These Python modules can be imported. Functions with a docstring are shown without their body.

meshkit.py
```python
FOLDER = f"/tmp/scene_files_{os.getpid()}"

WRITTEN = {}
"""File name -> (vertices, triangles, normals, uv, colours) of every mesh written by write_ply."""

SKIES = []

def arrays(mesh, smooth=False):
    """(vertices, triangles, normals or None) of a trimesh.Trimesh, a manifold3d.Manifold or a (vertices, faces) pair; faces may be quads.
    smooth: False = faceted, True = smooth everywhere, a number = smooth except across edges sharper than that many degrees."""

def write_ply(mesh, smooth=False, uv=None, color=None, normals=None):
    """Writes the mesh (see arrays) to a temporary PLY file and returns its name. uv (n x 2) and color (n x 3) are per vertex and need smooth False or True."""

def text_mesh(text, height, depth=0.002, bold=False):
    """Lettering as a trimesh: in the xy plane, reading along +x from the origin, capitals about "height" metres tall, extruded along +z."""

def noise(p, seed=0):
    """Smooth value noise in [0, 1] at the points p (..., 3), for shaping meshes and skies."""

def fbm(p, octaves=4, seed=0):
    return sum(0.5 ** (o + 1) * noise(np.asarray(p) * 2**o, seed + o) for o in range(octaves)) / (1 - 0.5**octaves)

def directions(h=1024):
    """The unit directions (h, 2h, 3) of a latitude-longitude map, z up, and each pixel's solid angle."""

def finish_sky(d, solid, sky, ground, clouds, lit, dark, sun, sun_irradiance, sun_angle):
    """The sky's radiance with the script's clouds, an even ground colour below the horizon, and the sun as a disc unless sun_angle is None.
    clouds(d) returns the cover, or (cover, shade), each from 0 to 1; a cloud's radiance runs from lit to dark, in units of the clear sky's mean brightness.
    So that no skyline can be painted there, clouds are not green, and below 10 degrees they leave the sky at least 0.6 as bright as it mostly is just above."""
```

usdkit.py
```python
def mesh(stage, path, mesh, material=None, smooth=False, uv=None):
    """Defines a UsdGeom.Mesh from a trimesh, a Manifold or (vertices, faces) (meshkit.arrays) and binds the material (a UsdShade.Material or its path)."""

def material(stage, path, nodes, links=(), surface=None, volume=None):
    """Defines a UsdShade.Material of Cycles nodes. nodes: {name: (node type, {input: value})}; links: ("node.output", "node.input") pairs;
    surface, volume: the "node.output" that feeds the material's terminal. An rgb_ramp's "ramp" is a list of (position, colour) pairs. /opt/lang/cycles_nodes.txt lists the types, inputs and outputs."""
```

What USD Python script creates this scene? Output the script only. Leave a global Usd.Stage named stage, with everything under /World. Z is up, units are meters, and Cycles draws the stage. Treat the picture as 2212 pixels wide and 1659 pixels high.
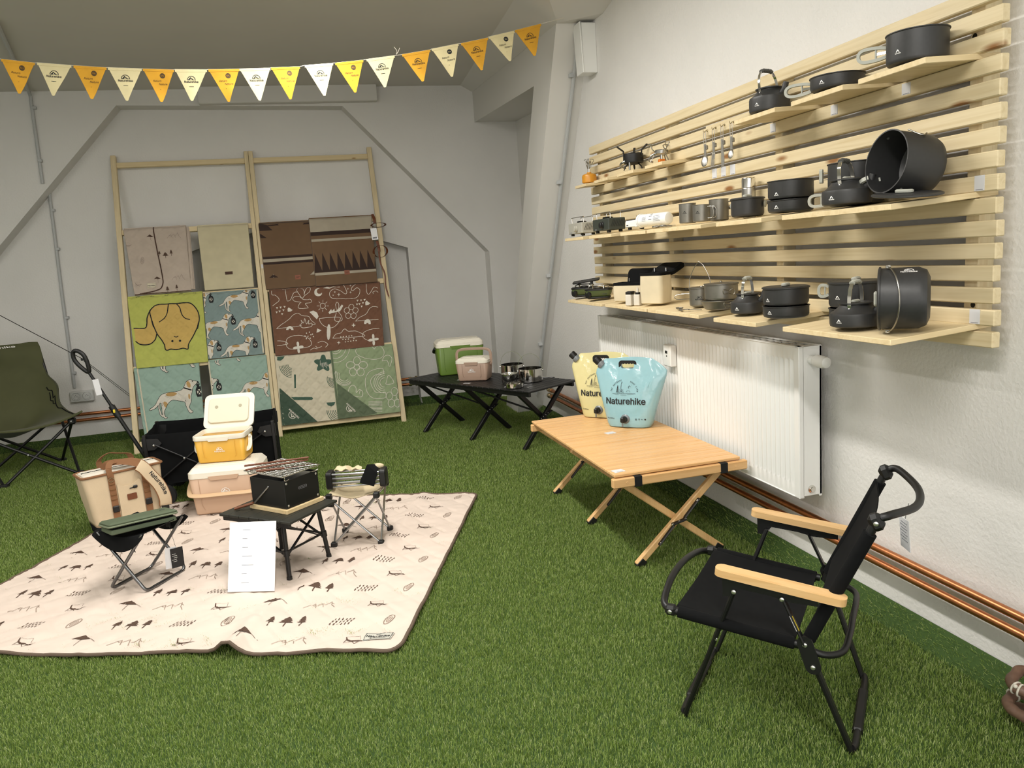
import math, random, sys
import numpy as np, trimesh, usdkit, meshkit
from pxr import Usd, UsdGeom, UsdLux, UsdShade, Gf, Sdf, Vt
from shapely.geometry import Polygon, LineString, Point, MultiPolygon, box as sbox
from shapely import affinity
from shapely.ops import unary_union
stage = Usd.Stage.CreateInMemory()
UsdGeom.SetStageUpAxis(stage, 'Z'); UsdGeom.SetStageMetersPerUnit(stage, 1.0)
UsdGeom.Xform.Define(stage, '/World'); UsdGeom.Scope.Define(stage, '/World/Looks')
# ---------------------------------------------------------------- camera, lights, exposure
def rotm(yaw, pitch, roll):
    f = np.array([math.sin(yaw)*math.cos(pitch), math.cos(yaw)*math.cos(pitch), -math.sin(pitch)])
    r0 = np.array([math.cos(yaw), -math.sin(yaw), 0]); u0 = np.cross(r0, f)
    r = math.cos(roll)*r0+math.sin(roll)*u0
    return r, np.cross(r, f), f
CAM_H = 1.39
_r, _u, _f = rotm(math.radians(14.635), math.radians(9.574), math.radians(-3.994))
cam = UsdGeom.Camera.Define(stage, '/World/camera')
cam.CreateHorizontalApertureAttr(36.0); cam.CreateVerticalApertureAttr(27.0)
cam.CreateFocalLengthAttr(36*1684.07/2212); cam.CreateClippingRangeAttr((0.05, 100))
cam.AddTransformOp().Set(Gf.Matrix4d(*_r, 0, *_u, 0, *(-_f), 0, 0, 0, CAM_H, 1))
cam.CreateExposureAttr(0.0)
def rect_light(name, c, sx, sy, power, col=(1, .965, .91), spread=None):
    L = UsdLux.RectLight.Define(stage, '/World/'+name)
    L.CreateWidthAttr(sx); L.CreateHeightAttr(sy); L.CreateIntensityAttr(power); L.CreateColorAttr(col); L.CreateNormalizeAttr(False)
    L.AddTranslateOp().Set(c)          # a RectLight shines along its -z: straight down
    return L
LIGHTS = [  # fluorescent fittings under the ceiling, all above the picture's upper edge
    ('ceiling_light', (0.15, 3.5, 2.84), .16, 2.2, 78),
    ('ceiling_light_001', (-2.4, 3.4, 2.84), .16, 1.5, 52),
    ('ceiling_light_002', (0.15, 0.3, 2.84), .16, 1.8, 78),
    ('ceiling_light_003', (-2.4, 0.3, 2.84), .16, 1.5, 52)]
for a in LIGHTS: rect_light(*a)
world = UsdLux.DomeLight.Define(stage, '/World/sky'); world.CreateIntensityAttr(.72); world.CreateColorAttr((1, .98, .95))
# ---------------------------------------------------------------- kit
def C(h):
    h = h.lstrip('#'); v = [int(h[i:i+2], 16)/255 for i in (0, 2, 4)]
    return tuple(x/12.92 if x <= .04045 else ((x+.055)/1.055)**2.4 for x in v)
def mul(c, k): return tuple(min(1, x*k) for x in c)
def mat(name, col, rough=.5, metal=0, noise=None, bump=None, spec=.5, sheen=0, coat=0, sc=(1, 1, 1), col2=None, **kw):
    """noise=(scale, amount), bump=(scale, strength, distance); sc stretches both"""
    col = C(col) if isinstance(col, str) else col
    N = {'p': ('principled_bsdf', dict(base_color=col, roughness=rough, metallic=metal, specular_ior_level=spec, sheen_weight=sheen, coat_weight=coat, **kw))}
    L = []
    if noise or bump:
        N['t'] = ('texture_coordinate', {}); N['m'] = ('mapping', dict(scale=sc)); L.append(('t.object', 'm.vector'))
    if noise:
        c2 = C(col2) if col2 else mul(col, 1+noise[1])
        N['n'] = ('noise_texture', dict(scale=noise[0], detail=4.0)); N['r'] = ('rgb_ramp', {'ramp': [(.3, mul(col, 1-noise[1]) if not col2 else col), (.7, c2)]})
        L += [('m.vector', 'n.vector'), ('n.fac', 'r.fac'), ('r.color', 'p.base_color')]
    if bump:
        N['b'] = ('noise_texture', dict(scale=bump[0], detail=3.0)); N['bb'] = ('bump', dict(strength=bump[1], distance=bump[2]))
        L += [('m.vector', 'b.vector'), ('b.fac', 'bb.height'), ('bb.normal', 'p.normal')]
    return usdkit.material(stage, '/World/Looks/'+name, N, L, surface='p.BSDF')
def wood(name, a, b, knot, axis, rough=.55, knots=.5):
    sc = [38.0]*3; sc['xyz'.index(axis)] = 1.6
    kc = [9.0]*3; kc['xyz'.index(axis)] = 2.6
    N = {'t': ('texture_coordinate', {}), 'm': ('mapping', dict(scale=sc)), 'o': ('object_info', {}), 'va': ('vector_math', dict(math_type='add')),
         'os': ('vector_math', dict(math_type='scale', scale=9.0)), 'n': ('noise_texture', dict(scale=1.0, detail=5.0, distortion=.6)),
         'r': ('rgb_ramp', {'ramp': [(.3, C(a)), (.55, C(b)), (.75, C(a))]}),
         'km': ('mapping', dict(scale=kc)), 'v': ('voronoi_texture', dict(scale=1.0, randomness=1.0)), 'kr': ('rgb_ramp', {'ramp': [(0, (1, 1, 1)), (.05*knots*2, (1, 1, 1)), (.11*knots*2, (0, 0, 0))]}),
         'mx': ('mix', dict(color2=C(knot))), 'p': ('principled_bsdf', dict(roughness=rough, specular_ior_level=.35))}
    L = [('t.object', 'va.vector1'), ('o.random', 'os.vector1'), ('os.vector', 'va.vector2'), ('va.vector', 'm.vector'), ('m.vector', 'n.vector'), ('n.fac', 'r.fac'),
         ('va.vector', 'km.vector'), ('km.vector', 'v.vector'), ('v.distance', 'kr.fac'), ('kr.color', 'mx.fac'), ('r.color', 'mx.color1'), ('mx.color', 'p.base_color')]
    return usdkit.material(stage, '/World/Looks/'+name, N, L, surface='p.BSDF')
def shade(m, deg):
    """vertices split where faces meet sharper than deg; returns points, faces, normals"""
    v, f = np.asarray(m.vertices, float), np.asarray(m.faces); fn = np.cross(v[f[:, 1]]-v[f[:, 0]], v[f[:, 2]]-v[f[:, 0]]); L = np.linalg.norm(fn, axis=1, keepdims=True); un = fn/np.maximum(L, 1e-20)
    ids = f.ravel(); corner_face = np.repeat(np.arange(len(f)), 3); order = np.argsort(ids, kind='stable'); sid = ids[order]; start = np.searchsorted(sid, np.arange(len(v))); cnt = np.bincount(ids, minlength=len(v))
    if deg >= 45 or len(f) > 20000 or cnt.max() > 400:
        n = np.zeros_like(v)
        for k in range(3): np.add.at(n, f[:, k], fn)
        return v, f, n/np.maximum(np.linalg.norm(n, axis=1, keepdims=True), 1e-20)
    k = cnt[ids]; a = np.repeat(np.arange(len(ids)), k); off = np.arange(len(a))-np.repeat(np.cumsum(k)-k, k); b = order[start[ids[a]]+off]
    fa, fb = corner_face[a], corner_face[b]; ok = (un[fa]*un[fb]).sum(1) > math.cos(math.radians(deg)); ok |= fa == fb
    n = np.stack([np.bincount(a[ok], fn[fb[ok], i], len(ids)) for i in range(3)], 1); n /= np.maximum(np.linalg.norm(n, axis=1, keepdims=True), 1e-20)
    q = np.rint(n*60).astype(np.int64)+64; key = ids.astype(np.int64)*2097152+q[:, 0]*16384+q[:, 1]*128+q[:, 2]
    _, first, inv = np.unique(key, return_index=True, return_inverse=True); return v[ids[first]], inv.reshape(-1, 3), n[first]
def put_mesh(path, m, material, smooth):
    if smooth is False or smooth is None: return usdkit.mesh(stage, path, m, material)
    v, f, n = shade(m, smooth); g = usdkit.mesh(stage, path, (v, f), material); g.CreateNormalsAttr(Vt.Vec3fArray.FromNumpy(n.astype(np.float32))); g.SetNormalsInterpolation('vertex'); return g
_used = {}
def numbered(parent, name):
    k = (parent, name); n = _used.get(k, 0); _used[k] = n+1
    return f'{parent}/{name}' + (f'_{n:03d}' if n else '')
def tag(prim, label=None, cat=None, group=None, kind=None):
    for k, v in (('label', label), ('category', cat), ('group', group), ('kind', kind)):
        if v: prim.SetCustomDataByKey(k, v)
def cat_(ms): 
    ms = [m for m in (ms if isinstance(ms, (list, tuple)) else [ms]) if m is not None]
    return ms[0] if len(ms) == 1 else trimesh.util.concatenate(ms)
class T:
    """a thing: an Xform whose children are its parts. world=True: the parts' meshes come in world coordinates"""
    def __init__(s, name, label, cat, loc=(0, 0, 0), rz=0, group=None, kind=None, world=False, rot=None):
        s.path = numbered('/World', name); s.loc = np.array(loc, float); s.world = world
        x = UsdGeom.Xform.Define(stage, s.path); x.AddTranslateOp().Set(tuple(map(float, loc)))
        if rot is not None: x.AddRotateXYZOp().Set(tuple(rot))
        elif rz: x.AddRotateZOp().Set(rz)
        s.prim = x.GetPrim(); tag(s.prim, label, cat, group, kind)
    def part(s, name, m, material, smooth=35, label=None, parent=None, kind=None):
        m = cat_(m)
        if s.world: m = m.copy(); m.apply_translation(-s.loc)
        p = numbered(parent or s.path, name)
        put_mesh(p, m, material, smooth); tag(stage.GetPrimAtPath(p), label, kind=kind)
        return p
def struct(name, m, material, smooth=35, label=None, cat=None, parent=None):
    p = numbered(parent or '/World', name); put_mesh(p, cat_(m), material, smooth)
    if not parent: tag(stage.GetPrimAtPath(p), label, cat, kind='structure')
    return p
def dup(src, loc, rz=0, label=None, cat=None, group=None, rot=None):
    d = src.prim.GetCustomData(); base = src.path.rsplit('/', 1)[1]
    p = numbered('/World', base); x = UsdGeom.Xform.Define(stage, p); x.GetPrim().GetReferences().AddInternalReference(src.path)
    x.ClearXformOpOrder(); x.AddTranslateOp(opSuffix='own').Set(tuple(map(float, loc)))
    if rot is not None: x.AddRotateXYZOp(opSuffix='own').Set(tuple(rot))
    elif rz: x.AddRotateZOp(opSuffix='own').Set(rz)
    tag(x.GetPrim(), label or d['label'], cat or d['category'], group or d.get('group')); x.GetPrim().SetInstanceable(True)
    return p
# ---- shapes
A = np.array
def unit(v): v = A(v, float); return v/(np.linalg.norm(v)+1e-12)
def mv(m, t=(0, 0, 0), rz=0, rx=0, ry=0, s=1):
    m = m.copy(); M = trimesh.transformations.euler_matrix(math.radians(rx), math.radians(ry), math.radians(rz)); M[:3, :3] *= s; M[:3, 3] = t
    m.apply_transform(M); return m
def fr(m, o, x, y, z=None):
    """move a mesh from the standard frame to origin o with axes x, y (z = x cross y)"""
    x = unit(x); z = unit(np.cross(x, y)); y = np.cross(z, x); M = np.eye(4); M[:3, 0], M[:3, 1], M[:3, 2], M[:3, 3] = x, y, z, o
    m = m.copy(); m.apply_transform(M); return m
def box(c, s, b=None):
    s = A(s, float)/2; b = min(.0025, s.min()*.4) if b is None else min(b, s.min()*.95)
    if b <= 0: m = trimesh.creation.box(2*s); m.apply_translation(c); return m
    P = []
    for i in range(8):
        g = A([1 if i >> k & 1 else -1 for k in range(3)])
        for k in range(3): q = s-b; q[k] = s[k]; P.append(g*q)
    m = trimesh.convex.convex_hull(A(P)); m.apply_translation(c); return m
def bx(x0, x1, y0, y1, z0, z1, b=None): return box(((x0+x1)/2, (y0+y1)/2, (z0+z1)/2), (abs(x1-x0), abs(y1-y0), abs(z1-z0)), b)
def bar(p, q, w, h, up=(0, 0, 1), b=None):
    p, q = A(p, float), A(q, float); d = q-p; L = np.linalg.norm(d); d /= L
    up = A(up, float)
    if abs(d@unit(up)) > .98: up = A([1., 0, 0]) if abs(d[0]) < .9 else A([0, 1., 0])
    y = unit(np.cross(up, d)); m = box((0, 0, 0), (L, w, h), b)
    return fr(m, (p+q)/2, d, y)
def sp(P, n=8, closed=False):
    """Catmull-Rom through the points"""
    P = A(P, float); k = len(P); out = []
    for i in range(k if closed else k-1):
        p0, p1, p2, p3 = (P[(i-1) % k], P[i], P[(i+1) % k], P[(i+2) % k]) if closed else (P[max(i-1, 0)], P[i], P[i+1], P[min(i+2, k-1)])
        for t in np.arange(n)/n:
            out.append(.5*(2*p1+(p2-p0)*t+(2*p0-5*p1+4*p2-p3)*t*t+(3*p1-p0-3*p2+p3)*t**3))
    if not closed: out.append(P[-1])
    return A(out)
def frames(P, closed=False, up=None):
    t = np.roll(P, -1, 0)-np.roll(P, 1, 0) if closed else np.gradient(P, axis=0)
    t /= np.linalg.norm(t, axis=1, keepdims=True)+1e-12
    n = A(up, float) if up is not None else (A([0, 0, 1.]) if abs(t[0][2]) < .9 else A([1., 0, 0])); Ns = []
    for i in range(len(P)):
        if up is not None: n = A(up, float)
        n = n-(n@t[i])*t[i]; n = unit(n); Ns.append(n)
    Ns = A(Ns); return t, Ns, np.cross(t, Ns)
def sweep(P, sec, closed=False, up=None, scale=None, caps=True):
    """sweep the closed 2-D section sec ((a, b) along binormal, normal) along P"""
    P = A(P, float); sec = A(sec, float); t, n, b = frames(P, closed, up); k, m = len(P), len(sec)
    sc = np.ones(k) if scale is None else A(scale, float)
    V = P[:, None]+sc[:, None, None]*(sec[None, :, :1]*b[:, None]+sec[None, :, 1:]*n[:, None]); F = []
    for i in range(k if closed else k-1):
        j = (i+1) % k
        for a in range(m):
            c = (a+1) % m; F += [(i*m+a, i*m+c, j*m+c), (i*m+a, j*m+c, j*m+a)]
    V = V.reshape(-1, 3)
    if caps and not closed:
        V = np.vstack([V, P[0], P[-1]])
        for a in range(m): c = (a+1) % m; F += [(k*m, c, a), (k*m+1, (k-1)*m+a, (k-1)*m+c)]
    M = trimesh.Trimesh(V, A(F)[:, ::-1], process=False); return M
def circ(r, n=10): a = np.arange(n)*2*math.pi/n; return np.c_[r*np.cos(a), r*np.sin(a)]
def tube(P, r, n=10, closed=False, up=None, scale=None): return sweep(P, circ(r, n), closed, up, scale)
def strap(P, w, t=.002, up=None, closed=False): return sweep(P, [(-w/2, -t/2), (w/2, -t/2), (w/2, t/2), (-w/2, t/2)], closed, up)
def rod(p, q, r, n=12): return tube([p, q], r, n)
def lathe(prof, n=40, c=(0, 0, 0), ax=None):
    prof = A(prof, float); k = len(prof); a = np.arange(n)*2*math.pi/n
    V = np.stack([prof[:, None, 0]*np.cos(a), prof[:, None, 0]*np.sin(a), np.repeat(prof[:, 1:2], n, 1)], -1).reshape(-1, 3); F = []
    for i in range(k-1):
        for j in range(n):
            q = (j+1) % n; F += [(i*n+j, i*n+q, (i+1)*n+q), (i*n+j, (i+1)*n+q, (i+1)*n+j)]
    m = trimesh.Trimesh(V, F, process=False); m.merge_vertices(); m.update_faces(m.nondegenerate_faces())
    if ax is not None:
        z = unit(ax); x = unit(np.cross([0, 1, 0] if abs(z[1]) < .9 else [1, 0, 0], z)); m = fr(m, (0, 0, 0), x, np.cross(z, x))
    m.apply_translation(c); return m
def cyl(p, q, r, n=24, b=.001):
    p, q = A(p, float), A(q, float); L = np.linalg.norm(q-p); b = min(b, r*.5, L*.4)
    return mv(lathe([(0, 0), (r-b, 0), (r, b), (r, L-b), (r-b, L), (0, L)], n, ax=q-p), p)
def ball(c, r, s=(1, 1, 1), sub=2): m = trimesh.creation.icosphere(sub, r); m.vertices *= s; m.apply_translation(c); return m
def rrect(w, h, r, n=6): return sbox(-w/2+r, -h/2+r, w/2-r, h/2-r).buffer(r, quad_segs=n)
def polys(g): return [g] if isinstance(g, Polygon) else [x for x in getattr(g, 'geoms', []) if isinstance(x, Polygon)]
def ext(g, h): return cat_([trimesh.creation.extrude_polygon(p, h, engine='earcut') for p in polys(g)])
def loft(rings, cap=True):
    """rings of equal vertex count, bottom to top"""
    k = len(rings[0]); V = np.vstack(rings); F = []
    for i in range(len(rings)-1):
        for a in range(k): c = (a+1) % k; F += [(i*k+a, i*k+c, (i+1)*k+c), (i*k+a, (i+1)*k+c, (i+1)*k+a)]
    if cap:
        V = np.vstack([V, rings[0].mean(0), rings[-1].mean(0)]); o = len(rings)*k
        for a in range(k): c = (a+1) % k; F += [(o, c, a), (o+1, (len(rings)-1)*k+a, (len(rings)-1)*k+c)]
    return trimesh.Trimesh(V, F, process=False)
def ring(w, d, r, z, cx=0, cy=0, n=5): 
    p = A(rrect(w, d, r, n).exterior.coords)[:-1][::-1]
    i = np.argmin(np.abs(np.arctan2(p[:, 1], p[:, 0])+3.0)); p = np.roll(p, -i, 0)
    if np.cross(p[0], p[1]) < 0: p = p[::-1]
    return np.c_[p[:, 0]+cx, p[:, 1]+cy, np.full(len(p), z)]
def rbox(w, d, prof, r, cx=0, cy=0, n=5):
    """rounded box: prof = [(z, inset)]"""
    return loft([ring(w-2*i, d-2*i, max(r-i, .002), z, cx, cy, n) for z, i in prof])
def grid(f, nu, nv, flip=False):
    u, v = np.meshgrid(np.linspace(0, 1, nu), np.linspace(0, 1, nv), indexing='ij'); V = A(f(u, v)); V = np.stack(V, -1).reshape(-1, 3); F = []
    i, j = np.meshgrid(np.arange(nu-1), np.arange(nv-1), indexing='ij'); a = (i*nv+j).ravel(); q = np.stack([a, a+nv, a+nv+1, a+1], 1)
    F = np.vstack([q[:, [0, 1, 2]], q[:, [0, 2, 3]]]); return trimesh.Trimesh(V, F[:, ::-1] if flip else F, process=False)
def flat2(g, maxe=None):
    """triangulated 2-D shapes as (V2, F)"""
    Vs, Fs, o = [], [], 0
    for p in polys(g):
        if p.area < 1e-9: continue
        v, f = trimesh.creation.triangulate_polygon(p, engine='earcut'); Vs.append(v); Fs.append(A(f)+o); o += len(v)
    V, F = np.vstack(Vs), np.vstack(Fs)
    if maxe: V3, F = trimesh.remesh.subdivide_to_size(np.c_[V, V[:, 0]*0], F, maxe, max_iter=12); V = V3[:, :2]
    return V, F
def onto(g, f, maxe=.012):
    """drape 2-D shapes on the surface f(u, v) -> xyz columns"""
    V, F = flat2(g, maxe); m = trimesh.Trimesh(A(f(V[:, 0], V[:, 1])), F, process=False); return m
_tx = {}
def text(t, h, bold=False):
    """lettering as shapely shapes, centred, capitals h tall"""
    if (t, bold) not in _tx:
        m = meshkit.text_mesh(t, 1.0, depth=.01, bold=bold); up = m.face_normals[:, 2] > .5
        tri = m.vertices[m.faces[up]][:, :, :2]; g = unary_union([Polygon(x).buffer(.002) for x in tri]).simplify(.012)
        b = g.bounds; _tx[(t, bold)] = affinity.translate(g, -(b[0]+b[2])/2, 0)
    return affinity.scale(_tx[(t, bold)], h, h, origin=(0, 0))
def line(pts, w, cap=1): return LineString(pts).buffer(w/2, quad_segs=3, cap_style=cap)
def logo(h, word=True):
    """a hill inside an arc above the brand's lettering; h = the lettering's height"""
    arc = Point(0, 0).buffer(2.1*h, quad_segs=10).difference(Point(0, 0).buffer(1.8*h, quad_segs=10)).intersection(sbox(-9, 0, 9, 9))
    hill = Polygon([(-2*h, 0), (-1*h, .8*h), (-.45*h, 1.5*h), (.1*h, 1*h), (.5*h, .75*h), (1.1*h, .25*h), (2*h, 0)])
    g = unary_union([arc, hill.difference(Polygon([(-.7*h, .2*h), (-.2*h, .9*h), (.2*h, .35*h), (.8*h, .1*h)]))])
    g = affinity.translate(g, 0, .65*h)
    return unary_union([g, affinity.translate(text('Naturehike', h, True), 0, -h*.65)]) if word else g
def logo_far(h):
    """the same emblem where it is only a few pixels: hill, and the lettering"""
    hill = Polygon([(-1.5*h, .3*h), (-.6*h, 1.9*h), (.1*h, 2.1*h), (1.4*h, .3*h), (.7*h, .3*h), (.1*h, 1.3*h), (-.6*h, .3*h)])
    return unary_union([hill, affinity.translate(affinity.scale(text('Naturehike', h*.8, True), .8, 1, origin=(0, 0)), 0, -.8*h)])
def plane(o, x, y, eps=.0006):
    o, x, y = A(o, float), unit(x), unit(y); n = unit(np.cross(x, y))
    return lambda u, v: o+n*eps+np.asarray(u)[:, None]*x+np.asarray(v)[:, None]*y
def round_(r, z0, a0, c=(0, 0), eps=.0006):
    """print on an upright cylinder, centred at the angle a0 (degrees), height z0"""
    return lambda u, v: np.c_[c[0]+(r+eps)*np.cos(math.radians(a0)+np.asarray(u)/r), c[1]+(r+eps)*np.sin(math.radians(a0)+np.asarray(u)/r), z0+np.asarray(v)]
def pr(g, o, x, y, eps=.0006, maxe=None):
    return onto(g, plane(o, x, y, eps), maxe)
# ---------------------------------------------------------------- materials
M = dict(
 wall=mat('white_plaster', '#dcdad6', .85, noise=(3, .02), bump=(70, .35, .006)),
 ceil=mat('ceiling_plaster', '#cfccc5', .9, noise=(2, .02), bump=(30, .15, .004)),
 conduit=mat('painted_conduit', '#b4b6b6', .5), trimw=mat('white_paint', '#d6d4cf', .6, bump=(25, .2, .006)),
 copper=mat('copper', '#c9855a', .38, 1, noise=(30, .12)), brass=mat('nickel_brass', '#b9aa8a', .3, 1),
 white_enamel=mat('white_enamel', '#e9e9e6', .3, coat=.2), white_plastic=mat('white_plastic', '#e6e6e2', .4),
 socket=mat('socket_grey', '#c9c9c6', .4), socket_dark=mat('socket_hole', '#6d6d6c', .6),
 black_metal=mat('black_metal', '#101010', .38, .0, noise=(60, .1)), black_coat=mat('black_powder_coat', '#0e0e0f', .45), black_plastic=mat('black_plastic', '#0d0d0d', .5),
 black_cloth=mat('black_cloth', '#0c0d0e', .95, noise=(40, .2), bump=(700, .3, .0006), spec=.2), black_mesh=mat('black_webbing', '#0b0b0c', .85, bump=(400, .4, .001)),
 pot=mat('anodised_grey', '#3a3a3a', .45, .35, noise=(120, .06)), pot_in=mat('nonstick_black', '#161616', .5), grip=mat('grey_silicone', '#a9aaa0', .55),
 dgrip=mat('dark_silicone', '#4d4d4a', .6), steel=mat('polished_steel', '#d9d7d2', .1, 1), bsteel=mat('brushed_steel', '#b5b3ae', .3, 1, noise=(50, .08)), alu=mat('aluminium', '#a9abad', .28, 1),
 titan=mat('titanium', '#86837b', .42, .8, noise=(40, .06)), wire=mat('steel_wire', '#9d9a92', .3, 1), rivet=mat('rivet_steel', '#d8d8d4', .25, .9),
 whiteprint=mat('white_print', '#eceae6', .6), blackprint=mat('black_print', '#16181a', .6), paper=mat('white_paper', '#efeff1', .7), label=mat('label_paper', '#d4d4d6', .6), greyprint=mat('grey_print', '#85868c', .6),
 pine_y=wood('pine_lengthwise', '#cbb890', '#d9c9a5', '#8d6238', 'y', knots=.62), pine_x=wood('pine_crosswise', '#d2bc90', '#dfcca4', '#a07a4e', 'x', knots=.3), pine_z=wood('pine_upright', '#d3c09a', '#e0d2b0', '#a5825a', 'z', knots=.3),
 oak_y=wood('oiled_wood', '#cf9d62', '#ddb27a', '#b98247', 'y', .42, .05), oak_x=wood('oiled_slats', '#cf9f66', '#dfb47f', '#bb874d', 'x', .4, .05), oak_z=wood('oiled_legs', '#cfa067', '#deb681', '#b98850', 'z', .45, .05),
 turf=mat('turf_backing', '#324a18', .9), 
)
M.update(mat_pipe=mat('mat_piping', '#5f4f42', .8), ink=mat('mat_ink', '#4d382b', .8), line_ink2=mat('mat_thin_ink', '#8c7b6d', .8), label_grey=mat('woven_label', '#b9b7ad', .8),
 cooler_white=mat('cooler_white', '#e6e0d0', .42), cooler_cream=mat('cooler_lining', '#d8d2bd', .5), cooler_shade=mat('cooler_dimple', '#a9a28a', .6), cooler_beige=mat('cooler_beige', '#c2a288', .48), cooler_beige2=mat('cooler_handle_beige', '#c9aa86', .48), cooler_yellow=mat('cooler_yellow', '#dba83e', .45), cooler_green=mat('cooler_green', '#5e7a2a', .45), cooler_taupe=mat('cooler_taupe', '#a08674', .48),
 tote_canvas=mat('tote_canvas', '#c5b295', .9, noise=(10, .05), bump=(350, .35, .001)), tote_lining=mat('tote_lining', '#d9d2c4', .7), tote_brown=mat('tote_webbing', '#80593a', .85, bump=(500, .3, .0008)), tote_brown2=mat('tote_webbing_dark', '#74502f', .85),
 dark_steel=mat('gunmetal_tube', '#77787b', .25, 1), black_card=mat('black_card', '#121315', .5), olive_cloth=mat('olive_case_cloth', '#4f5a44', .7, bump=(300, .2, .0008)), olive_cloth2=mat('olive_binding', '#6f7860', .7), stool_cream=mat('stool_cream', '#c9b998', .85, noise=(20, .08), bump=(350, .3, .001)),
 black_rubber=mat('black_rubber', '#131313', .75), olive_chair=mat('olive_chair_cloth', '#474929', .8, noise=(8, .06), bump=(300, .25, .001), sheen=.1),
 bag_blue=mat('blue_film', '#8fb9c2', .16, coat=.6, noise=(7, .04), bump=(11, .35, .012)), bag_yellow=mat('cream_film', '#d2c993', .16, coat=.6, noise=(7, .04), bump=(11, .35, .012)), clear_grey=mat('clear_grey_plastic', '#8f959a', .25, transmission_weight=.4), rattan=mat('rattan', '#6b5344', .5, noise=(25, .22)))
def cloth(name, col, rough=.85, sheen=.15, amount=.05): return mat(name, col, rough, noise=(14, amount), bump=(500, .25, .0008), sheen=sheen)
# ---------------------------------------------------------------- the room
XW, YO, YI, YN, ZC = 1.944, 7.30, 7.485, 7.64, 2.92
struct('floor', box((-1.1, 2.4, -.02), (6.6, 10.6, .04), 0), M['turf'], False)
struct('ceiling', box((-1.1, 2.4, ZC+.03), (6.6, 10.6, .06), 0), M['ceil'], False)
struct('wall_left', box((-4.25, 2.4, ZC/2), (.1, 10.4, ZC), 0), M['wall'], False)
def yz(pts, x0, x1):   # prism of a (y, z) outline between x0 and x1
    m = trimesh.creation.extrude_polygon(Polygon(pts), x1-x0, engine='earcut'); return fr(m, (x0, 0, 0), (0, 1, 0), (0, 0, 1))
def xz(g, y0, y1):
    return cat_([fr(trimesh.creation.extrude_polygon(p, y1-y0, engine='earcut'), (0, y1, 0), (1, 0, 0), (0, 0, 1)) for p in polys(g)])
BR = lambda z: 6.46-.57*z      # front edge of the sloping brace
struct('wall_right', yz([(-2.8, 0), (6.66, 0), (BR(ZC)+.2, ZC), (-2.8, ZC)], XW, XW+.3), M['wall'], False)
struct('wall_right', yz([(5, 0), (7.7, 0), (7.7, ZC), (4.6, ZC)], 2.12, 2.3), M['wall'], False)
outer = sbox(-4.2, 0, 2.3, ZC).difference(Polygon([(-3.85, 0), (-3.85, .05), (-2.302, 1.73), (-1.286, 2.80), (.542, 2.76), (1.775, 1.412), (1.775, 0)]))
wb = struct('wall_back', xz(outer, YO, YI), M['wall'], False)
arch = [(-1.15, 0)]+[(1.03 if abs(a) > .99 else a*1.09-.06, 1.5+.24*math.cos(a*math.pi/2)) for a in np.linspace(-1, 1, 23)]+[(1.03, 0)]
arch[1] = (-1.15, 1.49)
struct('recess_panel', xz(sbox(-4.2, 0, 2.3, 2.85).difference(Polygon(arch).buffer(.0)), YI, YN), M['wall'], False, parent=wb)
struct('niche_back', bx(-1.5, 1.3, YN, YN+.08, 0, 2.2, 0), M['wall'], False, parent=wb)
struct('trim_1', bx(-.64, .845, YO-.09, YO+.02, 2.785, 2.925, .006), M['trimw'], label='white boxed beam along the top of the back wall', cat='beam')
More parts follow.
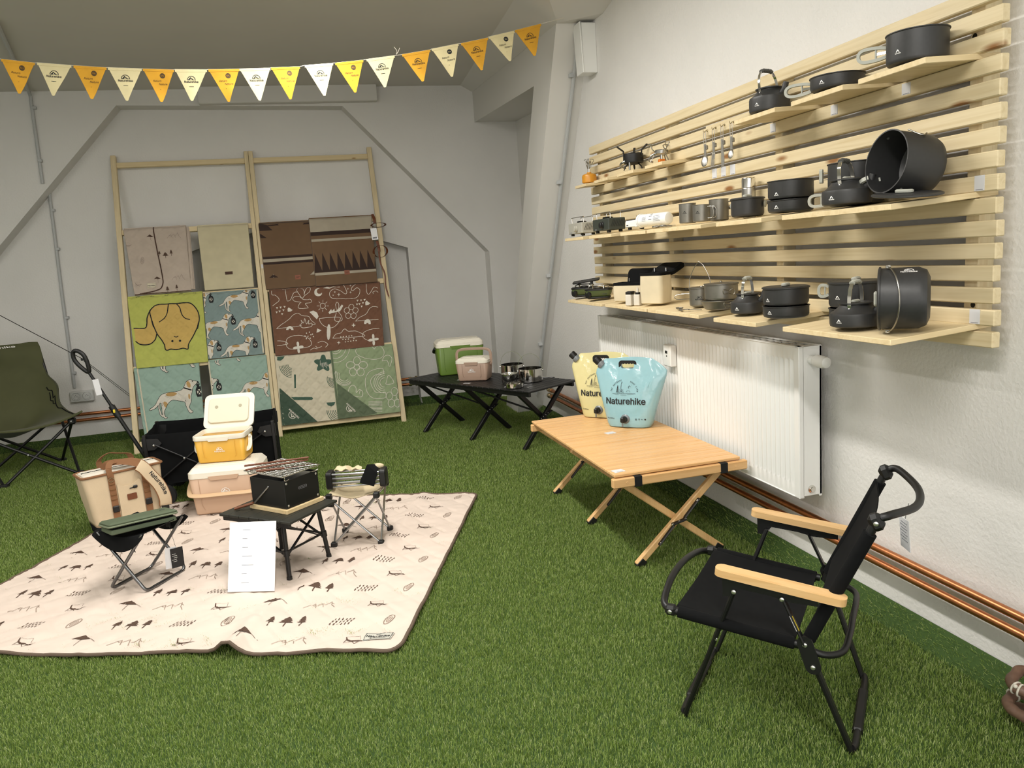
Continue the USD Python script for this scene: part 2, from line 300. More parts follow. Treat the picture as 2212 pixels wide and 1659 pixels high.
struct('trim_2', yz([(BR(2.50)+.02, 2.50), (YI, 2.60), (YI, 2.875), (BR(2.79), 2.79)], 1.7235, 2.13), M['trimw'], False, label='white beam running from the back wall to the sloping brace', cat='beam')
struct('trim_3', yz([(BR(0), 0), (BR(3.0), 3.0), (BR(3.0)+.39, 3.0), (BR(0)+.39, 0)], 1.72, 2.14), M['trimw'], False, label='white sloping brace leaning along the right wall', cat='brace')
struct('trim_4', cat_([trimesh.convex.convex_hull(A([(1.62, YI, 2.925), (1.72, YI, 2.868), (2.13, YI, 2.868), (2.13, YI, 2.94), (1.42, 4.3, 2.925), (1.72, 4.86, 2.77), (2.13, 4.5, 2.77), (2.13, 4.3, 2.94)]))]), M['trimw'], False, label='white sloping strip where the ceiling meets the beam', cat='moulding')
# turf that curls up where it meets the walls is part of the grass below
def conduit(name, P, label, clips):
    t = T(name, label, 'conduit', P[0], world=True)
    t.part('pipe', tube(P, .0125, 10), M['conduit'])
    for c, s in clips: t.part('clip', box(c, s, .002), M['conduit'])
    return t
y1 = YO-.016; y2 = YI-.016
conduit('conduit', [(-1.52, 5.40, ZC-.015), (-1.885, 7.2, ZC-.015), (-1.9, y1, ZC-.04), (-1.915, y1, 2.2)], 'grey painted conduit from the ceiling down to the corner of the recess',
        [((-1.885, y1, 2.79), (.03, .03, .022)), ((-1.905, y1, 2.38), (.03, .03, .022))])
conduit('conduit', [(-1.925, y2, 2.14), (-1.955, y2, 1.3), (-1.975, y2, .49)], 'grey painted conduit running down the back wall to the double socket', [((-1.93+.012, y2, 2.0), (.03, .03, .022)), ((-1.94+.01, y2, 1.68), (.03, .03, .022)), ((-1.955+.01, y2, 1.1), (.03, .03, .022)), ((-1.97+.01, y2, .62), (.03, .03, .022))])
nb = unit((0, -1, -.57))*.014
cp = [A((1.872, BR(z), z))+nb for z in (2.91, 2.2, 1.5, .8, .18)]
conduit('conduit', sp(cp, 4), 'grey painted conduit fixed up the face of the sloping brace', [(A((1.852, BR(z), z))+nb, (.03, .03, .025)) for z in (2.5, 1.86, 1.2, .64)])
t = T('wall_socket', 'grey double socket at the end of the conduit on the back wall', 'socket', (-1.93, YI-.02, .41), world=True)
t.part('box', box((-1.925, YI-.02, .412), (.185, .04, .096), .006), M['socket'])
for dx in (-.045, .042): 
    o = t.part('outlet', lathe([(0, .006), (.024, .006), (.026, .0), (.032, .0), (.034, .006), (.034, -.002), (0, -.002)], 20, (-1.925+dx, YI-.041, .415), (0, -1, 0)), M['socket'])
    t.part('hole', [cyl((-1.925+dx+s*.009, YI-.049, .415), (-1.925+dx+s*.009, YI-.046, .415), .003, 8) for s in (-1, 1)]+[cyl((-1.925+dx, YI-.049, .427), (-1.925+dx, YI-.046, .427), .003, 8)], M['socket_dark'], parent=o)
t = T('wall_box', 'white box with a loose lid beside the brace high on the right wall', 'box', (1.90, 4.86, 2.61), world=True)
t.part('case', bx(1.85, 1.945, 4.79, 4.90, 2.46, 2.755, .004), M['white_plastic'])
t.part('lid', mv(box((0, 0, 0), (.008, .118, .30), .002), (1.846, 4.845, 2.61), rx=0, ry=-2), M['white_plastic'])
# copper heating pipes
for z, lab, yv in ((.255, 'upper', 0), (.203, 'lower', 0)):
    t = T('copper_pipe', f'{lab} copper heating pipe along the foot of the right wall', 'pipe', (1.895, 3, z), world=True)
    t.part('tube', rod((1.895, -2.2, z), (1.895, 6.0, z), .0135, 14), M['copper'])
    for y in (1.62, 3.4, 5.3): t.part('coupling', rod((1.895, y-.02, z), (1.895, y+.02, z), .0158, 14), M['copper'])
    t.part('valve', [lathe([(0, 0), (.02, 0), (.02, .025), (.014, .03), (.014, .06), (.022, .062), (.022, .085), (0, .085)], 14, (1.895, 5.98, z), (0, 1, 0))], M['brass'])
for z, lab in ((.255, 'upper'), (.203, 'lower')):
    y = YI-.035
    t = T('copper_pipe', f'{lab} copper heating pipe along the foot of the back wall', 'pipe', (-1, y, z), world=True)
    t.part('tube', rod((-3.6, y, z), (.93, y, z), .0135, 14), M['copper'])
    t.part('valve', [lathe([(0, 0), (.02, 0), (.02, .025), (.014, .03), (.014, .06), (.022, .062), (.022, .085), (0, .085)], 14, (.92, y, z), (1, 0, 0)), rod((1.0, y, z), (1.14, y, z), .012)], M['brass'])
# radiator
RX, RB0, Y0, Y1r, Z0, Z1 = 1.799, 1.899, 2.552, 4.625, .360, .962
t = T('radiator', 'white ribbed panel radiator under the slatted shelves', 'radiator', (1.85, 3.6, .36), world=True)
ny = 62*8+1; ys = np.linspace(Y0+.03, Y1r-.03, ny); ph = (np.arange(ny) % 8)/8
rib = np.interp(ph, [0, .12, .38, .5, .62, .88, 1], [0, .0, .9, 1, 1, .1, 0])
zs = [Z0+.004, Z0+.05, Z0+.062, Z1-.062, Z1-.05, Z1-.004]; am = [0, 0, 1, 1, 0, 0]
def rad(u, v):
    i = np.rint(u*(ny-1)).astype(int); k = np.rint(v*5).astype(int); return RX+.010*rib[i]*A(am)[k], ys[i], A(zs)[k]
t.part('front_panel', grid(rad, ny, 6), M['white_enamel'], smooth=50)
t.part('front_frame', [bx(RX-.003, RX+.02, Y0, Y1r, Z1-.006, Z1, .002), bx(RX-.003, RX+.02, Y0, Y1r, Z0, Z0+.006, .002), bx(RX-.003, RX+.02, Y0, Y0+.032, Z0, Z1, .003), bx(RX-.003, RX+.02, Y1r-.032, Y1r, Z0, Z1, .003)], M['white_enamel'])
t.part('back_panel', bx(RB0-.014, RB0, Y0, Y1r, Z0, Z1, .003), M['white_enamel'])
for y in (Y0, Y1r-.006): t.part('side_panel', bx(RX+.014, RB0, y, y+.006, Z0+.008, Z1-.002, .002), M['white_enamel'])
gr = sbox(0, 0, .074, Y1r-Y0)
gr = gr.difference(unary_union([sbox(.008+i*.033, .05+j*.05, .033+i*.033, .088+j*.05) for i in range(2) for j in range(39)]))
t.part('top_grille', mv(ext(gr, .002), (RX+.016, Y0, Z1-.004)), M['white_enamel'])
v = t.part('thermostat_valve', lathe([(0, 0), (.017, 0), (.017, .018), (.012, .02), (.019, .028), (.024, .04), (.0235, .075), (.02, .095), (.012, .1), (0, .1)], 24, (RX+.05, Y0+.002, Z1-.055), (0, -1, 0)), M['white_plastic'])
t.part('drain_plug', lathe([(0, 0), (.016, 0), (.016, .006), (.009, .008), (.009, .013), (0, .013)], 18, (RX+.05, Y0+.002, Z0+.035), (0, -1, 0)), M['steel'], label='round nickel drain plug')
h = t.part('heat_meter', bx(RX-.034, RX+.002, 3.565, 3.645, .762, .872, .004), M['white_plastic'], label='small white heat meter clipped to the ribs')
t.part('display', [bx(RX-.0355, RX-.034, 3.598, 3.622, .828, .842, 0), bx(RX-.0355, RX-.034, 3.602, 3.61, .812, .818, 0)], M['blackprint'], parent=h)
# ---------------------------------------------------------------- artificial grass
M.update(oak_legs=M['oak_z'], dark_slat=mat('dark_olive_black', '#24251f', .5), pine_base=wood('pale_wood_base', '#d3b888', '#dfc89c', '#b18a5a', 'x', knots=.15), black_metal_dark=mat('black_grill_metal', '#0b0b0b', .5), arm_wood=wood('beech_arm', '#d0a66e', '#dcb682', '#b48a55', 'x', .45, .05), warn_yellow=mat('warning_yellow', '#d8c02a', .5))
rng = np.random.default_rng(7)
def blades(n, sx, sy, hmin=.010, hmax=.019, lean=.011, w=.0016):
    p = np.c_[rng.uniform(0, sx, n), rng.uniform(0, sy, n), np.zeros(n)]; a = rng.uniform(0, 2*math.pi, n); b = a+rng.uniform(-.7, .7, n)+math.pi/2
    h = rng.uniform(hmin, hmax, n); l = rng.uniform(.2, 1, n)*lean; side = np.c_[np.cos(a), np.sin(a), a*0]*(w/2); d = np.c_[np.cos(b), np.sin(b), a*0]
    V = np.stack([p-side, p+side, p+d*(l*.35)[:, None]+side*.9+np.c_[a*0, a*0, h*.62], p+d*(l*.35)[:, None]-side*.9+np.c_[a*0, a*0, h*.62], p+d*l[:, None]+np.c_[a*0, a*0, h]], 1).reshape(-1, 3)
    k = np.arange(n)[:, None]*5; F = np.vstack([k+[0, 1, 2], k+[0, 2, 3], k+[3, 2, 4]]); return trimesh.Trimesh(V, F, process=False)
N = {'g': ('geometry', {}), 'n': ('white_noise_texture', dict(dimensions='3D')), 'sn': ('vector_math', dict(math_type='snap', vector2=(.004, .004, .5))), 't': ('texture_coordinate', {}),
     'r': ('rgb_ramp', {'ramp': [(0, C('#5f7630')), (.45, C('#7d9547')), (.8, C('#97a960')), (1, C('#b4bd88'))]}), 'd': ('principled_bsdf', dict(roughness=.55, specular_ior_level=.25)),
     'tr': ('translucent_bsdf', dict(color=C('#8ba34a'))), 'm': ('mix_closure', dict(fac=.22))}
M['grass'] = usdkit.material(stage, '/World/Looks/grass_blade', N, [('t.object', 'sn.vector1'), ('sn.vector', 'n.vector'), ('n.value', 'r.fac'), ('r.color', 'd.base_color'), ('d.BSDF', 'm.closure1'), ('tr.BSDF', 'm.closure2')], surface='m.closure')
TS = .5
pi = UsdGeom.PointInstancer.Define(stage, '/World/artificial_grass')
tag(pi.GetPrim(), 'short green artificial grass covering the whole floor', 'grass', kind='stuff')
usdkit.mesh(stage, '/World/artificial_grass/tile', mv(blades(13000, TS, TS, w=.0017), (-TS/2, -TS/2, 0)), M['grass'])
usdkit.mesh(stage, '/World/artificial_grass/far_tile', mv(blades(9000, TS, TS, w=.0024), (-TS/2, -TS/2, 0)), M['grass'])
usdkit.mesh(stage, '/World/artificial_grass/edge_tile', mv(blades(700, TS, .09, .008, .016), (-TS/2, 0, 0)), M['grass'])
pos, idx, ori = [], [], []
for i in range(12):
    for j in range(14):
        x, y = 1.605-i*TS, 7.09-j*TS*.98
        if x < -1.9-.48*y: continue
        pos.append((x, y, 0)); idx.append(0 if y < 4.6 else 1); a = (i*7+j*5) % 4*math.pi/2; ori.append(Gf.Quath(math.cos(a/2), 0, 0, math.sin(a/2)))
# the turf's edge turned up against the walls: tiles tilted to stand along them
def q_of(x, y): 
    z = np.cross(x, y); R = np.c_[x, y, z]; q = trimesh.transformations.quaternion_from_matrix(np.block([[R, np.zeros((3, 1))], [np.zeros((1, 3)), 1]])); return Gf.Quath(*map(float, q))
s = math.radians(38)
for k in range(13):
    pos.append((XW-.085, .3+k*TS, 0)); idx.append(2); ori.append(q_of(A([0, -1., 0]), A([math.cos(s), 0, math.sin(s)])))
for k in range(11):
    x = -3.4+k*TS; yb = YN if -1.2 < x < .8 else YI
    pos.append((x, yb-.085, 0)); idx.append(2); ori.append(q_of(A([1., 0, 0]), A([0, math.cos(s), math.sin(s)])))
pi.CreatePositionsAttr([Gf.Vec3f(*p) for p in pos]); pi.CreateProtoIndicesAttr(idx); pi.CreateOrientationsAttr(ori)
pi.CreatePrototypesRel().SetTargets(['/World/artificial_grass/tile', '/World/artificial_grass/far_tile', '/World/artificial_grass/edge_tile'])
struct('baseboard_right', yz([(-2, 0), (6.4, 0), (6.4, .05), (-2, .05)], XW-.004, XW), M['turf'], False)
def curl(x0, x1, y0, y1, nx): # backing under the turned up edge
    return trimesh.Trimesh(A([(x0, y0, .001), (x1, y0, .001), (x1, y1, .058), (x0, y1, .058)]) if nx == 'y' else A([(x0, y0, .001), (x0, y1, .001), (x1, y1, .058), (x1, y0, .058)]), [(0, 1, 2), (0, 2, 3)], process=False)
p = '/World/turf_edge'
usdkit.mesh(stage, p, cat_([curl(XW-.085, XW-.004, -2, 6.4, 'x'), curl(-4, -1.15, YI-.085, YI-.004, 'y'), curl(-1.15, 1.03, YN-.085, YN-.004, 'y'), curl(1.03, 1.75, YI-.085, YI-.004, 'y')]), M['turf'])
tag(stage.GetPrimAtPath(p), 'dark turned-up edge of the artificial grass along the walls', 'grass edge', kind='structure')
# ---------------------------------------------------------------- slatted wall panel and its shelves
SX, SB, SY0, SY1, SZ, SD = 1.859, 1.887, 1.754, 4.793, 2.008, .0622
t = T('slatted_wall_panel', 'wide panel of horizontal pine slats screwed to the right wall', 'wall panel', (SX, (SY0+SY1)/2, 1.05), world=True)
rng = np.random.default_rng(3)
for n in range(16):
    z = SZ-n*SD; d = rng.uniform(-.004, .004, 2); t.part('slat', bx(SX, SB, SY0+d[0], SY1+d[1], z-.045, z, .003), M['pine_y'])
for y in (4.70, 3.755, 2.80, 1.86): t.part('batten', bx(SB, XW, y-.024, y+.024, SZ-15*SD-.05, SZ+.006, .002), M['pine_z'])
t.part('bolt', [lathe([(0, 0), (.008, 0), (.008, -.01), (.011, -.011), (.011, -.02), (0, -.02)], 10, (SB-.001, y, SZ-n*SD-.053), (-1, 0, 0)) for y, n in ((4.70, 1), (1.87, 1), (1.85, 13), (2.80, 1), (3.755, 13))], M['black_metal'])
t.part('hook_board', bx(SX-.02, SX-.0005, 2.93, 3.285, 1.842, 1.887, .003), M['pine_y'], label='short pine board with small hooks')
def shelf(y0, y1, x0, zt, label, tilt=.008, th=.0165):
    m = bx(x0, XW-.004, y0, y1, zt-th, zt, .0015); k = (m.vertices[:, 0]-SX)/(SX-x0); m.vertices[:, 2] += k*tilt
    p = numbered('/World', 'shelf'); usdkit.mesh(stage, p, m, M['pine_x'], smooth=35); tag(stage.GetPrimAtPath(p), label, 'shelf', 'pine shelf boards slotted between the slats'); 
    return zt
ZA, ZD, ZH, ZN = 1.839, 1.777, 1.4665, 1.0945
shelf(1.835, 2.10, 1.69, ZA, 'top row pine shelf board under the deep pot, nearest the camera')
shelf(2.17, 2.435, 1.69, ZA, 'top row pine shelf board under the frying pan')
shelf(2.53, 2.80, 1.69, ZA, 'top row pine shelf board under the kettle')
shelf(3.524, 3.715, 1.735, ZD, 'upper pine shelf board under the folded silver burner')
shelf(3.86, 4.07, 1.735, ZD, 'upper pine shelf board under the black burner')
shelf(4.21, 4.42, 1.735, ZD, 'empty upper pine shelf board between the black burner and the orange canister')
shelf(4.556, 4.74, 1.735, ZD, 'upper pine shelf board under the orange gas canister')
shelf(1.825, 2.325, 1.575, ZH, 'middle row pine shelf board under the tipped over pot', .018)
shelf(2.47, 2.78, 1.59, ZH, 'middle row pine shelf board under the steel flask and small pot', .018)
shelf(2.92, 3.43, 1.60, ZH, 'middle row pine shelf board under the titanium mugs', .018)
shelf(3.45, 3.745, 1.60, ZH, 'middle row pine shelf board under the white stove', .018)
shelf(3.87, 4.19, 1.60, ZH, 'middle row pine shelf board under the dark green stove', .018)
shelf(4.29, 4.60, 1.60, ZH, 'middle row pine shelf board under the pale grey stove', .018)
shelf(1.813, 2.32, 1.57, ZN, 'bottom row pine shelf board under the largest pot and a kettle', .018)
shelf(2.50, 2.80, 1.58, ZN, 'bottom row pine shelf board with a kettle and a stacked pot and pan', .018)
shelf(2.96, 3.455, 1.60, ZN, 'bottom row pine shelf board under the titanium pots', .018)
shelf(3.47, 4.00, 1.60, ZN, 'bottom row pine shelf board under the cream pouches', .018)
shelf(4.03, 4.58, 1.59, ZN, 'bottom row pine shelf board under the two small green stoves', .018)
for y, z, h, w, lab in ((2.093, 1.80, .034, .036, 'below the deep pot'), (2.429, 1.80, .034, .036, 'below the frying pan'), (2.795, 1.80, .034, .036, 'below the upper kettle'),
                    (3.25, 1.676, .042, .04, 'below the hanging fork'), (3.172, 1.676, .042, .04, 'below the hanging knife'), (3.096, 1.676, .042, .04, 'below the hanging small spoon'),
                    (1.812, 1.49, .042, .034, 'right of the tipped over pot'), (1.815, 1.117, .042, .036, 'right of the upright bail pot')):
    s = T('label_sticker', f'small white paper sticker on a slat {lab}', 'sticker', (SX-.0006, y, z), group='paper stickers on the slats')
    s.part('paper', box((0, 0, 0), (.0008, w, h), 0), M['label'])
    s.part('print', box((-.0007, 0, -h*.42), (.0003, w*.7, .0018), 0), M['greyprint'])
# ---------------------------------------------------------------- cookware on the shelves
def wall_prof(r, h, t=.0016, rim=.004, rb=.012):
    """open pot: outside up, rolled rim, inside down"""
    return [(0, 0), (r-rb, 0), (r-rb*.3, rb*.3), (r, rb), (r, h-rim), (r+rim*.7, h-rim*.6), (r+rim*.7, h), (r-t, h), (r-t, rb), (r-rb, t), (0, t)]
def handle_loop(r, z, a, L=.075, w=.034, flat=False):
    """long folding loop handle sticking out at the angle a"""
    P = sp([(r, w*.35, 0), (r+L*.35, w*.5, 0), (r+L*.8, w*.5, 0), (r+L, w*.25, 0), (r+L, -w*.25, 0), (r+L*.8, -w*.5, 0), (r+L*.35, -w*.5, 0), (r, -w*.35, 0)], 5)
    g = sweep(P, [(-.0045, -.006), (.0045, -.006), (.0045, .006), (-.0045, .006)], up=(0, 0, 1))
    b = sweep([(r, 0, 0), (r+L*.4, 0, 0)], [(-.004, -.002), (.004, -.002), (.004, .002), (-.004, .002)], up=(0, 0, 1))
    q = box((r+L*.38, 0, 0), (.005, w, .008), .001)
    return [mv(x, (0, 0, z), rz=a, rx=90) for x in (cat_([g, q]), b)]
def mini(t, r, z, a, h=.0042, m='whiteprint', parent=None):
    t.part('logo', onto(logo_far(h), round_(r, z, a), .006), M[m], smooth=False, parent=parent)
def open_pot(label, loc, r, h, ha=None, logo_a=None, cat='pot', name='pot', logo_z=.3, hz=.78, group=None, **k):
    t = T(name, label, cat, loc, group=group); t.part('body', lathe(wall_prof(r, h), 56), M['pot'])
    if ha is not None:
        g, b = handle_loop(r, h*hz, ha, **k); hd = t.part('handle', g, M['grip'], label='grey loop handle'); t.part('bracket', b, M['steel'], parent=hd)
    if logo_a is not None: mini(t, r, h*logo_z, logo_a)
    return t
def lid_mesh(r): return lathe([(0, -.001), (r-.004, -.001), (r-.001, -.006), (r+.004, -.004), (r+.004, 0), (r-.002, .003), (r-.012, .0015), (0, .003)], 56)
def lid_on(t, r, z, ka=0):
    l = t.part('lid', mv(lid_mesh(r), (0, 0, z)), M['pot'])
    k = t.part('knob', mv(rbox(.045, .022, [(0, .004), (.002, .001), (.007, 0), (.011, .004), (.012, .008)], .0105), (0, 0, z+.003), rz=ka), M['grip'], parent=l, label='flat grey knob'); return l
def kettle(label, loc, rz, r=.073, h=.062, up=True, bail=.075, spout_a=-60, logo_a=None, fold=0):
    """squat camp kettle: body, neck, lid, spout and bail handle"""
    t = T('kettle', label, 'kettle', loc, rz)
    t.part('body', lathe([(0, 0), (r-.008, 0), (r-.002, .003), (r, .01), (r, h-.014), (r-.002, h-.006), (r-.012, h), (r*.66, h+.012), (r*.60, h+.018), (r*.60, h+.022), (0, h+.022)], 56), M['pot'])
    z = h+.022; rl = r*.64
    l = t.part('lid', mv(lathe([(0, -.002), (rl, -.002), (rl+.003, .001), (rl+.003, .004), (rl-.004, .006), (rl*.55, .004), (0, .004)], 44), (0, 0, z)), M['pot'])
    t.part('knob', mv(rbox(.036, .016, [(0, .003), (.002, 0), (.006, 0), (.009, .004)], .0075), (0, 0, z+.003), rz=20), M['grip'], parent=l, label='flat grey knob')
    a = math.radians(spout_a); d = A((math.cos(a), math.sin(a), 0))
    P = sp([d*r*.72+A((0, 0, h-.006)), d*r*.95+A((0, 0, h+.008)), d*r*1.02+A((0, 0, h+.022)), d*r*1.08+A((0, 0, h+.034))], 4)
    t.part('spout', sweep(P, circ(.0105, 14), scale=np.linspace(1.25, .95, len(P))), M['pot'])
    w = r*.62; top = z+bail; e = unit((-d[1], d[0], 0)); dz = A((0, 0, 1.))
    tilt = unit(dz*math.cos(fold)+d*math.sin(fold)*-1)
    pts = lambda s: [e*s*w*1.02+dz*(h+.004), e*s*w*1.05+dz*(h+.014)+tilt*bail*.35, e*s*w*.9+dz*(h+.016)+tilt*bail*.75, e*s*w*.62+dz*(h+.018)+tilt*bail*.98]
    b = t.part('bail_handle', strap(sp(pts(-1), 5), .011, .0022, up=e), M['steel']); t.part('bail_handle', strap(sp(pts(1), 5), .011, .0022, up=e), M['steel'])
    top_ = [e*s*w*.62+dz*(h+.018)+tilt*bail*.98+tilt*(.004 if abs(s) < .9 else 0) for s in (-1, -.6, -.2, .2, .6, 1)]
    P = sp(top_, 6); sc = 1+.12*np.sin(np.linspace(0, 10*math.pi, len(P)))
    t.part('grip', sweep(P, circ(.0075, 10)*[1.15, .9], up=tilt, scale=sc), M['grip'] if not fold else M['dgrip'], parent=b, label='ribbed rubber grip')
    for s in (-1, 1): t.part('lug', [box(e*s*w*1.0+dz*(h+.004), (.012, .012, .014), .003), ball(e*s*(w*1.06)+dz*(h+.008), .004)], M['rivet'])
    if logo_a is not None: mini(t, r, h*.38, logo_a)
    return t
CAMA = lambda y, x=1.7: math.degrees(math.atan2(-y, -x))     # direction from a shelf place towards the camera
zA, zD, zH, zN = ZA+.001, ZD+.001, ZH-.0035, ZN-.003
# top row
open_pot('deep dark grey pot with a grey loop handle on the top shelf, nearest the camera', (1.772, 1.955, zA), .081, .086, 128, CAMA(1.95)-38, logo_z=.32, hz=.55, L=.075)
open_pot('shallow dark grey frying pan on the middle board of the top shelf', (1.772, 2.30, zA), .084, .044, 124, CAMA(2.3)-35, 'pan', 'frying_pan', .42, .5, L=.085)
kettle('dark grey kettle with a black grip on the top shelf left of the frying pan', (1.772, 2.685, zA), 0, .0735, .06, bail=.072, spout_a=-75, logo_a=CAMA(2.68)-38, fold=.18)
# middle row
t = open_pot('small dark grey lidded pot in front of the steel flask on the middle shelf', (1.715, 2.755, zH), .062, .070, None, None); lid_on(t, .062, .07, 20)
for a in (115, -50): t.part('side_grip', mv(lathe([(0, 0), (.006, .001), (.013, .003), (.014, .006), (.008, .009), (0, .010)], 20, ax=(1, 0, 0)), (.064*math.cos(math.radians(a)), .064*math.sin(math.radians(a)), .045), rz=a), M['grip'], label='round grey grip')
t = T('steel_flask', 'polished steel vacuum flask behind the small lidded pot', 'flask', (1.812, 2.90, zH))
t.part('body', lathe([(0, 0), (.025, 0), (.0275, .003), (.0275, .115), (.026, .118), (0, .118)], 36), M['bsteel']); t.part('cup', mv(lathe([(0, 0), (.0275, 0), (.0275, .036), (.025, .040), (0, .041)], 36), (0, 0, .1195)), M['steel'])
open_pot('wide dark grey pan under a taller pot, beside the small lidded pot', (1.735, 2.505, zH), .079, .044, None, CAMA(2.5)-38, 'pan', 'frying_pan', .4)
open_pot('dark grey pot stacked on the wide pan, middle shelf', (1.735, 2.505, zH+.046), .078, .066, None, CAMA(2.5)-38, logo_z=.25)
open_pot('dark grey loop-handled pan under a pot, left of the tipped over pot', (1.767, 2.205, zH), .083, .046, 128, CAMA(2.2)-37, 'pan', 'frying_pan', .45, .55, L=.06)
t = open_pot('dark grey pot with a square bracket handle stacked behind the kettle on the middle shelf', (1.767, 2.205, zH+.048), .083, .088, None, CAMA(2.2)-36, logo_z=.22)
b = t.part('handle', mv(rrect(.016, .046, .007).area and fr(ext(rrect(.046, .014, .0065), .010), (0, 0, 0), (0, 0, 1), (0, 1, 0)), (.112*math.cos(2.2), .112*math.sin(2.2), .055), rz=math.degrees(2.2)), M['grip'], label='upright grey grip')
t.part('bracket', [mv(box((.097, 0, z), (.034, .012, .0025), .001), rz=math.degrees(2.2)) for z in (.043, .066)], M['steel'], parent=b)
kettle('dark grey kettle with a pale grip in front of the tipped over pot', (1.648, 2.095, zH), 0, .072, .05, bail=.062, spout_a=-62, logo_a=CAMA(2.09, 1.65)-36, fold=.12)
t = T('cooking_lid', 'large dark grey lid lying in front of the tipped over pot', 'lid', (1.662, 1.862, zH+.012), rot=(6, -2, 0))
t.part('disc', lid_mesh(.088), M['pot']); t.part('knob', mv(rbox(.05, .022, [(0, .004), (.002, .001), (.007, 0), (.010, .004)], .0105), (-.01, 0, .003), rz=-60), M['grip'], label='flat grey knob')
def side_pot(name, label, o, ax, r, L, up=(0, 0, 1)):
    t = T(name, label, 'pot', o); ax = unit(ax); x = unit(np.cross(up, ax)); M4 = lambda m: fr(m, (0, 0, 0), x, np.cross(ax, x)); return t, M4
t, f4 = side_pot('pot', 'large dark grey pot tipped on its side with its mouth towards the room', (1.806, 1.94, zH+.088), (-.985, .05, .15), .088, .145)
t.part('body', f4(lathe(wall_prof(.088, .145, rb=.03, rim=.003), 60)), M['pot']); t.part('rivet', f4(cat_([ball((.0865*math.cos(a), .0865*math.sin(a), .115), .0045, (1, 1, 1)) for a in (2.1, 5.2)])), M['dgrip'])
for a in (3.6, ):
    hd = t.part('side_handle', f4(mv(handle_loop(.086, 0, 0, .035, .05)[0], (0, 0, .12), rz=math.degrees(a), rx=0)), M['grip'], label='grey side handle')
t.part('bail', f4(tube(sp([(.03, .0885, .11), (.06, .072, .085), (.045, .082, .06)], 6), .0022, 8)), M['wire'])
# bottom row
kettle('small dark grey kettle on the bottom shelf, beside a stacked pot and pan', (1.690, 2.725, zN), 0, .0655, .05, bail=.066, spout_a=-58, logo_a=CAMA(2.72)-38)
open_pot('dark grey pan under the lidded pot, right of the small kettle', (1.690, 2.475, zN), .080, .042, None, CAMA(2.47)-43, 'pan', 'frying_pan', .45)
t = open_pot('dark grey lidded pot stacked on the pan right of the small kettle', (1.690, 2.475, zN+.044), .079, .064, None, CAMA(2.47)-50, logo_z=.3); lid_on(t, .079, .064, 30)
open_pot('dark grey pan under the lidded pot behind the larger kettle on the bottom shelf', (1.755, 2.185, zN), .082, .044, None, CAMA(2.18)-40, 'pan', 'frying_pan', .45)
t = open_pot('dark grey lidded pot behind the larger kettle on the bottom shelf', (1.755, 2.185, zN+.046), .083, .082, None, CAMA(2.18)-42, logo_z=.4); lid_on(t, .083, .082, 30)
t.part('side_grip', mv(cat_([x for x in handle_loop(.083, 0, 0, .03, .036)[:1]]), (0, 0, .055), rz=140), M['grip'], label='grey folding handle')
kettle('larger dark grey kettle at the front of the nearest bottom shelf', (1.652, 2.058, zN), 0, .0755, .048, bail=.068, spout_a=-60, logo_a=CAMA(2.06, 1.65)-38)
t, f4 = side_pot('pot', 'large dark grey pot with a wire bail standing on its edge', (1.722, 1.835, zN+.091), (-.74, .67, 0), .088, .13)
b0 = t.part('body', f4(lathe(wall_prof(.088, .13, rb=.03), 60)), M['pot'])
l = t.part('lid', f4(mv(lid_mesh(.088), (0, 0, .132))), M['pot']); t.part('knob', f4(mv(rbox(.045, .022, [(0, .004), (.002, .001), (.007, 0), (.011, .004)], .0105), (0, 0, .135), rz=90)), M['grip'], parent=l, label='flat grey knob')
a = np.linspace(-1.45, 1.5, 30)
bl = t.part('bail', f4(tube(np.c_[np.full(30, .02)+.078*np.cos(a), .0935*np.sin(a), .112-.035*np.cos(a)], .0022, 8)), M['wire'], label='steel wire bail')
[t.part('lug', f4(cyl((.022, s*.0885, .108), (.022, s*.097, .108), .007, 12)), M['rivet']) for s in (-1, 1)]
f0 = round_(.088, .055, 62); 
t.part('logo', f4(onto(affinity.rotate(logo(.0062), -90, origin=(0, 0)), f0, .006)), M['whiteprint'], smooth=False)
# titanium pots
def wire_handle(r, z, a, fold=True, w=.03, h=.028):
    P = sp([(0, w*.3, .004), (.003, w*.8, .012), (.003, w, 0), (.003, w*.8, -.012), (0, w*.2, -.006), (.002, -w*.5, -h*.3), (.002, -w*.6, h*.3), (0, w*.3, .004)], 5)
    return mv(tube(P, .0014, 6), (math.cos(math.radians(a))*(r+.003), math.sin(math.radians(a))*(r+.003), z), rz=a)
t = T('titanium_pot', 'tall titanium hanging pot with a wire bail and long wire handle', 'pot', (1.735, 3.185, zN)); r = .048
t.part('body', lathe(wall_prof(r, .083), 44), M['titan']); l = t.part('lid', mv(lathe([(0, -.001), (r, -.001), (r+.003, 0), (r+.003, .002), (r*.8, .004), (0, .005)], 40), (0, 0, .084)), M['titan']); t.part('lid_ring', mv(tube(.011*np.c_[np.cos(np.linspace(0, 6.28, 20)), np.sin(np.linspace(0, 6.28, 20)), np.zeros(20)], .0013, 6), (.012, 0, .0895)), M['wire'], parent=l)
e = A((-.62, .78, 0)); P = [e*r*1.04+A((0, 0, .072)), e*r*1.02+A((0, 0, .12)), e*r*.62+A((0, 0, .165)), e*.006+A((0, 0, .198)), -e*.004+A((0, 0, .194)), -e*r*.4+A((0, 0, .180)), -e*r*.95+A((0, 0, .125)), -e*r*1.04+A((0, 0, .072))]
t.part('bail', tube(sp(P, 6), .0015, 6), M['wire']); P = [e*r+A((.004, 0, .057)), e*(r+.05)+A((.006, 0, .056)), e*(r+.075)+A((.004, 0, .05)), e*(r+.077)+A((0, 0, .04)), e*(r+.06)+A((0, 0, .033)), e*r+A((0, 0, .034))]
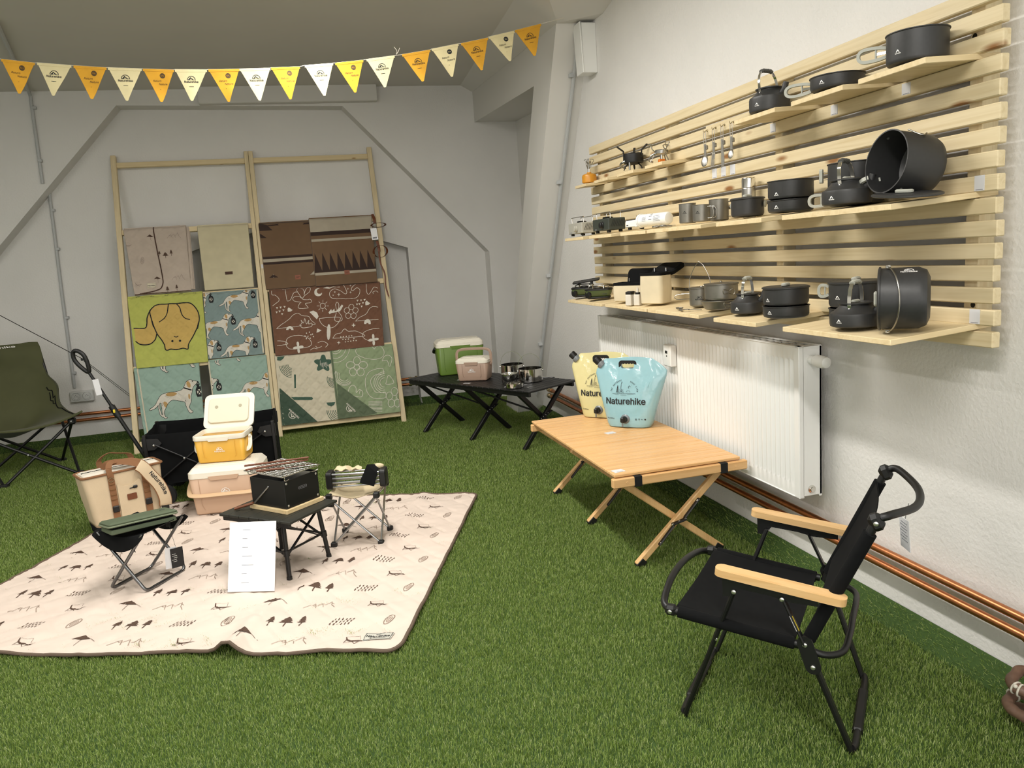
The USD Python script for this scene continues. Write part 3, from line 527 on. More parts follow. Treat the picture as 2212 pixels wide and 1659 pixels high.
t.part('handle', tube(sp(P, 6), .0016, 6), M['wire']); t.part('logo', onto(logo(.0055), round_(r, .035, CAMA(3.19)-6), .005), M['blackprint'], smooth=False)
t = T('titanium_pan', 'shallow titanium pan with folded wire handle under the wider titanium pot', 'pan', (1.705, 2.975, zN)); r = .071
t.part('body', lathe([(0, 0), (r-.022, 0), (r-.012, .006), (r-.001, .034), (r+.003, .037), (r+.003, .04), (r-.002, .04), (r-.014, .008), (r-.022, .002), (0, .002)], 48), M['titan']); t.part('handle', wire_handle(r-.004, .022, CAMA(2.97)+32), M['wire'])
t = T('titanium_pot', 'wide lidded titanium pot stacked on the shallow titanium pan', 'pot', (1.712, 2.962, zN+.041)); r = .069
t.part('body', lathe(wall_prof(r, .066), 48), M['titan']); l = t.part('lid', mv(lathe([(0, -.001), (r, -.001), (r+.003, 0), (r+.003, .002), (r*.8, .004), (0, .006)], 44), (0, 0, .067)), M['titan']); t.part('knob', ball((0, 0, .075), .005), M['wire'], parent=l); t.part('handle', wire_handle(r, .036, CAMA(2.96)+20), M['wire'])
for nm, lab, o, rz, bowl in (('spork', 'dark folding spork lying at the front of the titanium pots', (1.635, 3.19, zN-.009), 70, 0), ('fork', 'dark folding fork lying crossed over the spork', (1.64, 3.12, zN-.0075), 130, 1)):
    t = T(nm, lab, 'cutlery', o, rz)
    t.part('handle', box((-.03, 0, .003), (.06, .009, .003), .001), M['titan'])
    if bowl: t.part('tines', [box((.02+.004*0, s, .006), (.034, .0022, .0018), .0006) for s in (-.0066, -.0022, .0022, .0066)]+[box((.003, 0, .005), (.014, .016, .0022), .001)], M['titan'])
    else: t.part('bowl', lathe([(0, .0), (.010, .001), (.016, .005), (.0175, .010), (.0160, .006), (.010, .003), (0, .002)], 22, (.014, 0, .001)), M['titan'])
def mug(label, o, r, h, ha, la, handle=True):
    t = T('titanium_mug', label, 'mug', o, group=None); t.part('body', lathe(wall_prof(r, h, .0008, .002, .005), 40), M['titan'])
    if handle: t.part('handle', mv(tube(sp([(r, .012, h*.85), (r+.02, .012, h*.82), (r+.026, .012, h*.5), (r+.02, .012, h*.2), (r, .012, h*.17)], 5), .0018, 8), rz=ha), M['wire']); t.part('handle', mv(tube(sp([(r, -.012, h*.85), (r+.02, -.012, h*.82), (r+.026, -.012, h*.5), (r+.02, -.012, h*.2), (r, -.012, h*.17)], 5), .0018, 8), rz=ha), M['wire'])
    t.part('logo', onto(logo_far(.004), round_(r, h*.52, la), .006), M['blackprint'], smooth=False)
mug('left tall titanium mug on the middle shelf', (1.690, 3.195, zH), .037, .085, 0, CAMA(3.2)-20, False)
mug('tall titanium mug with its handle turned to the wall, behind the low mug', (1.775, 3.075, zH), .041, .09, -40, CAMA(3.07)-28)
mug('low titanium mug with folding wire handle at the front of the three mugs', (1.668, 3.032, zH-.001), .036, .07, CAMA(3.03)+62, CAMA(3.03)-25)
# ---------------------------------------------------------------- stoves, cutlery and pouches on the shelves
M.update(stone_enamel=mat('stone_grey_paint', '#a9a79c', .45), green_enamel=mat('dark_green_paint', '#353b35', .45), olive_enamel=mat('olive_paint', '#4c5a35', .35), canister=mat('orange_paint', '#c98a25', .35), orange=mat('orange_plastic', '#d0701c', .45),
 canvas=mat('cream_canvas', '#cfc2a4', .9, noise=(12, .06), bump=(400, .3, .001)), frosted=mat('frosted_plastic', '#cfc8ba', .5))
def box_stove(label, o, body, w=.235, d=.10, h=.064, knob=None):
    """twin box of a cassette stove: local x = depth (room side negative), y = along the shelf"""
    t = T('gas_stove', label, 'stove', o); z0 = .012
    b = t.part('body', mv(rbox(d, w, [(z0, .003), (z0+.003, 0), (z0+h-.003, 0), (z0+h, .003)], .006), (0, 0, 0)), M[body])
    # slots on the end that faces the camera
    for k in range(8): t.part('vent', bar((-.034+k*.0095, -w/2-.0004, z0+h*.28), (-.020+k*.0095, -w/2-.0004, z0+h*.86), .0012, .0036, (0, 1, 0), 0), M['black_print' if 'black_print' in M else 'blackprint'], parent=b)
    kb = t.part('knob', lathe([(0, 0), (.019, 0), (.019, .004), (.0165, .006), (.0165, .016), (.0145, .018), (0, .018)], 26, (-d/2-.001, -w*.14, z0+h*.45), (-1, 0, 0)), M[knob or body])
    t.part('pointer', box((-d/2-.0195, -w*.14, z0+h*.45), (.002, .006, .028), .0008), M[knob or body], parent=kb)
    for sx in (-1, 1):
        for sy in (-1, 1): t.part('foot', box((sx*d*.34, sy*w*.36, z0/2), (.018, .018, z0), .002), M['black_plastic'])
    for s in (-1, 1):
        x = s*d*.30; t.part('pot_support', tube(sp([(x, -w*.42, z0+h-.004), (x, -w*.42, z0+h+.028), (x, -w*.38, z0+h+.033), (x, w*.38, z0+h+.033), (x, w*.42, z0+h+.028), (x, w*.42, z0+h-.004)], 3), .0024, 8), M['steel'])
    t.part('burner', lathe([(0, 0), (.026, 0), (.03, .006), (.026, .010), (.012, .012), (0, .011)], 26, (0, .01, z0+h)), M['black_metal'])
    t.part('print', box((-d/2-.0003, w*.30, z0+h*.12), (.0004, .03, .004), 0), M['greyprint'])
    return t
box_stove('pale grey box stove with a round knob at the left end of the middle shelf', (1.70, 4.55, zH-.002), 'stone_enamel')
box_stove('dark green box stove between the pale grey and the white stove', (1.70, 4.135, zH-.002), 'green_enamel', knob='black_plastic')
t = T('gas_stove', 'flat white stove with its gas cylinder attached on the middle shelf', 'stove', (1.70, 3.70, zH-.002))
t.part('body', rbox(.10, .19, [(.012, .004), (.015, 0), (.040, 0), (.046, .004)], .008), M['white_plastic'])
t.part('top_plate', rbox(.088, .17, [(.046, 0), (.049, .001)], .006), M['black_metal'], label='black top plate')
t.part('cover', fr(ext(rrect(.05, .032, .01), .004), (-.0505, -.055, .028), (0, -1, 0), (0, 0, 1)), M['white_plastic'])
t.part('print', box((-.0503, .065, .022), (.0004, .022, .004), 0), M['blackprint'])
for sx, sy in ((-1, -1), (-1, 1), (1, -1), (1, 1)): t.part('foot', box((sx*.034, sy*.07, .006), (.016, .016, .012), .002), M['black_plastic'])
for y, s in ((.06, 1), (-.02, -1), (-.06, 1)): t.part('pot_support', fr(ext(Polygon([(-.02, 0), (.02, 0), (.03, .026), (-.026, .02)]), .0015), (.0, y, .048), (.5*s, 1, 0), (0, 0, 1)), M['alu'])
ca = unit((.06, -.21, 0)); o = A((1.648, 3.585, zH+.034))
t = T('gas_cylinder', 'white gas cylinder lying at the right of the white stove', 'cylinder', o)
t.part('body', lathe([(0, 0), (.028, 0), (.030, .004), (.030, .185), (.026, .194), (.018, .198), (0, .198)], 36, ax=ca), M['white_plastic']); t.part('collar', lathe([(.0, -.012), (.03, -.012), (.033, -.008), (.033, .004), (0, .004)], 36, ax=ca), M['white_plastic'])
x = ca; y_ = A((0, 0, 1.)); side = np.cross(y_, x)*-1
def oncyl(u, v, r=.0304): a = np.asarray(v)/r+.32; return ca*np.asarray(u)[:, None]+r*(np.cos(a)[:, None]*unit((-.21, -.06, 0))*1+np.sin(a)[:, None]*A((0, 0, 1.)))
rows = [sbox(.035+.0*i, -.014+i*.0062, .062, -.0115+i*.0062) for i in range(4)]+[sbox(.115, -.018+i*.0055, .165-.006*(i % 3), -.016+i*.0055) for i in range(6)]+[sbox(.082, -.010, .104, -.006), sbox(.082, .006, .104, .010)]
t.part('print', onto(unary_union(rows), oncyl, .005), M['greyprint'], smooth=False)
t.part('logo', onto(affinity.translate(logo_far(.0035), .093, .02), oncyl, .005), M['blackprint'], smooth=False)
for i, (lab, o, rz) in enumerate((('steel spoon lying in front of the gas cylinder', (1.615, 3.345, zH-.012), 268), ('steel spork lying beside the steel spoon', (1.632, 3.315, zH-.010), 262))):
    t = T('spoon', lab, 'cutlery', o, rz)
    t.part('bowl', mv(ball((0, 0, 0), .02, (1.25, .85, .28), 2), (-.012, 0, .009)), M['bsteel']); t.part('handle', bar((.01, 0, .010), (.10, 0, .005), .010, .003), M['titan'])
    t.part('clip', [rod((.10, s, .005), (.15, s*.7, .004), .0014, 6) for s in (-.004, .004)], M['wire'])
# cutlery hung on hooks
for i, (lab, y, kind) in enumerate((('large steel spoon hanging leftmost on the hook board', 3.268, 'spoon'), ('steel fork hanging second from the left', 3.193, 'fork'), ('steel knife hanging third from the left', 3.120, 'knife'), ('small steel spoon hanging rightmost under the hook board', 3.046, 'small'))):
    hk = T('wall_hook', f'small brass hook on the board, holding the {lab.split(" hanging")[0]}', 'hook', (SX-.02, y, 1.866)); hk.part('shank', tube(sp([(.001, 0, 0), (-.008, 0, 0), (-.014, 0, -.006), (-.020, 0, -.003), (-.021, 0, .005)], 4), .0016, 8), M['brass']); hk.part('plate', cyl((0, 0, 0), (-.003, 0, 0), .005, 12), M['brass'])
    t = T('hanging_'+('spoon' if kind == 'small' else kind), lab, 'cutlery', (SX-.034, y, 1.862))
    ey = A((-.45, .9, 0)); ey = unit(ey)
    t.part('loop', tube(sp([(0, 0, 0), *(ey*.005+A((0, 0, -.008)),), *(ey*.005+A((0, 0, -.062)),)], 4), .0014, 6), M['wire']); t.part('loop', tube(sp([(0, 0, 0), *(-ey*.005+A((0, 0, -.008)),), *(-ey*.005+A((0, 0, -.062)),)], 4), .0014, 6), M['wire'])
    t.part('handle', bar((0, 0, -.055), (0, 0, -.108), .012, .003, (1, .4, 0)), M['titan']); t.part('catch', box(tuple(-ey*.009+A((0, 0, -.07))), (.010, .010, .018), .002), M['titan'])
    if kind in ('spoon', 'small'):
        k = 1 if kind == 'spoon' else .75
        m = ball((0, 0, 0), .021*k, (.30, .82, 1.25), 3); t.part('bowl', mv(m, (-.004, 0, -.128+.006*(1-k)), rz=24, ry=14), M['bsteel'], smooth=60)
    elif kind == 'fork': t.part('tines', [bar(A((-.003, 0, -.106))+ey*s*.6, A((-.008, 0, -.160))+ey*s, .0028, .002, (1, .4, 0), .0005) for s in (-.0075, -.0025, .0025, .0075)]+[bar((0, 0, -.10), (-.004, 0, -.128), .017, .002, (1, .4, 0))], M['titan'])
    else: t.part('blade', fr(ext(Polygon([(-.006, 0), (.006, 0), (.009, -.02), (.0095, -.055), (.004, -.068), (-.0065, -.072)]), .0016), (0, 0, -.102), -ey, (0, 0, 1)), M['titan'])
# burners on the small upper boards
t = T('gas_burner', 'orange gas canister with a wire burner on top, far left of the upper shelf', 'burner', (1.80, 4.655, zD))
t.part('canister', lathe([(0, 0), (.040, 0), (.045, .004), (.045, .040), (.040, .050), (.022, .057), (.014, .058), (.014, .064), (0, .064)], 36), M['canister'])
t.part('valve', lathe([(0, .062), (.008, .062), (.008, .085), (.005, .087), (.005, .118), (0, .118)], 14), M['steel']); t.part('burner_head', lathe([(0, .116), (.010, .116), (.014, .126), (.012, .132), (0, .133)], 18), M['bsteel'])
for k in range(3):
    a = 2*math.pi*k/3+2.1; d = A((math.cos(a), math.sin(a), 0)); s = A((-d[1], d[0], 0))*.004; z = A((0, 0, 1.))
    t.part('arm', tube(sp([d*.008+z*.085-s, d*.022+z*.115-s, d*.034+z*.138, d*.014+z*.142+s, d*.018+z*.120+s, d*.006+z*.085+s], 3), .0017, 6), M['wire'])
t = T('gas_burner', 'black folding burner on three legs, upper shelf', 'burner', (1.797, 3.985, zD))
t.part('body', lathe([(0, .03), (.020, .028), (.050, .036), (.054, .042), (.054, .082), (.050, .086), (.046, .084), (.046, .06), (0, .056)], 40), M['black_coat'])
for k in range(3):
    a = 2*math.pi*k/3+math.radians(CAMA(4, 1.8))+.95; d = A((math.cos(a), math.sin(a), 0)); z = A((0, 0, 1.))
    t.part('leg', [bar(d*.03+z*.034, d*.05+z*.016, .010, .004), bar(d*.05+z*.016, d*.056+z*.0, .008, .004)], M['black_metal'])
    r = t.part('arm', [bar(d*.053+z*.07, d*.056+z*.100, .011, .005), bar(d*.055+z*.098, d*.092+z*.124, .012, .006)], M['black_metal']); t.part('rivet', ball(d*.058+z*.098, .0028), M['rivet'], parent=r)
t.part('hose', tube(sp([(-.05, -.012, .046), (-.062, .015, .040), (-.055, .045, .032), (-.03, .07, .024), (-.012, .082, .02)], 6), .006, 10), M['alu']); t.part('pipe', rod((-.036, -.03, .0), (-.036, -.03, .04), .005), M['alu'])
t = T('gas_burner', 'folded silver burner with an orange valve, upper shelf', 'burner', (1.80, 3.655, zD))
t.part('head', lathe([(0, .036), (.024, .036), (.032, .042), (.034, .056), (.030, .060), (0, .058)], 30), M['bsteel']); t.part('valve', rbox(.034, .018, [(.0, .002), (.003, 0), (.013, 0), (.016, .003)], .006), M['orange'], label='orange valve knob')
t.part('stem', rod((0, 0, .014), (0, 0, .038), .007), M['steel'])
for k in range(3):
    a = 2*math.pi*k/3+.7; d = A((math.cos(a), math.sin(a), 0)); z = A((0, 0, 1.)); s = A((-d[1], d[0], 0))*.012
    t.part('arm', [tube(sp([d*.028+z*.05, d*.045+z*.066, d*.05+z*.085-s, d*.064+z*.09, d*.05+z*.086+s, d*.045+z*.066], 3), .0022, 6), bar(d*.03+z*.046, d*.056+z*.004, .006, .004)], M['wire'])
t.part('hose', tube(sp([(-.03, -.01, .044), (-.05, .01, .034), (-.055, .03, .014), (-.03, .036, .006)], 6), .004, 8), M['alu'])
# two olive stoves at the left end of the bottom shelf
def olive(label, o, rz, plate):
    t = T('camp_stove', label, 'stove', o, rz); w, d = .155, .11
    t.part('base', rbox(w-.02, d-.02, [(.0, .006), (.006, 0), (.012, 0)], .02), M['black_plastic']); t.part('body', rbox(w, d, [(.010, .022), (.020, .010), (.034, .003), (.048, 0)], .028), M['olive_enamel'])
    t.part('rim', rbox(w+.006, d+.006, [(.047, .004), (.05, 0), (.056, 0), (.06, .006)], .03), M['black_metal'])
    k = t.part('knob', lathe([(0, 0), (.022, 0), (.024, .003), (.022, .013), (.016, .015), (0, .015)], 24, (-w/2+.022, -d/2+.02, .027), (-.75, -.66, 0)), M['black_plastic']); t.part('print', pr(text('DRAKE', .0055, True), (w*.22, -d/2+.003, .024), (1, 0, 0), (0, .2, 1)), M['blackprint'], smooth=False) if not plate else None
    for s in (-1, 1): t.part('pot_support', tube(sp([(s*.03, -.04, .058), (s*.034, -.03, .076), (s*.034, .03, .076), (s*.03, .04, .058)], 4), .003, 8), M['steel'])
    for s in (-1, 1): t.part('pot_support', tube(sp([(-.055, s*.022, .058), (-.045, s*.024, .074), (.045, s*.024, .074), (.055, s*.022, .058)], 4), .003, 8), M['steel'])
    t.part('burner', lathe([(0, .056), (.024, .056), (.026, .064), (.014, .068), (0, .067)], 24), M['bsteel'])
    if plate: g = t.part('griddle', mv(rbox(.165, .115, [(0, .004), (.003, 0), (.007, 0), (.008, .004), (.0055, .006)], .016), (.012, .01, .090), ry=-6, rx=4), M['pot_in'], label='black griddle plate tilted on the pot supports'); t.part('stand', [box((x, 0, .084), (.016, .03, .014), .002) for x in (-.03, .045)], M['black_metal'], parent=g)
olive('small olive stove with a black griddle plate on top, far left of the bottom shelf', (1.675, 4.505, zN+.001), -24, True)
olive('small olive stove without a plate, second from the left on the bottom shelf', (1.665, 4.245, zN+.001), -24, False)
# cream canvas pouches and bottles
def pouch(label, o, rz, w, d, h, lid_tilt):
    t = T('spice_pouch', label, 'pouch', o, rz)
    t.part('body', rbox(w, d, [(0, .008), (.004, .001), (h*.5, -.003), (h-.006, 0), (h, .001)], .018), M['canvas']); t.part('rim', rbox(w+.004, d+.004, [(h-.004, .001), (h, 0), (h+.010, 0), (h+.011, .006), (h+.002, .008)], .02), M['black_cloth'])
    t.part('lid', mv(rbox(w+.006, d+.02, [(0, .004), (.005, 0), (.018, 0), (.024, .008)], .026), (0, d*.5, h+.008)) if 0 else mv(mv(rbox(w+.004, d+.03, [(0, .004), (.005, 0), (.018, 0), (.024, .008)], .026), (0, (d+.03)/2, 0), rx=lid_tilt), (0, d/2, h+.010)), M['black_cloth'])
    for x in (-.26, .26): t.part('zip_pull', box((x*w, d/2-.006, h+.02), (.008, .008, .02), .002), M['alu'])
    return t
t = pouch('wide cream canvas spice pouch with its black lid open', (1.700, 3.835, zN+.001), -58, .20, .10, .088, 78)
t.part('logo', pr(logo_far(.0045), (.045, -.0545, .045), (1, 0, 0), (0, 0, 1)), M['blackprint'], smooth=False)
pouch('tall cream canvas pouch with its black lid hanging open, left of the titanium pots', (1.690, 3.545, zN+.001), -64, .135, .09, .142, 20)
for i, (x, y, lab) in enumerate(((1.632, 3.722, 'left'), (1.612, 3.690, 'front'), (1.642, 3.655, 'right'))):
    t = T('spice_bottle', f'{lab} frosted spice bottle with a black cap, before the wide cream pouch' if i < 2 else 'right frosted spice bottle with a clear nozzle, before the wide cream pouch', 'bottle', (x, y, zN-.010), -60)
    t.part('bottle', rbox(.036, .030, [(0, .003), (.003, 0), (.050, 0), (.056, .003)], .005), M['frosted']); c = t.part('cap', rbox(.034, .026, [(.056, .001), (.058, 0), (.068, 0), (.07, .002)], .004) if i < 2 else rbox(.022, .018, [(.056, 0), (.066, 0)], .004), M['black_plastic'])
    if i == 2: t.part('nozzle', lathe([(0, .066), (.007, .066), (.006, .080), (.002, .092), (0, .092)], 14), M['frosted'], parent=c)
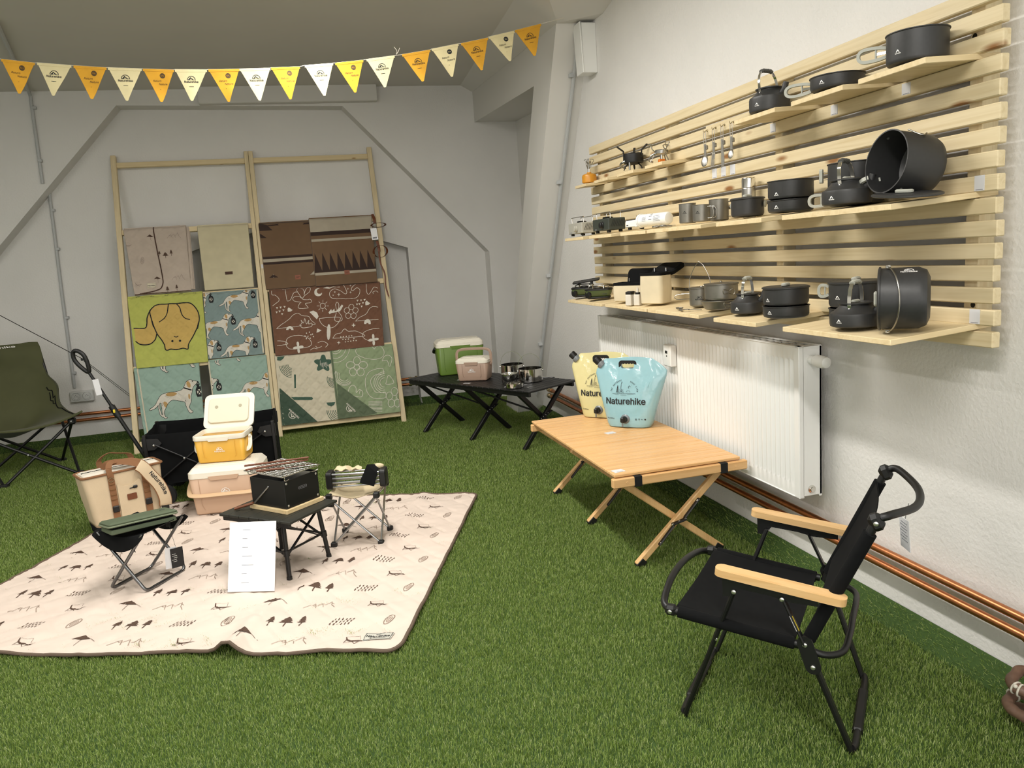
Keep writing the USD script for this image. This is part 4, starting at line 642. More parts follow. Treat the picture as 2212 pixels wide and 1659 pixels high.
PR = __import__('json').loads('{"dogface":[[-1208,1166],[-1182,1196],[-1146,1215],[-1065,1217],[-972,1215],[-914,1215],[-880,1202],[-853,1170],[-833,1127],[-828,1081],[-836,1030],[-851,986],[-834,1045],[-854,989],[-892,925],[-922,880],[-936,850],[-944,819],[-981,832],[-1034,825],[-1079,834],[-1111,826],[-1124,840],[-1127,875],[-1147,922],[-1172,968],[-1190,1027],[-1201,1085],[-1195,1032],[-1206,1115]],"paw":[[-1348,1036],[-1264,1028],[-1245,1055],[-1233,1118],[-1207,1173],[-1206,1115],[-1195,1032],[-1190,1027],[-1177,972],[-1195,926],[-1229,895],[-1275,887],[-1319,898],[-1346,922]],"pawline":[[-1348,1036],[-1264,1028],[-1245,1055],[-1233,1118],[-1207,1173]],"pawline2":[[-1346,922],[-1319,898],[-1275,887],[-1229,895],[-1195,926],[-1177,972]],"in1":[[-1060,1211],[-1074,1148],[-1097,1105],[-1146,1071]],"in2":[[-996,1211],[-975,1178],[-963,1119],[-942,1085],[-906,1069]],"eyes":[[-1060,899],[-999,896]],"nose":[[-1042,937],[-1026,930],[-1010,935]],"b9lines":[[[-117,1270],[-112,1169],[-98,1160],[-78,1173],[-50,1224],[-18,1231]],[[13,1172],[-13,1224],[-23,1249],[-8,1271],[23,1262],[38,1230],[35,1203],[53,1249],[74,1268],[92,1259],[82,1226],[41,1196],[19,1165],[55,1155],[81,1159],[95,1138],[78,1126],[39,1123],[55,1094],[54,1082],[-21,1089],[-10,1127],[3,1139],[-46,1150],[-63,1172],[-48,1190],[-10,1190],[13,1172]],[[374,1267],[399,1200],[384,1181],[349,1211],[300,1232],[263,1218],[249,1186],[265,1154],[302,1142],[450,1135],[498,1158],[513,1205],[487,1227],[451,1203],[441,1224],[478,1262]],[[-228,1285],[-231,1226],[-201,1216],[-176,1181],[-188,1156],[-234,1126]],[[-221,924],[-178,956],[-112,996],[-70,1032],[-32,1045],[3,1019],[58,1007],[74,973],[107,936],[82,932]],[[-221,924],[-69,929],[-12,934]],[[-24,942],[-4,953],[-10,980],[8,952],[22,991],[33,943],[55,974],[51,941],[77,946],[71,916],[-2,913],[-24,942]],[[294,1094],[308,1113],[322,1091],[314,1052],[298,1053],[294,1094]],[[295,1020],[275,961],[298,939],[338,948],[336,989],[314,1025]],[[147,983],[309,978],[323,956],[296,919],[261,895],[216,893],[175,917],[150,952],[147,983]],[[451,1056],[445,1042],[432,1034],[418,1035],[408,1045],[405,1060],[411,1074],[423,1081],[438,1080],[448,1070],[451,1056]],[[485,1024],[479,1010],[467,1002],[452,1003],[442,1013],[439,1028],[445,1042],[458,1049],[472,1048],[483,1038],[485,1024]],[[465,978],[459,965],[447,957],[433,958],[422,968],[419,983],[425,996],[438,1004],[452,1003],[463,993],[465,978]],[[419,983],[413,969],[400,961],[386,963],[376,972],[373,987],[379,1001],[391,1008],[406,1007],[416,997],[419,983]],[[410,1030],[404,1017],[391,1009],[377,1010],[367,1020],[364,1034],[370,1048],[382,1056],[397,1055],[407,1045],[410,1030]],[[217,1087],[234,1086]],[[205,1063],[215,1050]],[[181,1055],[179,1038]],[[159,1067],[146,1056]],[[152,1093],[135,1094]],[[164,1116],[154,1130]],[[188,1125],[190,1142]],[[210,1112],[223,1124]],[[207,1088],[203,1076],[194,1068],[182,1066],[171,1070],[164,1080],[162,1092],[166,1104],[175,1112],[187,1114],[198,1110],[205,1100],[207,1088]],[[455,931],[494,961],[549,983],[588,1034],[622,1048],[660,1038]],[[455,931],[542,930],[656,926]],[[572,1255],[572,1179],[590,1161],[613,1189],[637,1222],[669,1212]],[[629,1161],[625,1178],[652,1186],[671,1174]],[[246,796],[275,830],[321,839],[343,863],[362,868],[386,846],[456,839],[528,792],[437,790],[246,796]],[[-155,799],[-140,830],[-94,848],[-26,848],[34,820],[60,777],[44,746],[-13,738],[-118,736],[-152,765],[-155,799]],[[659,847],[587,847],[525,826],[505,794],[525,765],[561,745],[600,744]],[[116,772],[149,779],[179,769],[199,747],[177,726]],[[-224,818],[-172,810],[-141,784],[-231,777]],[[47,713],[74,726],[104,717]],[[94,741],[111,723],[144,736]]],"b9fill":[[[-143,1265],[-141,1278],[-95,1276],[-57,1278],[-29,1277],[-33,1266],[-70,1271],[-127,1267]],[[199,1247],[232,1258],[257,1249],[290,1260],[314,1248],[344,1251],[339,1243],[289,1250],[255,1239]],[[186,1195],[175,1184],[161,1179],[146,1180],[133,1188],[124,1200],[122,1215],[125,1230],[135,1242],[148,1250],[163,1251],[177,1245],[180,1243],[171,1247],[162,1246],[153,1241],[147,1233],[145,1223],[146,1213],[152,1205],[160,1200],[170,1199],[179,1202],[186,1210]],[[66,1047],[101,1056],[131,1034],[141,1000],[124,975]],[[228,1025],[254,1057],[258,1036],[280,1058],[283,1034],[310,1045],[348,1089],[359,1075],[328,1030],[302,1026],[256,1020],[236,1011]],[[-114,1089],[-104,1102],[-72,1076],[-89,1064],[-114,1063]],[[552,1092],[564,1105],[596,1078],[578,1066],[552,1065]],[[-208,1112],[-190,1110],[-201,1094]],[[-178,1113],[-160,1111],[-171,1095]],[[-146,1117],[-127,1115],[-138,1099]],[[-190,1081],[-171,1079],[-182,1063]],[[-158,1088],[-139,1086],[-150,1070]],[[-215,1075],[-197,1073],[-207,1057]],[[-172,1056],[-153,1054],[-164,1038]],[[477,1120],[497,1119],[485,1102]],[[508,1121],[527,1119],[516,1103]],[[539,1122],[559,1120],[547,1103]],[[492,1088],[511,1087],[499,1070]],[[523,1096],[543,1094],[531,1077]],[[470,1087],[489,1085],[478,1068]],[[510,1064],[529,1063],[517,1046]],[[308,1204],[299,1203],[295,1193],[294,1203],[285,1206],[295,1208],[298,1217],[299,1208]],[[345,1178],[332,1175],[327,1161],[325,1176],[312,1180],[326,1183],[331,1196],[333,1182]],[[289,1175],[282,1174],[279,1167],[278,1174],[272,1177],[279,1178],[281,1186],[282,1178]],[[446,1251],[436,1249],[433,1240],[432,1250],[423,1253],[432,1255],[436,1264],[437,1254]],[[423,1222],[413,1221],[410,1211],[409,1221],[400,1224],[409,1226],[413,1235],[414,1225]],[[442,1191],[433,1190],[429,1180],[428,1190],[419,1193],[429,1195],[432,1204],[433,1194]],[[454,894],[438,891],[432,876],[430,892],[416,897],[431,900],[437,916],[439,899]],[[455,892],[440,889],[434,873],[432,890],[417,895],[433,898],[439,913],[441,897]],[[312,751],[298,749],[293,734],[291,750],[277,755],[292,757],[297,771],[299,756]],[[-143,906],[-139,919],[-131,930],[-120,937],[-108,939],[-97,935],[-88,926],[-82,914],[-81,900],[-101,902],[-101,906],[-103,911],[-107,913],[-111,915],[-115,914],[-119,912],[-122,908],[-123,904]],[[528,897],[532,910],[540,920],[550,927],[562,928],[573,925],[582,916],[587,905],[587,892],[568,893],[568,898],[566,901],[563,904],[559,905],[555,905],[551,903],[548,899],[547,895]],[[528,907],[532,919],[539,930],[550,936],[562,938],[573,934],[581,926],[587,914],[587,901],[568,903],[568,907],[566,911],[563,914],[559,915],[555,914],[551,912],[548,909],[547,905]],[[110,859],[120,894],[156,874],[126,860]],[[232,854],[226,818],[217,793],[207,784],[200,794],[197,821],[199,857],[205,892],[214,918],[223,927],[231,916],[234,890],[232,854]],[[646,747],[632,741],[618,741],[610,742],[610,737],[613,725],[611,709],[604,699],[595,702],[590,716],[591,731],[593,739],[589,739],[577,737],[562,738],[553,745],[556,755],[570,761],[584,761],[592,760],[592,765],[589,777],[591,793],[598,803],[607,800],[612,786],[611,771],[609,763],[613,763],[625,765],[640,764],[649,757]],[[-13,742],[-25,736],[-39,736],[-47,737],[-47,733],[-44,720],[-45,705],[-52,696],[-60,698],[-65,711],[-65,726],[-63,734],[-67,735],[-78,732],[-92,733],[-101,741],[-98,750],[-85,756],[-72,756],[-64,755],[-64,759],[-67,772],[-66,787],[-59,796],[-50,794],[-45,781],[-46,766],[-48,757],[-44,757],[-33,760],[-18,759],[-10,751]],[[31,863],[28,858],[22,859],[20,864],[24,869],[29,868]],[[57,869],[54,864],[48,865],[46,870],[49,875],[55,874]],[[81,848],[78,843],[72,844],[70,849],[73,854],[79,854]],[[16,840],[13,835],[7,836],[5,841],[9,846],[14,845]],[[41,833],[37,829],[32,829],[30,835],[33,839],[39,839]],[[67,846],[64,841],[58,842],[56,847],[59,852],[65,852]],[[87,828],[84,823],[78,823],[76,829],[79,834],[85,833]],[[26,815],[23,810],[17,811],[15,816],[18,821],[24,820]],[[59,816],[56,811],[50,812],[48,817],[51,822],[57,821]],[[322,802],[319,797],[313,797],[311,803],[314,808],[320,807]],[[345,803],[341,798],[335,798],[333,804],[337,809],[342,808]],[[370,802],[367,797],[361,798],[359,803],[362,808],[368,808]],[[394,803],[391,798],[385,799],[383,804],[386,809],[392,809]],[[417,804],[414,799],[408,799],[406,805],[409,810],[415,809]],[[339,778],[335,773],[329,774],[327,779],[331,784],[336,783]],[[363,776],[359,771],[353,771],[351,777],[355,782],[360,781]],[[387,777],[383,772],[377,773],[375,778],[379,783],[384,783]],[[435,777],[431,772],[426,773],[423,778],[427,783],[433,783]],[[358,755],[355,750],[349,750],[347,756],[350,761],[356,760]],[[382,755],[379,750],[373,751],[371,756],[374,761],[380,760]],[[407,757],[403,752],[397,752],[395,758],[399,763],[404,762]],[[430,760],[426,755],[420,755],[418,761],[422,766],[427,765]],[[453,757],[450,753],[444,753],[442,759],[445,763],[451,763]]],"b10fill":[[[-244,683],[-182,684],[-197,659],[-220,647],[-247,654]],[[-123,518],[-108,516],[-119,401],[-132,399]],[[-167,329],[3,309],[11,295],[0,284],[-146,301]],[[115,248],[189,243],[177,221],[151,210],[124,224]],[[188,581],[174,575],[167,570],[168,561],[172,547],[173,531],[166,520],[153,520],[139,528],[129,539],[121,544],[113,541],[101,533],[85,527],[73,530],[68,542],[72,557],[80,570],[83,578],[77,585],[65,594],[54,606],[54,619],[64,627],[80,628],[95,625],[104,625],[108,632],[113,646],[122,660],[135,664],[146,657],[152,642],[153,628],[156,619],[165,618],[180,617],[196,613],[204,603],[201,591]]],"b10lines":[[[-135,571],[-141,573],[-147,576],[-153,581],[-157,586],[-160,593],[-163,600],[-163,607]],[[-137,558],[-145,561],[-153,565],[-161,571],[-166,579],[-171,587],[-174,596],[-175,606]],[[-139,546],[-150,549],[-160,554],[-169,562],[-176,571],[-182,581],[-185,593],[-187,605]],[[-141,533],[-154,537],[-166,543],[-177,552],[-185,563],[-192,576],[-196,590],[-198,605]],[[-143,520],[-158,525],[-172,532],[-184,543],[-195,555],[-203,570],[-208,587],[-210,604]],[[-145,507],[-162,513],[-178,521],[-192,533],[-204,548],[-213,565],[-219,583],[-221,603]],[[-147,495],[-167,500],[-185,510],[-200,524],[-214,540],[-224,559],[-230,580],[-233,602]],[[201,140],[196,143],[191,146],[187,150],[184,155],[182,160],[181,166],[181,172]],[[198,127],[190,130],[183,135],[177,141],[172,148],[169,156],[167,165],[167,173]],[[194,113],[183,117],[174,124],[166,132],[160,141],[156,152],[154,163],[154,175]],[[190,100],[177,105],[166,113],[156,123],[148,135],[143,148],[140,162],[140,177]],[[186,86],[171,92],[157,102],[145,114],[136,128],[130,144],[126,161],[127,178]],[[183,72],[165,80],[148,91],[135,105],[124,122],[117,140],[113,160],[113,180]],[[201,424],[197,426],[194,429],[192,432],[191,437],[191,442],[192,446]],[[198,413],[192,416],[187,421],[183,428],[182,435],[182,443],[184,450]],[[196,402],[187,407],[180,414],[175,423],[172,433],[172,444],[175,455]],[[193,392],[182,397],[173,406],[166,418],[163,431],[163,446],[166,459]],[[190,381],[177,388],[165,399],[157,413],[153,430],[153,447],[158,464]],[[188,370],[171,378],[158,391],[149,408],[144,428],[144,448],[149,468]]],"b10seed":[[[105,614],[100,576]],[[110,590],[107,566]],[[118,591],[115,557]],[[125,592],[123,548]],[[133,593],[134,564]],[[141,594],[141,555]],[[148,596],[149,545]],[[156,597],[160,562]]],"b10tri":[[-249,409],[23,92],[-264,98]],"b11tri":[[225,391],[522,108],[207,94]],"b11lines":[[[262,715],[260,711],[259,707],[256,704],[253,701],[250,699],[246,698],[242,698],[238,698],[235,700]],[[280,711],[278,703],[274,695],[269,689],[263,683],[256,679],[249,677],[241,676],[233,677],[226,680]],[[296,708],[292,696],[287,685],[280,676],[271,668],[261,662],[251,659],[240,658],[229,659],[219,663]],[[330,701],[324,681],[315,663],[303,647],[289,635],[273,625],[256,620],[238,618],[221,621],[204,627]],[[361,694],[353,667],[341,643],[325,622],[305,604],[283,592],[260,584],[236,582],[213,585],[190,594]],[[426,694],[409,663],[424,628],[460,604],[509,586],[579,575],[634,593],[651,638],[626,688],[586,685],[571,666],[552,695]],[[439,574],[433,557],[421,545],[406,541],[392,548],[383,562],[381,580],[387,598],[399,610],[414,614],[428,607],[437,593],[439,574]],[[495,532],[489,517],[474,507],[455,505],[437,511],[425,524],[422,539],[429,554],[444,564],[462,566],[480,560],[492,547],[495,532]],[[461,476],[455,458],[442,446],[427,443],[413,449],[404,464],[402,482],[408,500],[421,512],[436,515],[450,509],[459,494],[461,476]],[[395,483],[389,465],[377,453],[362,450],[348,456],[339,471],[337,489],[343,507],[355,519],[370,522],[384,516],[393,501],[395,483]],[[389,543],[382,528],[368,519],[349,517],[332,523],[320,535],[317,551],[323,565],[338,575],[356,577],[374,571],[386,559],[389,543]],[[429,518],[421,502],[405,495],[388,500],[378,514],[380,531],[393,543],[411,544],[425,534],[429,518]],[[621,487],[569,489],[509,473],[471,430],[458,372],[463,306],[489,256],[537,231],[615,232],[621,278]],[[624,487],[621,440],[563,440],[522,418],[504,380],[517,326],[544,283],[621,278]],[[617,325],[605,328],[595,335],[588,344],[584,356],[583,368],[587,380],[593,390],[603,398],[614,403],[627,403]],[[614,305],[597,310],[582,320],[571,334],[565,352],[564,370],[569,388],[579,404],[594,415],[611,422],[629,423]],[[612,289],[590,295],[571,308],[557,326],[549,348],[548,372],[555,395],[568,415],[586,430],[608,438],[631,439]],[[610,272],[583,280],[560,296],[543,318],[533,345],[532,374],[540,402],[556,426],[578,444],[605,454],[633,456]],[[317,424],[305,417],[291,414],[278,416],[265,422],[255,431],[248,444],[246,457],[247,472],[253,485]],[[327,412],[310,402],[292,398],[273,400],[256,408],[243,421],[234,438],[230,457],[232,476],[240,494]],[[335,401],[315,390],[292,385],[270,387],[249,397],[233,413],[222,433],[217,456],[220,479],[229,501]],[[340,394],[318,381],[293,375],[267,378],[244,389],[225,407],[213,430],[208,455],[211,482],[222,506]],[[305,317],[322,354],[349,371],[375,348],[373,303],[401,326],[427,303],[413,262],[351,276],[305,317]],[[398,293],[407,318]],[[626,554],[647,592],[687,598],[710,572],[701,532],[681,501],[668,553],[626,554]],[[638,365],[665,422],[702,352],[636,346],[638,365]],[[727,272],[721,256],[709,244],[694,241],[681,248],[672,261],[670,279],[676,295],[688,307],[703,310],[716,303],[725,290],[727,272]],[[734,232],[731,215],[730,203],[729,198],[719,204],[710,218],[708,235],[714,252],[726,263],[738,266],[737,262],[736,249],[734,232]],[[726,170],[724,153],[722,141],[708,138],[695,144],[686,158],[684,175],[690,192],[702,203],[717,206],[729,200],[728,187],[726,170]],[[688,175],[682,158],[670,147],[655,144],[642,150],[633,164],[631,181],[637,198],[649,209],[664,212],[677,206],[686,192],[688,175]],[[679,239],[673,222],[661,211],[647,208],[633,214],[625,228],[623,245],[629,262],[641,273],[655,276],[669,270],[678,256],[679,239]],[[468,213],[582,203]],[[466,201],[581,190]],[[465,188],[579,178]],[[463,176],[578,166]],[[462,164],[576,153]],[[460,151],[575,141]],[[459,139],[573,129]],[[457,127],[572,116]]],"flap":[[-1122,1893],[-1121,1788],[-1115,1689],[-1107,1571],[-1100,1473],[-1098,1421],[-1104,1389],[-1124,1355],[-1160,1339],[-1206,1330],[-1305,1318]],"logo10":[[-1494,1119]],"logoc":[[-161,184],[311,179]]}')
# ---------------------------------------------------------------- two leaning racks with blankets, bunting
RD = unit((0, .78, 2.43)); RN = A((0, -RD[2], RD[1])); RP = A((0, 6.65, 0.))
rp = lambda x, s, o=0: A((x, 0, 0))+RP+RD*s+RN*o
def rack(name, x0, x1, w0, w1, label):
    t = T(name, label, 'rack', rp((x0+x1)/2, 0, -.02), world=True)
    for x, w in ((x0, w0), (x1, w1)): t.part('post', bar(rp(x, .004, -.0225), rp(x, 2.545, -.0225), w, .045, RN, .003), M['pine_post'])
    for s in (.083, .70, 1.285, 1.865, 2.462): t.part('rung', bar(rp(x0+w0/2, s, -.022), rp(x1-w1/2, s, -.022), .044, .026, RN, .003), M['pine_x'])
    return t
M['pine_post'] = mat('pine_post', '#d6c49e', .6, noise=(6, .09), sc=(9, 1, 1))
rack('blanket_rack', -1.392, -.322, .042, .034, 'left leaning pine rack of rungs between two posts against the back wall')
rack('blanket_rack', -.284, .750, .036, .042, 'right leaning pine rack of rungs between two posts against the back wall')
M.update(pink=cloth('pink_beige_cotton', '#b9aa9c'), brown_pipe=cloth('brown_piping', '#4a3328'), cream=cloth('cream_cotton', '#c6bc9c'), lime=cloth('lime_cotton', '#b5b95c'), tan=cloth('tan_print', '#c8a85e'),
 slate=cloth('slate_cotton', '#7d8f8d'), mint=cloth('mint_cotton', '#93ac9f'), brown_knit=cloth('brown_knit', '#6d543c'), dark_knit=cloth('dark_brown_knit', '#32211a'), beige_knit=cloth('beige_knit', '#aaa08e'),
 brown=cloth('brown_cotton', '#6f4c38'), sage=cloth('sage_cotton', '#8d9c78'), ecru=cloth('ecru_cotton', '#cdc4ad'), dkgreen=cloth('dark_green_cotton', '#3c5040'), dksage=cloth('dark_sage_cotton', '#5c6950'),
 white_ink=cloth('white_ink', '#d8d2c6'), green_ink=cloth('green_ink', '#3f5a4b'), black_ink=cloth('black_ink', '#17181a'), dog_white=cloth('white_dog_print', '#d3cdc0'), dog_tan=cloth('tan_dog_print', '#b4915c'), leather=mat('brown_leather', '#6a3a20', .5, noise=(30, .12)), tanleather=mat('tan_label', '#8a4f36', .6), line_ink=cloth('thin_brown_ink', '#8d7f74'))
class Blanket:
    def __init__(s, label, x0, x1, s1, s0, mt, quilt=.0045, per=.092, off=.016, th=.016, sk=(0, 0), seed=1, double=True, name='quilted_blanket', cat='blanket'):
        s.__dict__.update(x0=x0, x1=x1, s0=s0, s1=s1, q=quilt, per=per, off=off, th=th, sk=sk, seed=seed, dbl=double)
        s.t = T(name, label, cat, rp((x0+x1)/2, s0, off), world=True)
        nu, nv = int((x1-x0)/.0065)+2, int((s0-s1)/.0065)+2
        fr_ = grid(lambda u, v: s.at(x0+u*(x1-x0), s1+v*(s0-s1)), nu, nv)
        e = np.r_[np.c_[np.linspace(x0, x1, nu), np.full(nu, s1)], np.c_[np.full(nv, x1), np.linspace(s1, s0, nv)], np.c_[np.linspace(x1, x0, nu), np.full(nu, s0)], np.c_[np.full(nv, x0), np.linspace(s0, s1, nv)]]
        a = s.p(e[:, 0], e[:, 1]); b = a-RN*th*1.0; c = a*.5+b*.5+(A((1, 0, 0))*.004)*np.sign(e[:, :1]-(x0+x1)/2); k = len(e)
        V = np.vstack([a, c, b]); F = []
        for r in (0, 1):
            for i in range(k-1): F += [(r*k+i, r*k+i+1, (r+1)*k+i+1), (r*k+i, (r+1)*k+i+1, (r+1)*k+i)]
        side = trimesh.Trimesh(V, A(F)[:, ::-1], process=False)
        back = grid(lambda u, v: tuple((s.p(x0+u.ravel()*(x1-x0), s1+v.ravel()*(s0-s1), 0, True)-RN*th).T.reshape(3, *u.shape)), 6, 8, True)
        s.mesh = s.t.part('cloth', [fr_, side, back], mt, smooth=50)
    def h(s, x, v):
        u_, w_ = x-s.x0, s.s0-v; P = s.per; H = 0
        if s.q:
            ds = []
            for k in (u_+w_, u_-w_):
                m = (k/P) % 1; d = np.minimum(np.abs(m-.5), 1)*P
                ds.append(np.minimum(np.abs(d-.005), 9) if s.dbl else d)
            H = s.q*(1-np.exp(-(ds[0]/.011)**2))*(1-np.exp(-(ds[1]/.011)**2))
        n = meshkit.fbm(np.stack([x*9+s.seed*7, v*14, np.zeros_like(x)+s.seed], -1), 3, s.seed)
        H = H+(.010 if s.q else .006)*(n-.5)+.003*np.sin(x*23+v*31+s.seed)*(1 if s.q else .4)
        top = np.clip(1-w_/.035, 0, 1); return H-.028*top**2
    def p(s, x, v, eps=0, flat=False):
        x, v = np.asarray(x, float), np.asarray(v, float); k = (s.s0-v)/(s.s0-s.s1); xs = x+s.sk[0]*k*0+s.sk[1]*k*(x-s.x0)/(s.x1-s.x0)+s.sk[0]*k*(s.x1-x)/(s.x1-s.x0)
        h = (-.0*k if flat else s.h(x, v))+s.off+eps
        return np.stack([xs, np.zeros_like(xs), np.zeros_like(xs)], -1)+RP+RD*v[..., None]+RN*h[..., None]
    def at(s, x, v, eps=0): return tuple(np.moveaxis(s.p(x, v, eps), -1, 0))
    def ink(s, name, g, m, eps=.0012, maxe=.011, parent=None):
        g = g.intersection(sbox(s.x0+.0005, s.s1+.0005, s.x1-.0005, s.s0-.0005)) if not isinstance(g, list) else unary_union(g).intersection(sbox(s.x0+.0005, s.s1+.0005, s.x1-.0005, s.s0-.0005))
        if g.is_empty: return
        return s.t.part(name, onto(g, lambda u, v: s.p(u, v, eps), maxe), m, smooth=60, parent=parent or s.mesh)
mm = lambda P: [(x/1000, y/1000) for x, y in P]
def smooth_poly(P, n=4): return Polygon(sp(np.c_[A(P), np.zeros(len(P))], n, True)[:, :2]).buffer(0)
def smooth_line(P, w, n=4): return line(sp(np.c_[A(P), np.zeros(len(P))], n)[:, :2], w)
# dog with a lantern (drawn facing right, one unit of body about .6 wide)
DOG = A([(530, 1105), (600, 1060), (640, 1000), (680, 950), (740, 930), (900, 922), (950, 885), (985, 820), (1030, 800), (1060, 812), (1118, 828), (1120, 850), (1080, 865), (1050, 905), (1040, 950), (1022, 1000), (1020, 1060), (990, 1120), (1000, 1160), (1022, 1180), (1020, 1195), (985, 1190), (955, 1110), (945, 1060), (870, 1035), (800, 1020), (750, 1055), (710, 1120), (690, 1160), (695, 1210), (718, 1225), (690, 1230), (668, 1190), (672, 1100), (665, 1040), (640, 1060), (600, 1095), (540, 1115)], float)
def dog(cx, cy, k):
    """shapes of one dog; cx, cy = middle of the body, k = metres per drawing unit"""
    f = lambda P: affinity.translate(affinity.scale(Polygon([(x-830, 1000-y) for x, y in P]).buffer(0) if not hasattr(P, 'area') else P, k, k, origin=(0, 0)), cx, cy)
    el = lambda x, y, a, b, r=0: f(affinity.translate(affinity.rotate(affinity.scale(Point(0, 0).buffer(1, quad_segs=6), a, b), r), x-830, 1000-y))
    body = unary_union([f(smooth_poly(DOG, 3).exterior.coords), f([(650, 1030), (645, 1110), (655, 1180), (682, 1205), (664, 1212), (638, 1180), (630, 1090)])])
    head = el(1010, 852, 22, 42, 12); dark = unary_union([f([(952, 880), (1040, 918), (1036, 932), (948, 894)]), el(1060, 822, 7, 6), el(1118, 832, 9, 8)])
    lan = unary_union([f([(1100, 890), (1150, 890), (1168, 930), (1166, 985), (1155, 1015), (1098, 1015), (1086, 985), (1084, 930)]), f([(1108, 860), (1128, 860), (1132, 892), (1104, 892)]), el(1117, 862, 22, 24).difference(el(1117, 862, 14, 16))])
    glow = unary_union([f([(1098, 935), (1122, 955), (1100, 975)]), f([(1150, 935), (1130, 955), (1150, 975)]), f([(1112, 925), (1138, 925), (1125, 945)]), f([(1112, 985), (1138, 985), (1125, 965)])])
    return dict(outline=body.buffer(5*k), body=body, tan=unary_union([el(800, 950, 64, 24), el(722, 1070, 24, 42, 20), el(1004, 1000, 10, 34), head]), dark=unary_union([dark, lan]), glow=glow)
def dogs(b, L, tan='dog_tan'):
    D = [dog(*a) for a in L]; U = lambda k: unary_union([d[k] for d in D])
    o = b.ink('dog_print', U('outline'), M['black_ink'], .0009); b.ink('dog_print', U('body'), M['dog_white'], .0015); b.ink('dog_print', U('tan').intersection(U('body')), M[tan], .0021); b.ink('dog_print', U('dark'), M['black_ink'], .0025); b.ink('dog_print', U('glow'), M['dog_white'], .0031)
def tent(k=.02): return unary_union([Polygon([(-1.3*k, 0), (0, 1*k), (1.3*k, 0), (.4*k, -.12*k), (-.5*k, .1*k)]), line([(.15*k, 0), (.2*k, -1.6*k)], .06*k), line([(1.3*k, 0), (2.3*k, -.7*k)], .05*k)])
def pine(k=.02, f=1): return unary_union([line([(0, -1.2*k), (0, .9*k)], .16*k)]+[Polygon([(-w*k, y*k), (0, (y+.75)*k), (w*k, y*k)]) for w, y in ((.85*f, -.25), (.7*f, .2), (.5*f, .65))])
def leaf(k=.02): o = affinity.rotate(affinity.scale(Point(0, 0).buffer(k), .5, 1.25), -12); return unary_union([o.exterior.buffer(.05*k), affinity.scale(o, .5, .6).exterior.buffer(.035*k), line([(-.1*k, -.5*k), (.1*k, .5*k)], .06*k)])
def hills(k=.02): return unary_union([line([(-2*k, -.6*k), (-1.3*k, .2*k), (-.9*k, .4*k), (-.6*k, -.5*k)], .07*k), line([(-1.3*k, .2*k), (-1*k, 0), (-.7*k, .1*k)], .06*k), line([(-.6*k, .1*k), (-.1*k, .6*k), (.3*k, -.5*k)], .07*k), line([(.3*k, .1*k), (.9*k, .9*k), (1.1*k, .1*k), (1.7*k, -.7*k)], .07*k), line([(1*k, .6*k), (1.3*k, .4*k)], .06*k)])
def lounger(k=.02): return unary_union([Polygon([(-1.2*k, .9*k), (-.85*k, .1*k), (-.4*k, -.15*k), (.6*k, -.1*k), (1.4*k, .1*k), (.6*k, -.3*k), (-.5*k, -.4*k), (-1*k, -.05*k), (-1.3*k, .85*k)]), line([(-1*k, -.05*k), (-1.1*k, -.8*k)], .07*k), line([(-.3*k, -.3*k), (.2*k, -.9*k), (.6*k, -.25*k)], .06*k), line([(-.9*k, -.7*k), (.1*k, -.3*k)], .06*k), line([(-1.1*k, .85*k), (.4*k, 1*k), (.7*k, 0)], .03*k)])
def rain(k=.02): return unary_union([affinity.rotate(sbox(-.05*k, -.17*k, .05*k, .17*k), -18).__class__(affinity.translate(affinity.rotate(sbox(-.055*k, -.17*k, .055*k, .17*k), -16), (i-2.5)*.42*k+j*.16*k, (j-1)*.46*k).exterior.coords) for i in range(6) for j in range(3)])
at = lambda g, x, y: affinity.translate(g, x, y)
# --- left rack
b = Blanket('pink beige quilted blanket with camp prints and brown piping, top of the left rack', -1.352, -.870, 1.312, 1.897, M['pink'], .003, sk=(.045, -.002), seed=1)
b.t.part('folded_layer', [bar(b.p(-.872, 1.33)-RN*(.004+.006*i)+A((.012+.006*i, 0, 0)), b.p(-.868, 1.885)-RN*(.012+.006*i)+A((.010+.004*i, 0, 0)), .02, .005, RN) for i in range(3)], M['pink'])
fl = mm(PR['flap']); b.ink('piping', smooth_line(fl, .0095), M['brown_pipe'], .003)
b.ink('piping', [line([(b.x0, 1.316), (b.x1, 1.316)], .008)], M['brown_pipe'], .002)
b.ink('print', [at(tent(.021), -1.158, 1.805), at(tent(.021), -1.145, 1.437), at(pine(.02, 1.5), -1.053, 1.636), at(pine(.021, .8), -1.005, 1.655), at(pine(.02), -1.07, 1.34), at(pine(.02, .8), -.99, 1.35), at(pine(.015), -1.1, 1.655)], M['ink'])
b.ink('print', [at(hills(.03), -.965, 1.80), at(hills(.03), -.965, 1.435), at(leaf(.024), -1.245, 1.602), at(lounger(.022), -1.335, 1.745), at(lounger(.022), -1.305, 1.40)], M['line_ink'])
lb = b.ink('woven_label', sbox(-1.238, 1.362, -1.162, 1.408), M['ecru'], .0035); b.ink('print', sbox(-1.238, 1.362, -1.162, 1.408).buffer(-.004).exterior.buffer(.001), M['line_ink'], .0045, parent=lb); b.ink('print', at(text('Naturehike', .0085, True), -1.2, 1.378), M['black_ink'], .0045, parent=lb)
b = Blanket('plain cream cotton blanket with a small dark label, top of the left rack', -.776, -.368, 1.310, 1.888, M['cream'], 0, sk=(.013, -.004), seed=2, name='folded_blanket')
b.ink('leather_label', sbox(-.595, 1.432, -.532, 1.458), M['brown_pipe'], .003)
b = Blanket('lime green quilted blanket printed with a large upside-down sleeping dog', -1.366, -.790, .70, 1.308, M['lime'], .0045, .082, sk=(.03, -.004), seed=3)
face = smooth_poly(mm(PR['dogface'])); paw = Polygon(mm(PR['paw'])).buffer(0)
